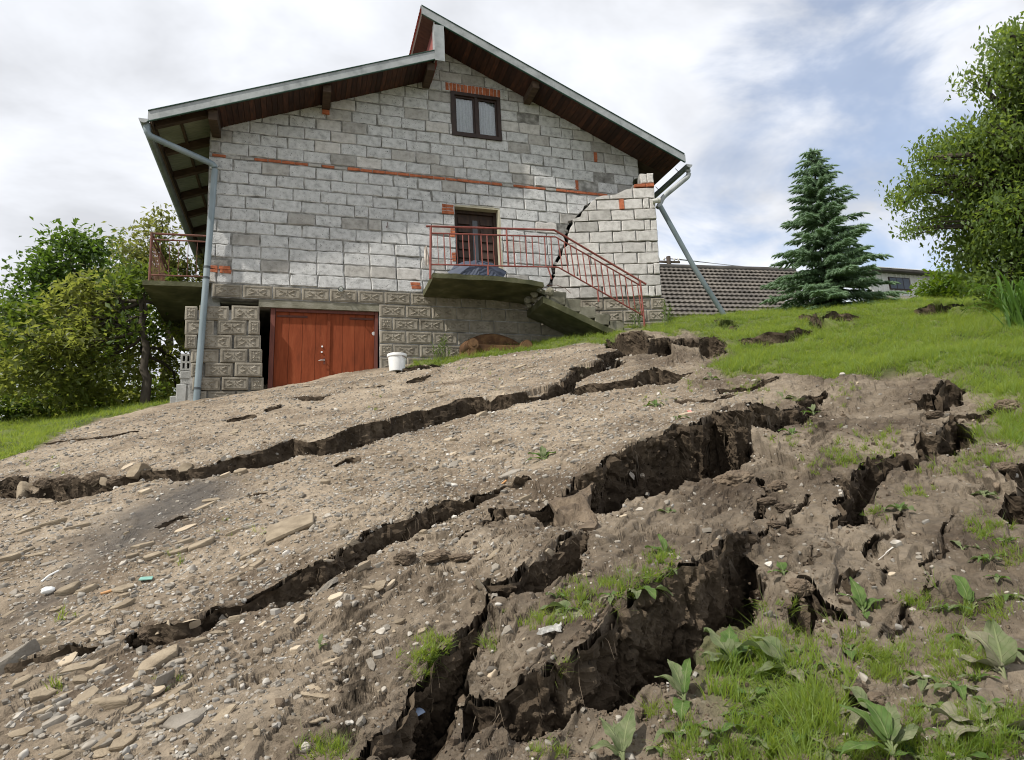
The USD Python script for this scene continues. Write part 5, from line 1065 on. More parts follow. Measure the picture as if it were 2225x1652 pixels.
# crumbs and clods of soil, thick along the fissures and in the trodden mud
_cl = []
for k in range(6):
    v, f = stone_mesh(_gr, _gr.uniform(0.5, 0.85), 0.5, 6); _cl.append(((v / 2, f, "crumb"), "clod", False))
x, y, rr = scatter(90000, _gr, None, rmax=10.0, rmin=0.9)
mud = fbm(np.stack([x * 1.3, y * 1.3, 0 * x], 1), 3, 131); gv = cover(_gravel, x, y, 0.7, 0.45, 51); cz = in_cut(x, y); edge = np.zeros(len(x))
for dx, dy in ((0.06, 0), (-0.06, 0), (0, 0.06), (0, -0.06)): edge = np.maximum(edge, (in_cut(x + dx, y + dy) > 0.03) * 1.0)
ok = _gr.random(len(x)) < np.clip(0.03 + 0.30 * edge + 0.10 * (cz > 0.03) + np.clip(mud - 0.55, 0, 1) * 2.6 * (1 - gv), 0, 0.95) * np.where(gv > 0.5, 0.35, 1.0) * (1 - 0.8 * grassiness(x, y))
x, y, rr = x[ok], y[ok], rr[ok]; sz = np.clip(_gr.lognormal(-4.75, 0.55, len(x)), 0.004, 0.045) * np.interp(rr, [0, 3, 12], [0.7, 1, 1.4])
fp = np.vstack(face_pts); fs = np.clip(_gr.lognormal(-4.9, 0.55, len(fp)), 0.003, 0.035)
from scipy.spatial.transform import Rotation as _Rot
instancer("/World/ground/face_crumbs", [(m, 'torn_earth', False) for m, _, _ in _cl], fp, _Rot.random(len(fp), random_state=3).as_matrix(), fs, _gr.integers(0, 6, len(fp)))
instancer("/World/ground/soil_crumbs", _cl, np.stack([x, y, ground_z(x, y) + sz * 0.10], 1), frames_on(x, y, _gr, 0.6), sz, _gr.integers(0, 6, len(x)))
# bigger lumps that can be told apart
def lump(px, py, w, seed, flat=0.75, sink=0.25):
    p = seat(px, py); s = w * np.linalg.norm(p - CAM) / FPX
    v, f = ico(4); d = fbm(v * 1.5 + seed * 3.3, 4, 140 + seed)[:, None]; cr = fbm(v * 6 + seed, 3, 150 + seed)[:, None]; v = v * (0.5 + 0.8 * d + 0.28 * (cr - 0.5)) * [1.15, 0.85, flat]
    part(ground, "clod", (v * s / 2 + p + [0, 0, s * flat * (0.5 - sink) - 0.0], f), "clod")
for k, q in enumerate([(1600, 1046, 84, 0.6, 0.5), (1690, 1060, 46, 0.5, 0.4), (1668, 1092, 40, 0.5, 0.4), (1708, 1106, 44, 0.5, 0.4), (1690, 1142, 36, 0.5, 0.4), (1728, 1158, 34, 0.5, 0.4), (880, 1224, 44, 0.7, 0.2), (950, 1216, 60, 0.45, 0.3), (1000, 1217, 46, 0.45, 0.3), (1742, 1318, 50, 0.7, 0.3), (150, 1066, 38, 0.7, 0.3), (100, 1060, 34, 0.7, 0.3), (205, 1054, 36, 0.7, 0.3), (255, 1052, 34, 0.7, 0.3),
    (1860, 1500, 40, 0.5, 0.4), (1900, 1520, 36, 0.5, 0.4), (2030, 905, 34, 0.5, 0.4), (2190, 890, 44, 0.6, 0.3), (1262, 1180, 26, 0.6, 0.3), (2195, 1050, 36, 0.6, 0.3), (330, 1388, 44, 0.8, 0.3)]): lump(q[0], q[1], q[2], k, q[3], q[4])
# the wedge of ground that dropped into the big fissure
def wedge(corners, thick, seed):
    q = [seat(*c) for c in corners]; top = np.array(q); n = len(top); c = top.mean(0); up = np.array([0, 0, 1.0]); vs, fs, m = [], [], 14
    top[:, 2] = np.maximum(top[:, 2], c[2] - 0.05)
    ring = resample(np.vstack([top, top[:1]])[:, :2], 60)[:-1]; zz = np.array([c[2] + 0.03 + 0.35 * (p - c[:2]) @ np.array([SX, SY]) / 0.35 for p in ring]); rows = []
    for k in range(m + 1):
        s = k / m; rows.append(np.column_stack([c[:2] + (ring - c[:2]) * s, zz * s + (c[2] + 0.03) * (1 - s)]))
    for k in range(1, 9): rows.append(np.column_stack([c[:2] + (ring - c[:2]) * (1 - 0.03 * k), zz - thick * k / 8]))
    v = np.array(rows); P = v + (np.stack([fbm(v * 9, 3, seed), fbm(v * 9, 3, seed + 3), fbm(v * 14, 4, seed + 6)], -1) - 0.5) * [0.08, 0.08, 0.10]; N = len(ring); i, j = np.meshgrid(np.arange(len(rows) - 1), np.arange(N), indexing="ij")
    part(ground, "fallen_block", (P.reshape(-1, 3), tris(np.stack([i * N + j, (i + 1) * N + j, (i + 1) * N + (j + 1) % N, i * N + (j + 1) % N], -1).reshape(-1, 4))), "clod")
wedge([(1200, 1092), (1285, 1128), (1296, 1150), (1255, 1150), (1190, 1120)], 0.16, 171)
# ------------------------------------------------------------------ grass
_gg = np.random.default_rng(55)
def tuft(n, h, spread, lean, w, r, segs=3):
    vs, fs, k = [], [], 0
    for _ in range(n):
        a = r.uniform(0, 2 * math.pi); d = np.array([math.cos(a), math.sin(a), 0]); s = np.array([-d[1], d[0], 0]); H = h * r.uniform(0.5, 1.1); ln = lean * r.uniform(0.3, 1.3); b = np.array([*(r.normal(0, spread, 2)), -0.01])
        tw = r.uniform(-0.8, 0.8); s = s * math.cos(tw) + d * math.sin(tw)
        t = np.linspace(0, 1, segs + 1); c = b + np.outer(t * H * (1 - 0.25 * ln * t), [0, 0, 1]) + np.outer(H * ln * t**1.8, d)
        ww = w * r.uniform(0.7, 1.2) * (1 - t**1.7) * 0.5
        p = np.empty((2 * segs + 1, 3)); p[0:2 * segs:2] = c[:-1] - s * ww[:-1, None]; p[1:2 * segs:2] = c[:-1] + s * ww[:-1, None]; p[-1] = c[-1]
        f = [[2 * i, 2 * i + 1, 2 * i + 3] for i in range(segs - 1)] + [[2 * i, 2 * i + 3, 2 * i + 2] for i in range(segs - 1)] + [[2 * segs - 2, 2 * segs - 1, 2 * segs]]
        vs.append(p); fs.append(np.array(f) + k); k += len(p)
    return np.vstack(vs), np.vstack(fs), "tuft"
protos = [(tuft(16, 0.085, 0.016, 0.55, 0.0066, _gg), "grass_lawn", False), (tuft(14, 0.11, 0.018, 0.7, 0.0070, _gg), "grass_lawn", False), (tuft(12, 0.06, 0.02, 0.9, 0.0066, _gg), "grass_lawn", False), (tuft(9, 0.16, 0.02, 1.0, 0.0042, _gg), "grass_lawn", False), (tuft(6, 0.11, 0.014, 0.9, 0.0040, _gg), "grass_dry", False)]
xs, ys, rs = [], [], []
x, y, rr = scatter(260000, _gg, None, rmax=26.0, rmin=1.0); g = grassiness(x, y)
fine = fbm(np.stack([x * 2.2, y * 2.2, 0 * x], 1), 3, 161)
inT = cover(TUFTS, x, y, 0.15, 0.1, 44)
ok = (_gg.random(len(x)) < g ** 1.5 * np.interp(rr, [0, 3, 6, 26], [0.55, 0.9, 1, 1]) * np.clip(0.35 + 1.6 * (fine - 0.25), 0.1, 1) * np.where(inT > 0.1, 0.95 * np.clip(3.0 * (fbm(np.stack([x * 7, y * 7, 0 * x], 1), 2, 163) - 0.28), 0.12, 1), 1.0)) & (in_cut(x, y) < 0.015) & (in_cut(x + 0.12 * np.sin(np.arctan2(x - CAM[0], y - CAM[1])), y + 0.12 * np.cos(np.arctan2(x - CAM[0], y - CAM[1]))) < 0.10)
xs.append(x[ok]); ys.append(y[ok]); rs.append(np.full(ok.sum(), 1.0))
# sparse blades come up through the soil: small families of tufts
fam = [(915, 1430, 40, 26), (955, 1400, 45, 30), (935, 1470, 36, 14), (1180, 1350, 60, 26), (1260, 1290, 50, 22), (1340, 1275, 60, 30), (1400, 1255, 60, 34), (1440, 1215, 36, 26), (1290, 1320, 60, 16), (1420, 1330, 40, 10), (700, 1630, 40, 22), (740, 1640, 36, 12), (1830, 990, 60, 26), (1900, 960, 80, 30), (1860, 1005, 50, 24), (1780, 1010, 60, 20), (1930, 950, 50, 16), (1700, 965, 40, 10), (1760, 930, 30, 8), (1960, 1440, 90, 36), (2060, 1410, 80, 36), (2130, 1440, 80, 40), (2000, 1320, 60, 22), (2060, 1470, 70, 26), (1880, 1420, 50, 22), (1900, 1450, 50, 26), (2100, 1330, 40, 12), (2150, 1000, 50, 26), (2110, 1010, 40, 20), (2160, 1160, 50, 22), (2130, 1150, 40, 14), (2040, 1020, 30, 10), (1440, 1560, 60, 16), (1500, 1600, 60, 20), (1480, 1640, 60, 22), (1600, 1640, 80, 40), (1730, 1640, 70, 36), (1860, 1640, 80, 40), (1960, 1620, 80, 40), (2060, 1640, 80, 50), (2160, 1620, 80, 50), (2200, 1560, 60, 40), (2110, 1570, 60, 30), (1990, 1560, 60, 20), (1640, 840, 50, 20), (1600, 845, 50, 20), (1430, 870, 40, 10), (1500, 835, 40, 12), (1840, 850, 60, 20), (1700, 870, 40, 8), (1190, 1640, 60, 14), (1000, 800, 30, 10), (1160, 770, 30, 8), (1890, 1120, 40, 8), (1990, 1075, 40, 10), (2180, 1330, 60, 20), (2200, 1210, 50, 18), (1060, 1405, 24, 10), (1220, 1480, 20, 6), (140, 1345, 30, 3), (575, 1155, 30, 3), (380, 1210, 40, 5), (820, 870, 40, 4), (1090, 820, 60, 5), (350, 1480, 40, 4), (120, 1490, 30, 3), (505, 1150, 50, 3), (60, 985, 60, 10), (130, 1015, 60, 6), (1280, 800, 40, 6), (1660, 1320, 40, 6), (1740, 1370, 70, 18), (1830, 1385, 50, 14), (1905, 1470, 36, 20)]
for px, py, w, n in fam:
    q = [seat(px + _gg.normal(0, w * 0.42), py + _gg.normal(0, w * 0.24)) for _ in range(n)]
    xs.append(np.array([p[0] for p in q])); ys.append(np.array([p[1] for p in q])); rs.append(np.full(n, 0.62))
x, y, r_ = np.concatenate(xs), np.concatenate(ys), np.concatenate(rs); dist = np.hypot(x - CAM[0], y - CAM[1])
ok = in_cut(x, y) < 0.03; x, y, r_, dist = x[ok], y[ok], r_[ok], dist[ok]
size = _gg.uniform(0.65, 1.25, len(x)) * r_ * np.interp(dist, [0, 2.5, 8, 26], [0.42, 0.66, 0.80, 1.2]); kind = np.where(_gg.random(len(x)) < 0.10, 4, _gg.integers(0, 4, len(x)))
instancer("/World/grass", protos, np.stack([x, y, ground_z(x, y)], 1), frames_on(x, y, _gg, 0.22, 0.45), size, kind, "stuff", "short green lawn and scattered tufts growing on the torn slope", "grass")

# ------------------------------------------------------------------ broad-leaved weeds: each a plant with its leaves
def leaf(L, W, r, arch=0.5, fold=0.25, wave=0.06, tip=1.6, up=0.9, stalk=0.2):
    """One leaf from the origin along +x, rising and arching over."""
    n = 14; t = np.linspace(0, 1, n); w = W / 2 * np.sin(math.pi * np.clip(t, 0, 1) ** (1 / tip)) ** 0.85; w *= 1 + r.normal(0, 0.07, n); w[0] = 0.004; w[-1] = 0.001
    ang = up - arch * 2.2 * t; dx, dz = np.cos(ang), np.sin(ang); cx = np.concatenate([[0], np.cumsum(dx[:-1])]) * L / (n - 1); cz = np.concatenate([[0], np.cumsum(dz[:-1])]) * L / (n - 1)
    rows = []
    for k, s in enumerate((-1, -0.5, 0, 0.5, 1)):
        lift_ = abs(s) * fold * w + wave * W * np.sin(t * 9 + s * 2 + r.uniform(0, 6)) * abs(s)
        rows.append(np.stack([cx - np.sin(ang) * lift_, s * w, cz + np.cos(ang) * lift_], 1))
    v = np.stack(rows, 1).reshape(-1, 3); i, j = np.meshgrid(np.arange(n - 1), np.arange(4), indexing="ij")
    f = tris(np.stack([i * 5 + j, i * 5 + j + 1, (i + 1) * 5 + j + 1, (i + 1) * 5 + j], -1).reshape(-1, 4))
    st, a0 = stalk * L, ang[0]
    v = v + [st * math.cos(a0), 0, st * math.sin(a0)]
    sv, sf = tube([(0, 0, -0.01), (st * 0.5 * math.cos(a0), 0, st * 0.5 * math.sin(a0)), (st * math.cos(a0) + 0.01, 0, st * math.sin(a0) + 0.004)], [0.0035, 0.003, 0.002], 5, False)
    v, f = join([(v, f), (sv, sf)]); uv = np.full((len(v), 2), 0.02); uv[: n * 5] = np.stack([np.repeat(t, 5), np.tile([-1, -0.5, 0, 0.5, 1], n)], 1); leaf.uv = uv
    return v, f
def weed(name, label, px, py, leaves, mats=("weed_green",), seed=0, cat="plant", group=None):
    """leaves: (heading in degrees, seen from above, 0 = to the right of the view; rise 0..1; length; width)."""
    r = np.random.default_rng(900 + seed); p = seat(px, py); w = thing(name, label, cat, p, group)
    right = math.atan2(CR[0, 1], CR[0, 0])
    for k, (hd, rise, L, W) in enumerate(leaves):
        m = leaf(L * 0.80, W * 0.80, r, arch=r.uniform(0.35, 0.75), fold=r.uniform(0.05, 0.55), wave=r.uniform(0.08, 0.2), up=0.1 + rise * 1.2)
        L, W = L, W; a = math.radians(hd) + right + r.normal(0, 0.08); m = move(m, rot((0, 0, 1), a) , p + [0, 0, 0.004])
        part(w, "leaf", m, mats[k % len(mats)], True, uv=leaf.uv)
    return w
def ring_leaves(n, L, W, rise, seed, a0=0, a1=360):
    r = np.random.default_rng(seed); return [(a0 + (a1 - a0) * (k + r.uniform(-0.3, 0.3)) / n, float(np.clip(rise + r.normal(0, 0.15), 0, 1)), L * r.uniform(0.75, 1.15), W * r.uniform(0.8, 1.15)) for k in range(n)]
G, D_, Mu = "weed_green", "weed_dusty", "weed_mud"
weed("dock_plant", "broad dusty dock leaves lying over the lip of the big near fissure", 1255, 1335, ring_leaves(7, 0.12, 0.055, 0.12, 1) + [(150, 0.2, 0.14, 0.06)], (D_, D_, Mu), 1)
weed("dock_plant", "dusty dock rosette hanging over the lip right of the grey wrapper", 1385, 1290, ring_leaves(6, 0.11, 0.05, 0.2, 2), (D_, G), 2)
weed("plantain", "green plantain with one upright leaf standing on the bare block between two fissures", 1447, 1212, [(150, 0.55, 0.09, 0.045), (95, 1.0, 0.13, 0.03), (20, 0.4, 0.085, 0.042), (200, 0.2, 0.06, 0.035)], (G, G, D_), 3)
weed("plantain", "small green plantain beside the clods right of the near fissure", 1703, 1249, [(80, 0.75, 0.055, 0.04), (180, 0.25, 0.06, 0.032), (30, 0.2, 0.03, 0.02)], (G,), 4)
weed("plantain", "pair of pale green leaves at the edge of the right-hand fissure", 1956, 1110, [(160, 0.35, 0.075, 0.045), (60, 0.55, 0.06, 0.045), (-60, 0.15, 0.07, 0.045), (20, 0.7, 0.05, 0.03)], (D_, G), 5)
weed("plantain", "pale crumpled plantain on the bare slope far right", 2140, 1080, [(60, 0.5, 0.075, 0.045), (140, 0.35, 0.06, 0.04), (10, 0.15, 0.07, 0.04), (-70, 0.1, 0.06, 0.035)], (D_,), 6)
weed("plantain", "sprouting plantain with three upright leaves on the bare soil at right", 1878, 1335, [(125, 0.85, 0.10, 0.03), (70, 0.85, 0.08, 0.03), (25, 0.5, 0.11, 0.036), (85, 0.95, 0.13, 0.045), (-110, 0.1, 0.05, 0.03)], (G,), 7)
weed("dock_plant", "large upright dock leaves in the grass patch by the near fissure", 1590, 1450, [(110, 0.9, 0.13, 0.065), (70, 0.9, 0.13, 0.06), (160, 0.6, 0.09, 0.045), (30, 0.7, 0.10, 0.05), (200, 0.4, 0.08, 0.05), (90, 0.7, 0.07, 0.05)], (D_, G), 8)
weed("dock_plant", "big dock with two broad dark leaves leaning left in the grass patch", 1712, 1462, [(120, 0.8, 0.15, 0.062), (150, 0.6, 0.15, 0.065), (10, 0.3, 0.08, 0.05), (-40, 0.1, 0.10, 0.06), (190, 0.2, 0.1, 0.05), (-90, 0.15, 0.09, 0.05)], (D_, D_, Mu), 9)
weed("dock_plant", "narrow upright dock rosette on the lower lip of the near fissure", 1488, 1528, [(100, 0.95, 0.12, 0.045), (60, 0.95, 0.12, 0.04), (140, 0.8, 0.10, 0.04), (-120, 0.1, 0.09, 0.055), (90, 0.8, 0.09, 0.04)], (D_, G), 10)
weed("dock_plant", "light green dock with upright leaves at the bottom edge of the picture", 1355, 1655, [(125, 0.9, 0.11, 0.05), (60, 0.9, 0.13, 0.055), (160, 0.6, 0.09, 0.05), (100, 0.95, 0.10, 0.04)], (D_, D_), 11)
weed("dock_plant", "dusty fallen dock leaves below the small hole at lower right", 1900, 1560, [(150, 0.1, 0.13, 0.045), (110, 0.5, 0.12, 0.04), (200, 0.05, 0.10, 0.05)], (Mu, D_), 12)
weed("dock_plant", "green dock rosette standing near the bottom right corner", 1940, 1640, [(130, 0.8, 0.13, 0.045), (60, 0.85, 0.13, 0.05), (100, 0.9, 0.15, 0.045), (30, 0.5, 0.12, 0.05), (180, 0.3, 0.13, 0.05), (80, 0.7, 0.12, 0.04)], (G, D_), 13)
weed("dock_plant", "dock with one upright and two broad drooping leaves at the right edge", 2110, 1325, [(85, 1.0, 0.14, 0.05), (10, 0.45, 0.16, 0.07), (-20, 0.15, 0.15, 0.065), (60, 0.8, 0.1, 0.04)], (G, Mu, D_), 14)
weed("dock_plant", "big mud-stained dock leaf standing at the right edge above the bottom corner", 2185, 1475, [(110, 0.95, 0.14, 0.075), (60, 0.9, 0.15, 0.085), (150, 0.5, 0.10, 0.05)], (Mu, D_, Mu), 15)
weed("dock_plant", "crumpled mud-coated dock leaves lying in the bottom right corner", 2135, 1590, [(140, 0.3, 0.11, 0.07), (50, 0.4, 0.13, 0.06), (10, 0.05, 0.16, 0.07), (200, 0.1, 0.1, 0.06)], (Mu,), 16)
weed("dock_plant", "single torn leaf lying on the bare soil left of the right edge", 2092, 1195, [(80, 0.4, 0.09, 0.025), (-60, 0.2, 0.09, 0.03)], (D_,), 17)
weed("thistle_sprout", "dark green sprout growing from the gravel below the middle fissure", 1182, 1000, [(150, 0.55, 0.13, 0.05), (40, 0.6, 0.11, 0.05), (90, 0.9, 0.13, 0.05), (200, 0.1, 0.14, 0.04), (20, 0.2, 0.09, 0.04), (110, 0.8, 0.1, 0.04)], (G, G, D_), 18)
weed("dock_plant", "pale sprig hanging in the mouth of the upper right fissure end", 1768, 902, [(100, 0.9, 0.11, 0.03), (150, 0.45, 0.09, 0.045), (60, 0.9, 0.14, 0.035), (200, 0.3, 0.11, 0.03), (20, 0.4, 0.07, 0.04)], (D_, G), 19)
weed("dock_plant", "dark curled leaves on the sandy block right of the big fissure", 1722, 945, [(150, 0.55, 0.09, 0.05), (60, 0.7, 0.08, 0.045), (0, 0.2, 0.06, 0.03)], (G,), 20)
weed("dock_plant", "drooping pale leaf over the high fissure lip beside a flat stone", 1470, 912, [(-60, 0.15, 0.12, 0.05), (100, 0.6, 0.06, 0.02)], (D_, G), 21)
weed("dock_plant", "wilted weed at the fissure's end below the lawn edge", 1702, 868, [(100, 0.8, 0.12, 0.04), (0, 0.3, 0.11, 0.05), (-40, 0.1, 0.1, 0.05)], (D_, Mu), 22)
weed("dock_plant", "small weed with pointed leaf at the lawn's lower edge", 1545, 825, [(95, 0.95, 0.14, 0.04), (20, 0.2, 0.1, 0.05), (170, 0.2, 0.12, 0.04)], (D_, G), 23)
weed("dock_plant", "leafy green weed on the gravel above the big fissure's lip", 1425, 885, [(110, 0.7, 0.13, 0.05), (30, 0.5, 0.11, 0.05), (170, 0.3, 0.12, 0.05), (70, 0.8, 0.1, 0.04)], (G,), 24)
weed("dock_plant", "low broad weed in the lawn near the small dark hole", 2080, 775, [(120, 0.4, 0.2, 0.08), (40, 0.4, 0.2, 0.08), (180, 0.2, 0.2, 0.08), (-20, 0.2, 0.18, 0.08)], (D_, G), 25)
weed("dock_plant", "small pale plant with two leaves on the trodden block by the footprints", 1452, 1115, [(170, 0.2, 0.08, 0.04), (70, 0.6, 0.06, 0.025), (-40, 0.1, 0.06, 0.03)], (D_,), 26)
weed("dock_plant", "tiny upright seedling on the brown slope right of the gravel", 694, 1410, [(95, 1.0, 0.06, 0.018), (40, 0.3, 0.03, 0.015)], (D_,), 27)
# many small weeds that nothing tells apart
_p0 = weed("small_weed", "small leafy weed sprouting on the torn soil in the foreground", 1560, 1600, ring_leaves(5, 0.075, 0.03, 0.35, 61), (G, D_), 61, group="small weeds on the torn soil")
_p1 = weed("small_weed", "small leafy weed sprouting on the torn soil in the foreground", 2080, 1500, ring_leaves(6, 0.08, 0.034, 0.2, 62), (D_, G, Mu), 62, group="small weeds on the torn soil")
_wr = np.random.default_rng(66)
for px, py in [(1640, 1520), (1700, 1560), (1750, 1600), (1600, 1560), (1660, 1620), (1790, 1640), (2020, 1540), (2150, 1540), (2200, 1600), (2050, 1600), (2190, 1420), (2160, 1390), (2100, 1390), (2010, 1480), (2120, 1480), (1850, 1420), (1800, 1450), (1480, 1600), (1540, 1640), (1430, 1630), (2170, 1260), (2205, 1300), (2190, 1180), (2150, 1220), (1460, 1250), (1210, 1300), (1230, 1330), (1330, 1300), (1620, 1420), (1740, 1420), (2060, 1330), (2210, 1660), (2090, 1655), (1990, 1650)]:
    q = seat(px, py); k = _wr.uniform(0.5, 0.95); src = (_p0, _p1)[int(_wr.integers(2))]; m4 = np.eye(4); m4[:3, :3] = rot((0, 0, 1), _wr.uniform(0, 6.28)) * k; m4[:3, 3] = q
    copy_of(src, "small_weed", m4)
# tall weeds at the foot of the house
def herb(px, py, h, n, label, seed, y=None):
    r = np.random.default_rng(700 + seed); p = seat(px, py); w = thing("tall_weed", label, "plant", p)
    for k in range(n):
        a = r.uniform(0, 6.28); b = p + [r.normal(0, 0.09), r.normal(0, 0.06), -0.01]; H = h * r.uniform(0.6, 1.1); lean = np.array([math.cos(a), math.sin(a), 0]) * H * r.uniform(0.1, 0.4)
        c = [b + lean * t**1.5 + [0, 0, H * t] for t in (0, 0.35, 0.7, 1.0)]; ms = [tube(c, [0.005, 0.004, 0.003, 0.002], 4, False)]
        for q in range(10):
            t = 0.2 + 0.8 * q / 9; o = b + lean * t**1.5 + [0, 0, H * t]; m = leaf(0.11 * (1.15 - 0.5 * t), 0.018, r, 0.5, 0.2, 0.02, up=0.9); ms.append(move(m, rot((0, 0, 1), r.uniform(0, 6.28)), o))
        part(w, "stem", join(ms), "weed_green", True)
herb(958, 782, 0.42, 9, "leafy weed clump growing left of the brown sofa at the wall", 1)
herb(1392, 712, 0.42, 8, "tall weed clump at the foot of the stair railing", 2)
herb(1455, 706, 0.42, 8, "tall weed clump at the right corner of the house", 3)
# clump of long lily leaves at the right edge
pl = seat(2225, 716); lily = thing("daylily_clump", "arching clump of long strap leaves at the right edge of the lawn", "plant", pl); _lr2 = np.random.default_rng(77)
for k in range(70):
    a = _lr2.uniform(0, 6.28); H, R = _lr2.uniform(0.35, 0.62), _lr2.uniform(0.1, 0.5); d = np.array([math.cos(a), math.sin(a), 0]); s = np.array([-d[1], d[0], 0]); t = np.linspace(0, 1, 9); b = pl + [*_lr2.normal(0, 0.06, 2), -0.02]
    c = b + np.outer(R * t**1.2, d) + np.outer(H * (np.sin(t * _lr2.uniform(1.7, 2.6)) ), [0, 0, 1]); w = 0.011 * (1 - t**3) + 0.0005
    v = np.stack([c - s * w[:, None] + [0, 0, 0.004], c - [0, 0, 0.003], c + s * w[:, None] + [0, 0, 0.004]], 1).reshape(-1, 3); i, j = np.meshgrid(np.arange(8), np.arange(2), indexing="ij")
    part(lily, "leaf", (v, tris(np.stack([i * 3 + j, i * 3 + j + 1, (i + 1) * 3 + j + 1, (i + 1) * 3 + j], -1).reshape(-1, 4))), "lily_leaf", True)

# ------------------------------------------------------------------ trees
def leaf_cloud(centers, n_per, sig, size, r, droop=0.35, asp=0.5):
    n = len(centers) * n_per; c = np.repeat(centers, n_per, 0) + np.clip(r.normal(0, 1, (n, 3)), -1.5, 1.5) * np.repeat(np.broadcast_to(sig, (len(centers),)), n_per)[:, None] * [1, 1, 0.75]
    a = r.uniform(0, 2 * math.pi, n); el = r.normal(-droop, 0.5, n); d = np.stack([np.cos(a) * np.cos(el), np.sin(a) * np.cos(el), np.sin(el)], 1)
    up = np.tile([0, 0, 1.0], (n, 1)) + r.normal(0, 0.45, (n, 3)); s = np.cross(d, up); s /= np.linalg.norm(s, axis=1, keepdims=True) + 1e-9; nn = np.cross(s, d)
    L = size * r.uniform(0.6, 1.25, n)[:, None]; W = L * asp * 0.5; fold = L * 0.08
    v = np.stack([c - d * L * 0.5, c + s * W + nn * fold - d * L * 0.05, c + d * L * 0.5, c - s * W + nn * fold - d * L * 0.05], 1).reshape(-1, 3); k = np.arange(n) * 4
    return v, np.vstack([np.stack([k, k + 1, k + 2], 1), np.stack([k, k + 2, k + 3], 1)])
def limb(a, b, r0, r1, r, wob=0.08, n=7, sides=7):
    t = np.linspace(0, 1, n); p = a + np.outer(t, b - a); L = np.linalg.norm(b - a); p[1:-1] += r.normal(0, wob * L * 0.35, (n - 2, 3)); p[:, 2] += np.sin(t * math.pi) * L * 0.05
    return tube(p, r0 + (r1 - r0) * t ** 0.8, sides), p
def tree(name, label, base, lobes, trunk_top, r0, leafmat, size, clusters, n_per, seed, twig=True, sig=0.22, droop=0.35, asp=0.5, limbs=True, barkmat="bark", cat="tree", group=None):
    """lobes: (centre, radii) of the masses of foliage; leaves hang in clusters near the lobes' outer parts."""
    r = np.random.default_rng(seed); base, trunk_top = np.asarray(base, float), np.asarray(trunk_top, float); t = thing(name, label, cat, base, group)
    m, pts = limb(base - [0, 0, 0.2], trunk_top, r0, r0 * 0.45, r, 0.05, 9, 10); part(t, "trunk", m, barkmat, True)
    vol = np.array([np.prod(l[1]) for l in lobes]) ** 0.7; share = vol / vol.sum(); cs = []
    tw = []
    for (c, rad), sh in zip(lobes, share):
        c, rad = np.asarray(c, float), np.asarray(rad, float); k = max(4, int(clusters * sh)); d = r.normal(0, 1, (k, 3)); d /= np.linalg.norm(d, axis=1, keepdims=True)
        q = c + d * rad * (r.uniform(0.25, 1.0, k) ** 0.45 * (0.62 + 0.5 * fbm(d * 2.2 + seed, 3, seed % 50)))[:, None]; cs.append(q)
        if limbs:
            st = pts[int(r.integers(len(pts) // 2, len(pts)))]; lm, lp = limb(st, c, r0 * 0.42, r0 * 0.12, r); part(t, "limb", lm, barkmat, True)
            if twig:
                for e in q[r.permutation(k)[: max(3, k // 3)]]:
                    s0 = lp[int(r.integers(2, len(lp)))]; tm, _ = limb(s0, e, r0 * 0.10, r0 * 0.025, r, 0.12, 5, 4); tw.append(tm)
    if tw: part(t, "twigs", join(tw), barkmat, True, kind="stuff")
    cs = np.vstack(cs); mats = leafmat if isinstance(leafmat, tuple) else (leafmat,); pick = (fbm(cs * 0.9 + seed, 2, 7) > 0.52) if len(mats) > 1 else np.zeros(len(cs), bool)
    for k, mm in enumerate(mats):
        q = cs[pick == bool(k)]
        if len(q): part(t, "crown", leaf_cloud(q, n_per, sig * r.uniform(0.6, 1.4, len(q)), size, r, droop, asp), mm)
    return t
AD = at_depth
def lobe(px, py, dist, rx, rz=None, ry=None):
    """A mass of foliage whose outline shows at a picture point: radii in picture units."""
    c = AD(px, py, dist); s = dist / FPX; return c, (rx * s, (ry or rx) * s * 0.9, (rz or rx) * s)
def foot(px, dist, py=900):
    p = AD(px, py, dist); p[2] = float(base_z(p[0], p[1])); return p
# left, behind the house
d = 24.0
tree("dark_tree", "dark green round tree rising behind the olive tree at far left", foot(190, d), [lobe(190, 590, d, 110, 75), lobe(120, 650, d, 90, 70), lobe(60, 720, d, 90, 70), lobe(230, 660, d + 1, 100, 90), lobe(20, 780, d, 80, 80), lobe(150, 780, d, 120, 90), lobe(150, 530, d, 45, 30), lobe(95, 600, d, 50, 40)], AD(190, 640, d), 0.24, "leaf_dark", 0.20, 760, 20, 301, sig=0.27)
d = 19.0
tree("sparse_tree", "light sparse-leaved tree behind the balcony railing", foot(360, d), [lobe(345, 520, d, 42, 46), lobe(395, 590, d, 60, 40), lobe(320, 590, d, 60, 50), lobe(420, 640, d, 50, 50), lobe(350, 480, d, 25, 22), lobe(285, 545, d, 30, 40)], AD(355, 560, d), 0.12, "leaf_light", 0.14, 230, 14, 302, sig=0.20, asp=0.5)
d = 15.5
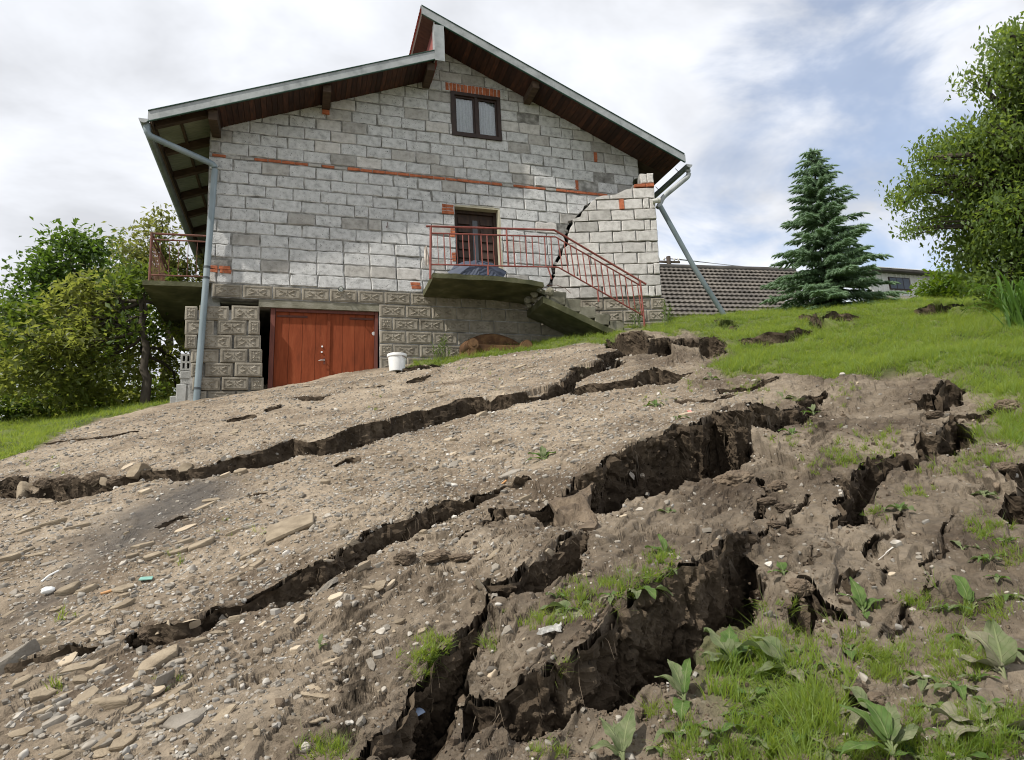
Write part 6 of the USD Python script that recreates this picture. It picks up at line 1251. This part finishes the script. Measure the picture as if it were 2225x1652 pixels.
tree("olive_tree", "olive-yellow leaved tree with bent grey trunk left of the house", foot(322, d - 0.9, 882), [lobe(255, 640, d, 100, 34), lobe(160, 690, d + .4, 110, 30), lobe(250, 715, d - .3, 90, 28), lobe(70, 745, d, 90, 32), lobe(170, 760, d - .4, 90, 26), lobe(300, 770, d + .5, 60, 30), lobe(385, 690, d + .6, 50, 46), lobe(210, 820, d, 110, 30), lobe(60, 815, d, 90, 30), lobe(385, 790, d + .6, 44, 50), lobe(320, 610, d, 60, 30), lobe(120, 855, d + .3, 100, 24), lobe(395, 850, d + .6, 32, 34), lobe(20, 690, d + .5, 50, 26)], AD(312, 655, d - 0.2), 0.10, ("leaf_olive", "leaf_bush"), 0.155, 600, 15, 303, sig=0.17)
d = 17.5
for k, (px, py, rx, rz) in enumerate([(15, 880, 60, 34), (100, 878, 60, 32), (180, 868, 60, 34), (255, 862, 55, 34), (345, 858, 45, 28)]):
    words = ["leftmost bush of the row at the lawn edge, cut by the picture edge", "low bush at the lawn edge, second from the left", "low bush at the lawn edge, in the middle of the row", "bush at the lawn edge just left of the bent trunk", "bush between the bent trunk and the house pier"]
    c = foot(px, d); tree("bush", words[k], c, [lobe(px, py, d, rx, rz), lobe(px + 20, py + 14, d - 0.3, rx * 0.8, rz * 0.7), lobe(px - 25, py + 12, d - 0.2, rx * 0.7, rz * 0.7)], AD(px, py, d), 0.04, "leaf_bush" if k % 2 == 0 else "leaf_olive", 0.13, 120, 16, 310 + k, twig=False, sig=0.22, cat="bush", group="bushes along the lawn edge at left")
# right
d = 11.5
_rl = [(2310, 130, 110, 90), (2200, 110, 34, 40), (2215, 170, 40, 30), (2150, 170, 44, 18), (2300, 300, 130, 110), (2190, 300, 70, 46), (2120, 310, 60, 36), (2060, 325, 52, 30), (2020, 345, 34, 18), (2200, 390, 100, 60), (2110, 390, 60, 40), (2040, 400, 50, 24), (1985, 415, 44, 16), (1965, 440, 26, 12), (2240, 480, 110, 70), (2120, 470, 70, 44), (2045, 470, 46, 26), (1995, 495, 36, 14), (2180, 550, 80, 50), (2100, 545, 50, 34), (2230, 610, 90, 40), (2150, 610, 50, 30), (2330, 520, 110, 130), (2195, 75, 22, 22), (2205, 235, 46, 34)]
tree("pear_tree", "large leafy tree with drooping branches filling the right edge", foot(2330, d, 700), [lobe(x, y, d + 0.5 * math.sin(i * 2.1), rx, rz) for i, (x, y, rx, rz) in enumerate(_rl)], AD(2330, 330, d), 0.20, "leaf_right", 0.078, 2300, 21, 304, sig=0.12, droop=0.8, asp=0.45)
d = 22.0
tree("round_shrub", "small bright green shrub on the crest left of the large tree", foot(2052, d, 660), [lobe(2052, 625, d, 42, 34), lobe(2080, 640, d, 40, 24), lobe(2020, 645, d, 30, 20)], AD(2052, 630, d), 0.06, "leaf_shrub", 0.15, 130, 18, 305, twig=False, sig=0.20)
tree("far_tree", "dark hedge tree glimpsed under the large tree at right", foot(2150, 30.0, 650), [lobe(2130, 630, 30.0, 60, 26), lobe(2200, 620, 30.0, 60, 34)], AD(2150, 640, 30.0), 0.08, "leaf_dark", 0.2, 110, 16, 306, twig=False, sig=0.3)

# blue spruce: whorls of drooping boughs set with needle shoots
ds = 17.0; sp_top = AD(1763, 322, ds); sp_foot = AD(1790, 690, ds); sp_foot[:2] = sp_top[:2] + (AD(1785, 500, ds) - sp_top)[:2] * [1, 1] * 1.0; _sr = np.random.default_rng(88)
spruce = thing("blue_spruce", "young blue-green spruce standing on the crest before the tiled roof", "tree", sp_foot)
HT = sp_top[2] - sp_foot[2]; ax = lambda h: sp_foot + (sp_top - sp_foot) * (h / HT)
part(spruce, "trunk", tube([ax(-0.15), ax(HT * 0.5), ax(HT * 0.98)], [0.075, 0.045, 0.008], 8), "bark", True)
boughs, shoots = [], []
def shoot(a, d, L, w=0.022):
    n = 4; t = np.linspace(0, 1, n); c = a + np.outer(t * L, d) + np.outer(-0.16 * L * t**2, [0, 0, 1]); return tube(c, np.array([0.55, 1.0, 0.92, 0.28]) * w, 5)
def needles(a, d, L, r, n=26, ln=0.032):
    t = r.uniform(0.05, 1.0, n); c = a + np.outer(t * L, d) + np.outer(-0.16 * L * t**2, [0, 0, 1]); q = r.normal(0, 1, (n, 3)); q -= np.outer(q @ d, d); q /= np.linalg.norm(q, axis=1, keepdims=True); tip = q * 0.050 + d * ln
    s = np.cross(q, d) * 0.0042; v = np.stack([c - s, c + s, c + tip], 1).reshape(-1, 3); return v, np.arange(n * 3).reshape(-1, 3)
h = 0.12
while h < HT * 0.985:
    f = h / HT; R = (1.05 + 0.22 * (1 - f)) * (1 - f) ** 0.78 * 1.12 + 0.06; k = int(5 + 4 * (1 - f)); a0 = _sr.uniform(0, 6.28)
    for i in range(k):
        a = a0 + i * 2 * math.pi / k + _sr.normal(0, 0.2); Rb = R * _sr.uniform(0.60, 1.22); o = ax(h + _sr.normal(0, 0.04)); d = np.array([math.cos(a), math.sin(a), 0]); s = np.array([-d[1], d[0], 0]); rise = 0.45 * (f - 0.25)
        tt = np.linspace(0, 1, 7); c = o + np.outer(tt * Rb, d) + np.outer(Rb * (rise * tt - 0.30 * tt**2 + 0.17 * tt**3), [0, 0, 1]); boughs.append(tube(c, 0.016 * (1 - 0.8 * tt) * (1.3 - f), 4, False))
        nS = max(3, int(Rb / 0.055))
        for q in range(nS):
            t = (q + 1.0) / nS; p = np.array([np.interp(t, tt, c[:, e]) for e in range(3)])
            for sd in ((-1, 1) if q < nS - 1 else (0,)):
                L = (0.10 + 0.26 * Rb * (1 - 0.72 * t) * min(1, 2.6 * t + 0.25)) * _sr.uniform(0.7, 1.2); dd = d * (0.75 if sd else 1) + s * sd * 0.75 + [0, 0, _sr.normal(-0.22, 0.13)]; dd = dd / np.linalg.norm(dd)
                m = max(1, int(L / 0.11))
                for w in range(m):
                    b = p + dd * L * w / m * 0.95
                    e = dd if w == m - 1 else dd * 0.6 + s * (1 if (w + q) % 2 else -1) * 0.55 + d * 0.35 + [0, 0, -0.15]
                    e = e / np.linalg.norm(e); Ls = _sr.uniform(0.10, 0.16)
                    shoots.append(shoot(b, e, Ls)); shoots.append(needles(b, e, Ls, _sr))
    h += 0.085 + 0.115 * (1 - f)
for i in range(7):
    a = i * 0.9; e = np.array([math.cos(a) * 0.75, math.sin(a) * 0.75, 0.75]) if i else np.array([0, 0, 1.0]); e /= np.linalg.norm(e); shoots.append(shoot(ax(HT * 0.955), e, 0.17)); shoots.append(needles(ax(HT * 0.955), e, 0.17, _sr))
part(spruce, "boughs", join(boughs), "bark", True, kind="stuff")
part(spruce, "needle_shoots", join(shoots), "needle", True, kind="stuff")
# ------------------------------------------------------------------ things at the house
p = seat(863, 806); R_ = 0.165
bk = thing("plastic_bucket", "white plastic bucket standing right of the red garage door", "bucket", p)
part(bk, "body", move(lathe([(0.0, 0.0), (0.132, 0.0), (0.137, 0.012), (0.160, 0.29), (0.160, 0.30), (0.153, 0.30), (0.150, 0.288), (0.128, 0.015), (0.0, 0.015)], 36), t=p - [0, 0, 0.015]), "white_plastic", 35)
part(bk, "rim", move(lathe([(0.158, 0.262), (0.171, 0.262), (0.174, 0.27), (0.174, 0.302), (0.170, 0.309), (0.156, 0.309), (0.154, 0.30)], 36), t=p - [0, 0, 0.015]), "white_plastic", 35)
a = np.linspace(-0.35, 0.35, 2); ear = p + [0.172 * math.cos(-0.9), 0.172 * math.sin(-0.9), 0.225]
part(bk, "handle", tube([ear + [-0.03, -0.012, 0.012], ear + [0.0, -0.004, 0.004], ear + [0.02, 0.01, -0.01], ear + [0.045, 0.05, -0.012]], 0.005, 6), "door_frame_red", 40)

# open umbrella lying on the landing
uc = np.array([4.92, -0.62, 0.27]); axis = np.array([-0.10, -0.62, 0.78]); axis /= np.linalg.norm(axis); ux = np.cross([0, 0, 1.0], axis); ux /= np.linalg.norm(ux); uy = np.cross(axis, ux)
um = thing("umbrella", "dark blue open umbrella lying on the landing behind the railing", "umbrella", (4.92, -0.6, 0.03)); NP = 8; Ru = 0.58
tip = uc + axis * 0.17
for k in range(NP):
    g = []; 
    for u in np.linspace(0, 1, 7):
        for s in np.linspace(0, 1, 6):
            th = (k + s) * 2 * math.pi / NP; r_u = u * Ru * (1 - 0.07 * math.sin(s * math.pi) * u); hgt = 0.20 * (1 - (u ** 1.7)) - 0.035 * math.sin(s * math.pi) * u + 0.012 * math.sin(u * 9 + s * 7 + k)
            g.append(uc + ux * r_u * math.cos(th) + uy * r_u * math.sin(th) + axis * hgt)
    i, j = np.meshgrid(np.arange(6), np.arange(5), indexing="ij"); v = np.array(g); v[:, 2] = np.maximum(v[:, 2], 0.045 + 0.004 * np.sin(np.arange(len(v))))
    part(um, "panel", (v, tris(np.stack([i * 6 + j, (i + 1) * 6 + j, (i + 1) * 6 + j + 1, i * 6 + j + 1], -1).reshape(-1, 4))), "navy_fabric", True)
    th = k * 2 * math.pi / NP; rp = [uc + (ux * math.cos(th) + uy * math.sin(th)) * Ru * u + axis * (0.20 * (1 - u**1.7) - 0.006) for u in np.linspace(0.05, 1.0, 6)]
    rp = [np.array([q[0], q[1], max(q[2], 0.035)]) for q in rp]; part(um, "rib", tube(rp, 0.004, 5), "strap")
part(um, "spike", tube([uc + axis * 0.19, uc + axis * 0.27], [0.007, 0.003], 8), "strap")
# cloth on the railing post
cl = on_y(932, 560, YR - 0.02); n, m = 8, 12; g = np.array([[cl[0] - 0.075 + 0.12 * (i / (n - 1)) * (0.45 + 0.55 * (j / (m - 1))) , cl[1] + 0.03 + 0.025 * math.sin(i * 1.9 + j * 0.4), cl[2] + 0.23 - 0.36 * j / (m - 1) - 0.02 * math.sin(i * 1.1)] for i in range(n) for j in range(m)]); i, j = np.meshgrid(np.arange(n - 1), np.arange(m - 1), indexing="ij")
single("hanging_cloth", (g, tris(np.stack([i * m + j, i * m + j + 1, (i + 1) * m + j + 1, (i + 1) * m + j], -1).reshape(-1, 4))), "pale_cloth", "pale rag hanging on the left post of the stair railing", "cloth", True)

# worn sofa against the base wall
sp_ = seat(1050, 768); X0, X1, YB = 4.62, 5.88, -0.16; zb = float(base_z(4.8, -0.4)) - 0.14
sofa = thing("worn_sofa", "brown worn sofa with rolled arms half sunk in grass under the landing", "sofa", (5.25, -0.5, zb))
xs = np.linspace(X0, X1, 25); top = [(x, zb + 0.36 + 0.24 * math.sin(math.pi * np.clip((x - X0) / (X1 - X0), 0, 1)) ** 0.8) for x in xs]
part(sofa, "backrest", chamfered([(X0, zb - 0.1), (X1, zb - 0.1)] + top[::-1], YB, YB - 0.20, 0.035), "sofa_fabric", 35)
part(sofa, "seat", chamfered([(X0 + 0.14, zb - 0.1), (X1 - 0.14, zb - 0.1), (X1 - 0.14, zb + 0.24), (X1 - 0.2, zb + 0.27), (X0 + 0.2, zb + 0.27), (X0 + 0.14, zb + 0.24)], YB - 0.2, YB - 0.62, 0.04), "sofa_fabric", 35)
for x in (X0 + 0.10, X1 - 0.10):
    part(sofa, "armrest", join([tube([(x, YB - 0.15, zb + 0.26), (x, YB - 0.70, zb + 0.24)], 0.115, 18), box((x - 0.08, YB - 0.68, zb - 0.15), (x + 0.08, YB - 0.15, zb + 0.25))]), "sofa_fabric", 40)
    part(sofa, "arm_front", join([tube([(x, YB - 0.70, zb + 0.24), (x, YB - 0.715, zb + 0.24)], 0.10, 18), tube([(x, YB - 0.715, zb + 0.24), (x, YB - 0.73, zb + 0.24)], 0.045, 12), box((x - 0.05, YB - 0.712, zb - 0.1), (x + 0.05, YB - 0.68, zb + 0.2))]), "sofa_trim", 40)
for i, x in enumerate(np.linspace(X0 + 0.2, X1 - 0.2, 8)): part(sofa, "tuft_button", tube([(x, YB - 0.198, zb + 0.42), (x, YB - 0.212, zb + 0.42)], 0.014, 8), "sofa_trim")

# hollow blocks stacked at the pier
def hollow(x, y, z, w, h, d, cells):
    g = sbox(x, z, x + w, z + h); nx, nz = cells; t = 0.035
    cw, ch = (w - t * (nx + 1)) / nx, (h - t * (nz + 1)) / nz
    for a in range(nx):
        for b in range(nz): g = g.difference(sbox(x + t + a * (cw + t), z + t + b * (ch + t), x + t + a * (cw + t) + cw, z + t + b * (ch + t) + ch))
    return join([slab_xz(g, y, y + d), box((x + 0.01, y + d * 0.8, z + 0.01), (x + w - 0.01, y + d * 0.8 + 0.02, z + h - 0.01))])
hb = [("top hollow block of the stack beside the leaning pier, four openings to the front", 391, 805, 26, 36, (2, 2)), ("plain grey block under the hollow one beside the leaning pier", 390, 823, 30, 16, None), ("low hollow block in the stack beside the pier, with upright slots", 392, 834, 26, 13, (4, 1)), ("tall weathered block leaning at the foot of the pier stack", 382, 866, 24, 32, None), ("block with rough face behind the tall one at the pier foot", 405, 861, 24, 29, None), ("small broken block lying left of the pier stack", 369, 872, 24, 12, None)]
for lb, px, py, w, h, cells in hb:
    a, b = on_y(px, py, 0.12), on_y(px + w, py - h, 0.12); z1 = b[2] if py < 850 else b[2]
    z0 = a[2] if py < 850 else a[2] - 0.25
    if cells: m = hollow(a[0], 0.12, z0, b[0] - a[0], z1 - z0, 0.24, cells)
    else: m = chamfered(ragged_rect(a[0], b[0], z0, z1, 0.006), 0.38, 0.12 + rng.normal(0, 0.01), 0.014)
    single("concrete_block", m, "old_block", lb, "concrete block", group=None)

# ------------------------------------------------------------------ neighbours
# tiled roof behind the lawn: courses of tiles, each lapping over the next
r0, r1 = at_depth(1425, 581, 29.0), at_depth(1720, 611, 32.0); r1[2] = r0[2] - 0.02
e = (r1 - r0) * [1, 1, 0]; L = np.linalg.norm(e); e /= L; nrm = np.array([e[1], -e[0], 0]); nrm = nrm if nrm @ (CAM - r0) > 0 else -nrm
nb = thing("tiled_house", "neighbouring low house with grey-brown tiled roof behind the lawn", "house", (r0 + r1) / 2 - [0, 0, 5])
down = nrm * math.cos(math.radians(42)) - np.array([0, 0, math.sin(math.radians(42))]); out = np.cross(e, down); out = out if out[2] > 0 else -out
r0 = r0 - e * 3.0; L += 3.2
NC, CL, nu = 17, 0.36, 260; _tr = np.random.default_rng(99)
for c in range(NC):
    u = np.linspace(0, L, nu); ph = 0.10 * (c % 2); wv = 0.018 * np.sin((u + ph) * 2 * math.pi / 0.21); ed = 0.012 * _tr.random(nu)
    a = r0 + np.outer(u, e) + down * (c * CL) + out * 0.02; A = a + out * wv[:, None] * 0.6; Bp = a + down * (CL + 0.05) + out * (0.075 + wv)[:, None] + down * ed[:, None]; Cp = Bp - out * 0.045
    v = np.vstack([A, Bp, Cp]); i = np.arange(nu - 1); f = np.vstack([np.stack([k * nu + i, k * nu + i + 1, (k + 1) * nu + i + 1, (k + 1) * nu + i], 1) for k in (0, 1)])
    part(nb, "tile_course", (v, tris(f)), "roof_tile")
part(nb, "ridge", tube([r0 + e * 0 + [0, 0, 0.0], r0 + e * L], 0.15, 10), "ridge_tile", 50)
w0 = r0 + down * (NC * CL - 0.5) - out * 0.1
part(nb, "wall", hexa([q + s * k for q, s in ((w0 - [0, 0, 4.0], 0), (w0, 0)) for k in (0, -5.0) for q, s in ((q + 0 * e, nrm), (q + e * L, nrm))]), "old_block")
part(nb, "far_slope", hexa([r0 + e * u + q for q in (np.array([0, 0, -0.25]), np.array([0, 0, -0.03])) for w in (0, 1) for u in (0, L) for q in (q + (-nrm * 5.2 - np.array([0, 0, 4.6])) * w,)]), "ridge_tile")
# pale barn right of the spruce
b0, b1 = at_depth(1880, 587, 52.0), at_depth(2140, 622, 60.0); b1[2] = b0[2] - 0.1
be = (b1 - b0) * [1, 1, 0]; BL = np.linalg.norm(be); be /= BL; bn = np.array([be[1], -be[0], 0]); bn = bn if bn @ (CAM - b0) > 0 else -bn
barn = thing("pale_barn", "pale sheet-clad barn with one dark window seen right of the spruce", "barn", (b0 + b1) / 2 - [0, 0, 5])
u = np.linspace(0, BL, 240); rib = 0.05 * (np.sin(u * 2 * math.pi / 0.42) > 0.2)
A = b0 + np.outer(u, be) + bn * rib[:, None] - [0, 0, 0.15]; v = np.vstack([A, A - [0, 0, 1.75]]); i = np.arange(239)
part(barn, "wall", (v, tris(np.stack([i, i + 240, i + 241, i + 1], 1))), "barn_sheet")
part(barn, "roof", hexa([b0 + be * x + bn * y + np.array([0, 0, z + (0 if y > 0 else 1.1)]) for z in (-0.14, 0.02) for y in (0.6, -6.0) for x in (-0.6, BL)]), "ridge_tile")
for k in range(60): q = b0 + be * (k * BL / 60) + bn * 0.62; part(barn, "roof_rib", beam(q + [0, 0, 0.04], q - bn * 6.6 + [0, 0, 1.14], 0.06, 0.05), "barn_sheet")
part(barn, "lean_to_roof", hexa([b0 + be * x + bn * y + np.array([0, 0, z - 1.72 - (1.5 if y > 1 else 0)]) for z in (-0.12, 0.0) for y in (3.4, 0.1) for x in (-0.8, BL)]), "barn_roof")
part(barn, "lower_wall", hexa([b0 + be * x + bn * y + np.array([0, 0, z]) for z in (-8.0, -3.25) for y in (3.0, 0.0) for x in (-0.5, BL)]), "old_block")
wa = np.array(on_ground(1940, 600)); du = (np.cross(ray(1950, 606), np.array([0, 0, 1.0])) @ (b0 - CAM)) / -(np.cross(ray(1950, 606), np.array([0, 0, 1.0])) @ be)
bw = part(barn, "window", hexa([b0 + be * (du + x) + bn * y + np.array([0, 0, z]) for z in (-1.30, -0.42) for y in (0.12, 0.02) for x in (-0.9, 0.95)]), "window_wood")
for k in range(3): part(bw, "pane", hexa([b0 + be * (du + x) + bn * y + np.array([0, 0, z]) for z in (-1.24, -0.48) for y in (0.135, 0.122) for x in (-0.84 + k * 0.59, -0.84 + k * 0.59 + 0.53)]), "dark_glass")
# power pole and wires
pt = at_depth(1452, 558, 44.0); pole = thing("utility_pole", "top of a wooden utility pole with crossarm above the tiled roof", "utility pole", pt - [0, 0, 8])
part(pole, "pole", tube([pt - [0, 0, 8], pt], [0.17, 0.14], 10), "pole_wood", 50)
part(pole, "crossarm", beam(pt + e * -0.75 - [0, 0, 0.35], pt + e * 0.75 - [0, 0, 0.35], 0.10, 0.12), "pole_wood")
for k in (-0.65, -0.3, 0.4, 0.68): part(pole, "insulator", lathe([(0.0, 0.0), (0.03, 0.0), (0.03, 0.06), (0.07, 0.08), (0.06, 0.18), (0.03, 0.22), (0.0, 0.22)], 8, pt + e * k - [0, 0, 0.29]), "pvc", 40)
for k, (q, dz) in enumerate([((1740, 590), 0), ((1740, 596), 0), ((1740, 607), 0)]):
    a = pt + e * (-0.3 + 0.45 * k) - [0, 0, 0.12]; b = at_depth(q[0] + 560, q[1] + 26, 82.0); t = np.linspace(0, 1, 24); c = a + np.outer(t, b - a) - np.outer(np.sin(t * math.pi) * 0.5, [0, 0, 1])
    single("power_line", tube(c, 0.018, 4, False), "wire", ["upper power line running from the pole to the right", "middle power line running from the pole to the right", "lowest power line, sagging close above the tiled ridge"][k], "wire")
for k, q in enumerate([((-60, 1012), (420, 845)), ((-60, 1030), (420, 868))]):
    pass

# ------------------------------------------------------------------ litter on the slope
def on(px, py): q = seat(px, py); return q, ground_n(q[0], q[1], 0.03).reshape(3)
p, n = on(893, 1568); fr = frame_on(n, 0.6)
th = np.linspace(-2.4, 1.1, 12); cup = np.array([[x * 0.03, (0.012 + 0.006 * (x + 1)) * math.cos(t), (0.012 + 0.006 * (x + 1)) * math.sin(t)] for x in (-1, -0.3, 0.4, 1) for t in th]); i, j = np.meshgrid(np.arange(3), np.arange(11), indexing="ij"); fq = np.stack([i * 12 + j, i * 12 + j + 1, (i + 1) * 12 + j + 1, (i + 1) * 12 + j], -1).reshape(-1, 4)
single("plastic_scrap", (cup @ fr.T + p + n * 0.008, tris(fq)), "blue_plastic", "curled pale blue plastic scrap in the mouth of the narrow fissure", "litter", True)
p, n = on(1197, 1376); fr = frame_on(n, -0.5); _lr3 = np.random.default_rng(5); g = np.array([[x * 0.036, y * 0.016, 0.006 + 0.012 * _lr3.random()] for x in np.linspace(-1, 1, 9) for y in np.linspace(-1, 1, 6)]); i, j = np.meshgrid(np.arange(8), np.arange(5), indexing="ij")
single("plastic_wrapper", (g @ fr.T + p, tris(np.stack([i * 6 + j, i * 6 + j + 1, (i + 1) * 6 + j + 1, (i + 1) * 6 + j], -1).reshape(-1, 4))), "clear_wrap", "crumpled clear plastic wrapper on the block between the two near fissures", "litter")
p, n = on(1096, 1051); fr = frame_on(n, 0.3); single("cigarette_end", move(tube([(-0.02, 0, 0.006), (0.02, 0, 0.006)], 0.0055, 10), fr, p), "orange_butt", "orange cigarette end above the narrow middle fissure", "litter", 40)
p, n = on(234, 1290); fr = frame_on(n, 0.2); single("cigarette_end", move(tube([(-0.025, 0, 0.007), (0.025, 0, 0.007)], 0.006, 10), fr, p), "orange_butt", "orange cigarette end lying among the stones at left", "litter", 40)
p, n = on(316, 1263); fr = frame_on(n, 0.2); single("plastic_scrap", move(chamfered([(-0.028, -0.012), (0.026, -0.016), (0.03, 0.012), (-0.02, 0.016)], 0.004, 0.0, 0.001), fr @ rot((1, 0, 0), -math.pi / 2), p + n * 0.012), "teal_plastic", "small turquoise plastic scrap among the stones at left", "litter")
for q, lb in (((442, 1031), "pink plastic scrap on the gravel above the long upper fissure"), ((1498, 897), "tiny red scrap on the gravel by the high fissure lip")):
    p, n = on(*q); fr = frame_on(n, 0.5); single("plastic_scrap", move(chamfered([(-0.022, -0.01), (0.02, -0.014), (0.024, 0.01), (-0.018, 0.013)], 0.003, 0.0, 0.001), fr @ rot((1, 0, 0), -math.pi / 2), p + n * 0.010), "pink_plastic", lb, "litter")
p, n = on(108, 1288); v, f = ico(2); single("white_lump", (v * [0.028, 0.022, 0.018] * (0.75 + 0.5 * noise(v * 2.0)[:, None]) + p + n * 0.012, f), "white_paper", "white crumpled paper ball beside a flat stone at left", "litter", True)
p, n = on(110, 1255); fr = frame_on(n, 1.0); single("white_stick", move(tube([(-0.05, 0, 0.006), (0, 0.004, 0.010), (0.05, 0, 0.006)], 0.0045, 6), fr, p), "white_paper", "thin white stick lying on the dark gravel at left", "litter", 40)
p, n = on(1925, 1208); fr = frame_on(n, -0.28); q = np.linspace(-1, 1, 22); ms = [tube(np.stack([q * 0.06, 0.004 * np.sin(q * 2), 0.006 + 0.004 * q**2], 1), 0.0012, 5, False)]
for s in (-1, 1):
    for x in np.linspace(0.0, 1.0, 16): ms.append((np.array([[x * 0.06, 0.004 * math.sin(x * 2), 0.008], [x * 0.06 + 0.004, 0.004 * math.sin(x * 2), 0.008], [x * 0.06 + 0.012, s * 0.009 * (0.4 + x * 0.6), 0.010]]), np.array([[0, 1, 2]])))
single("feather", move(join(ms), fr, p), "feather", "pale feather lying across the cracked soil at right", "feather")
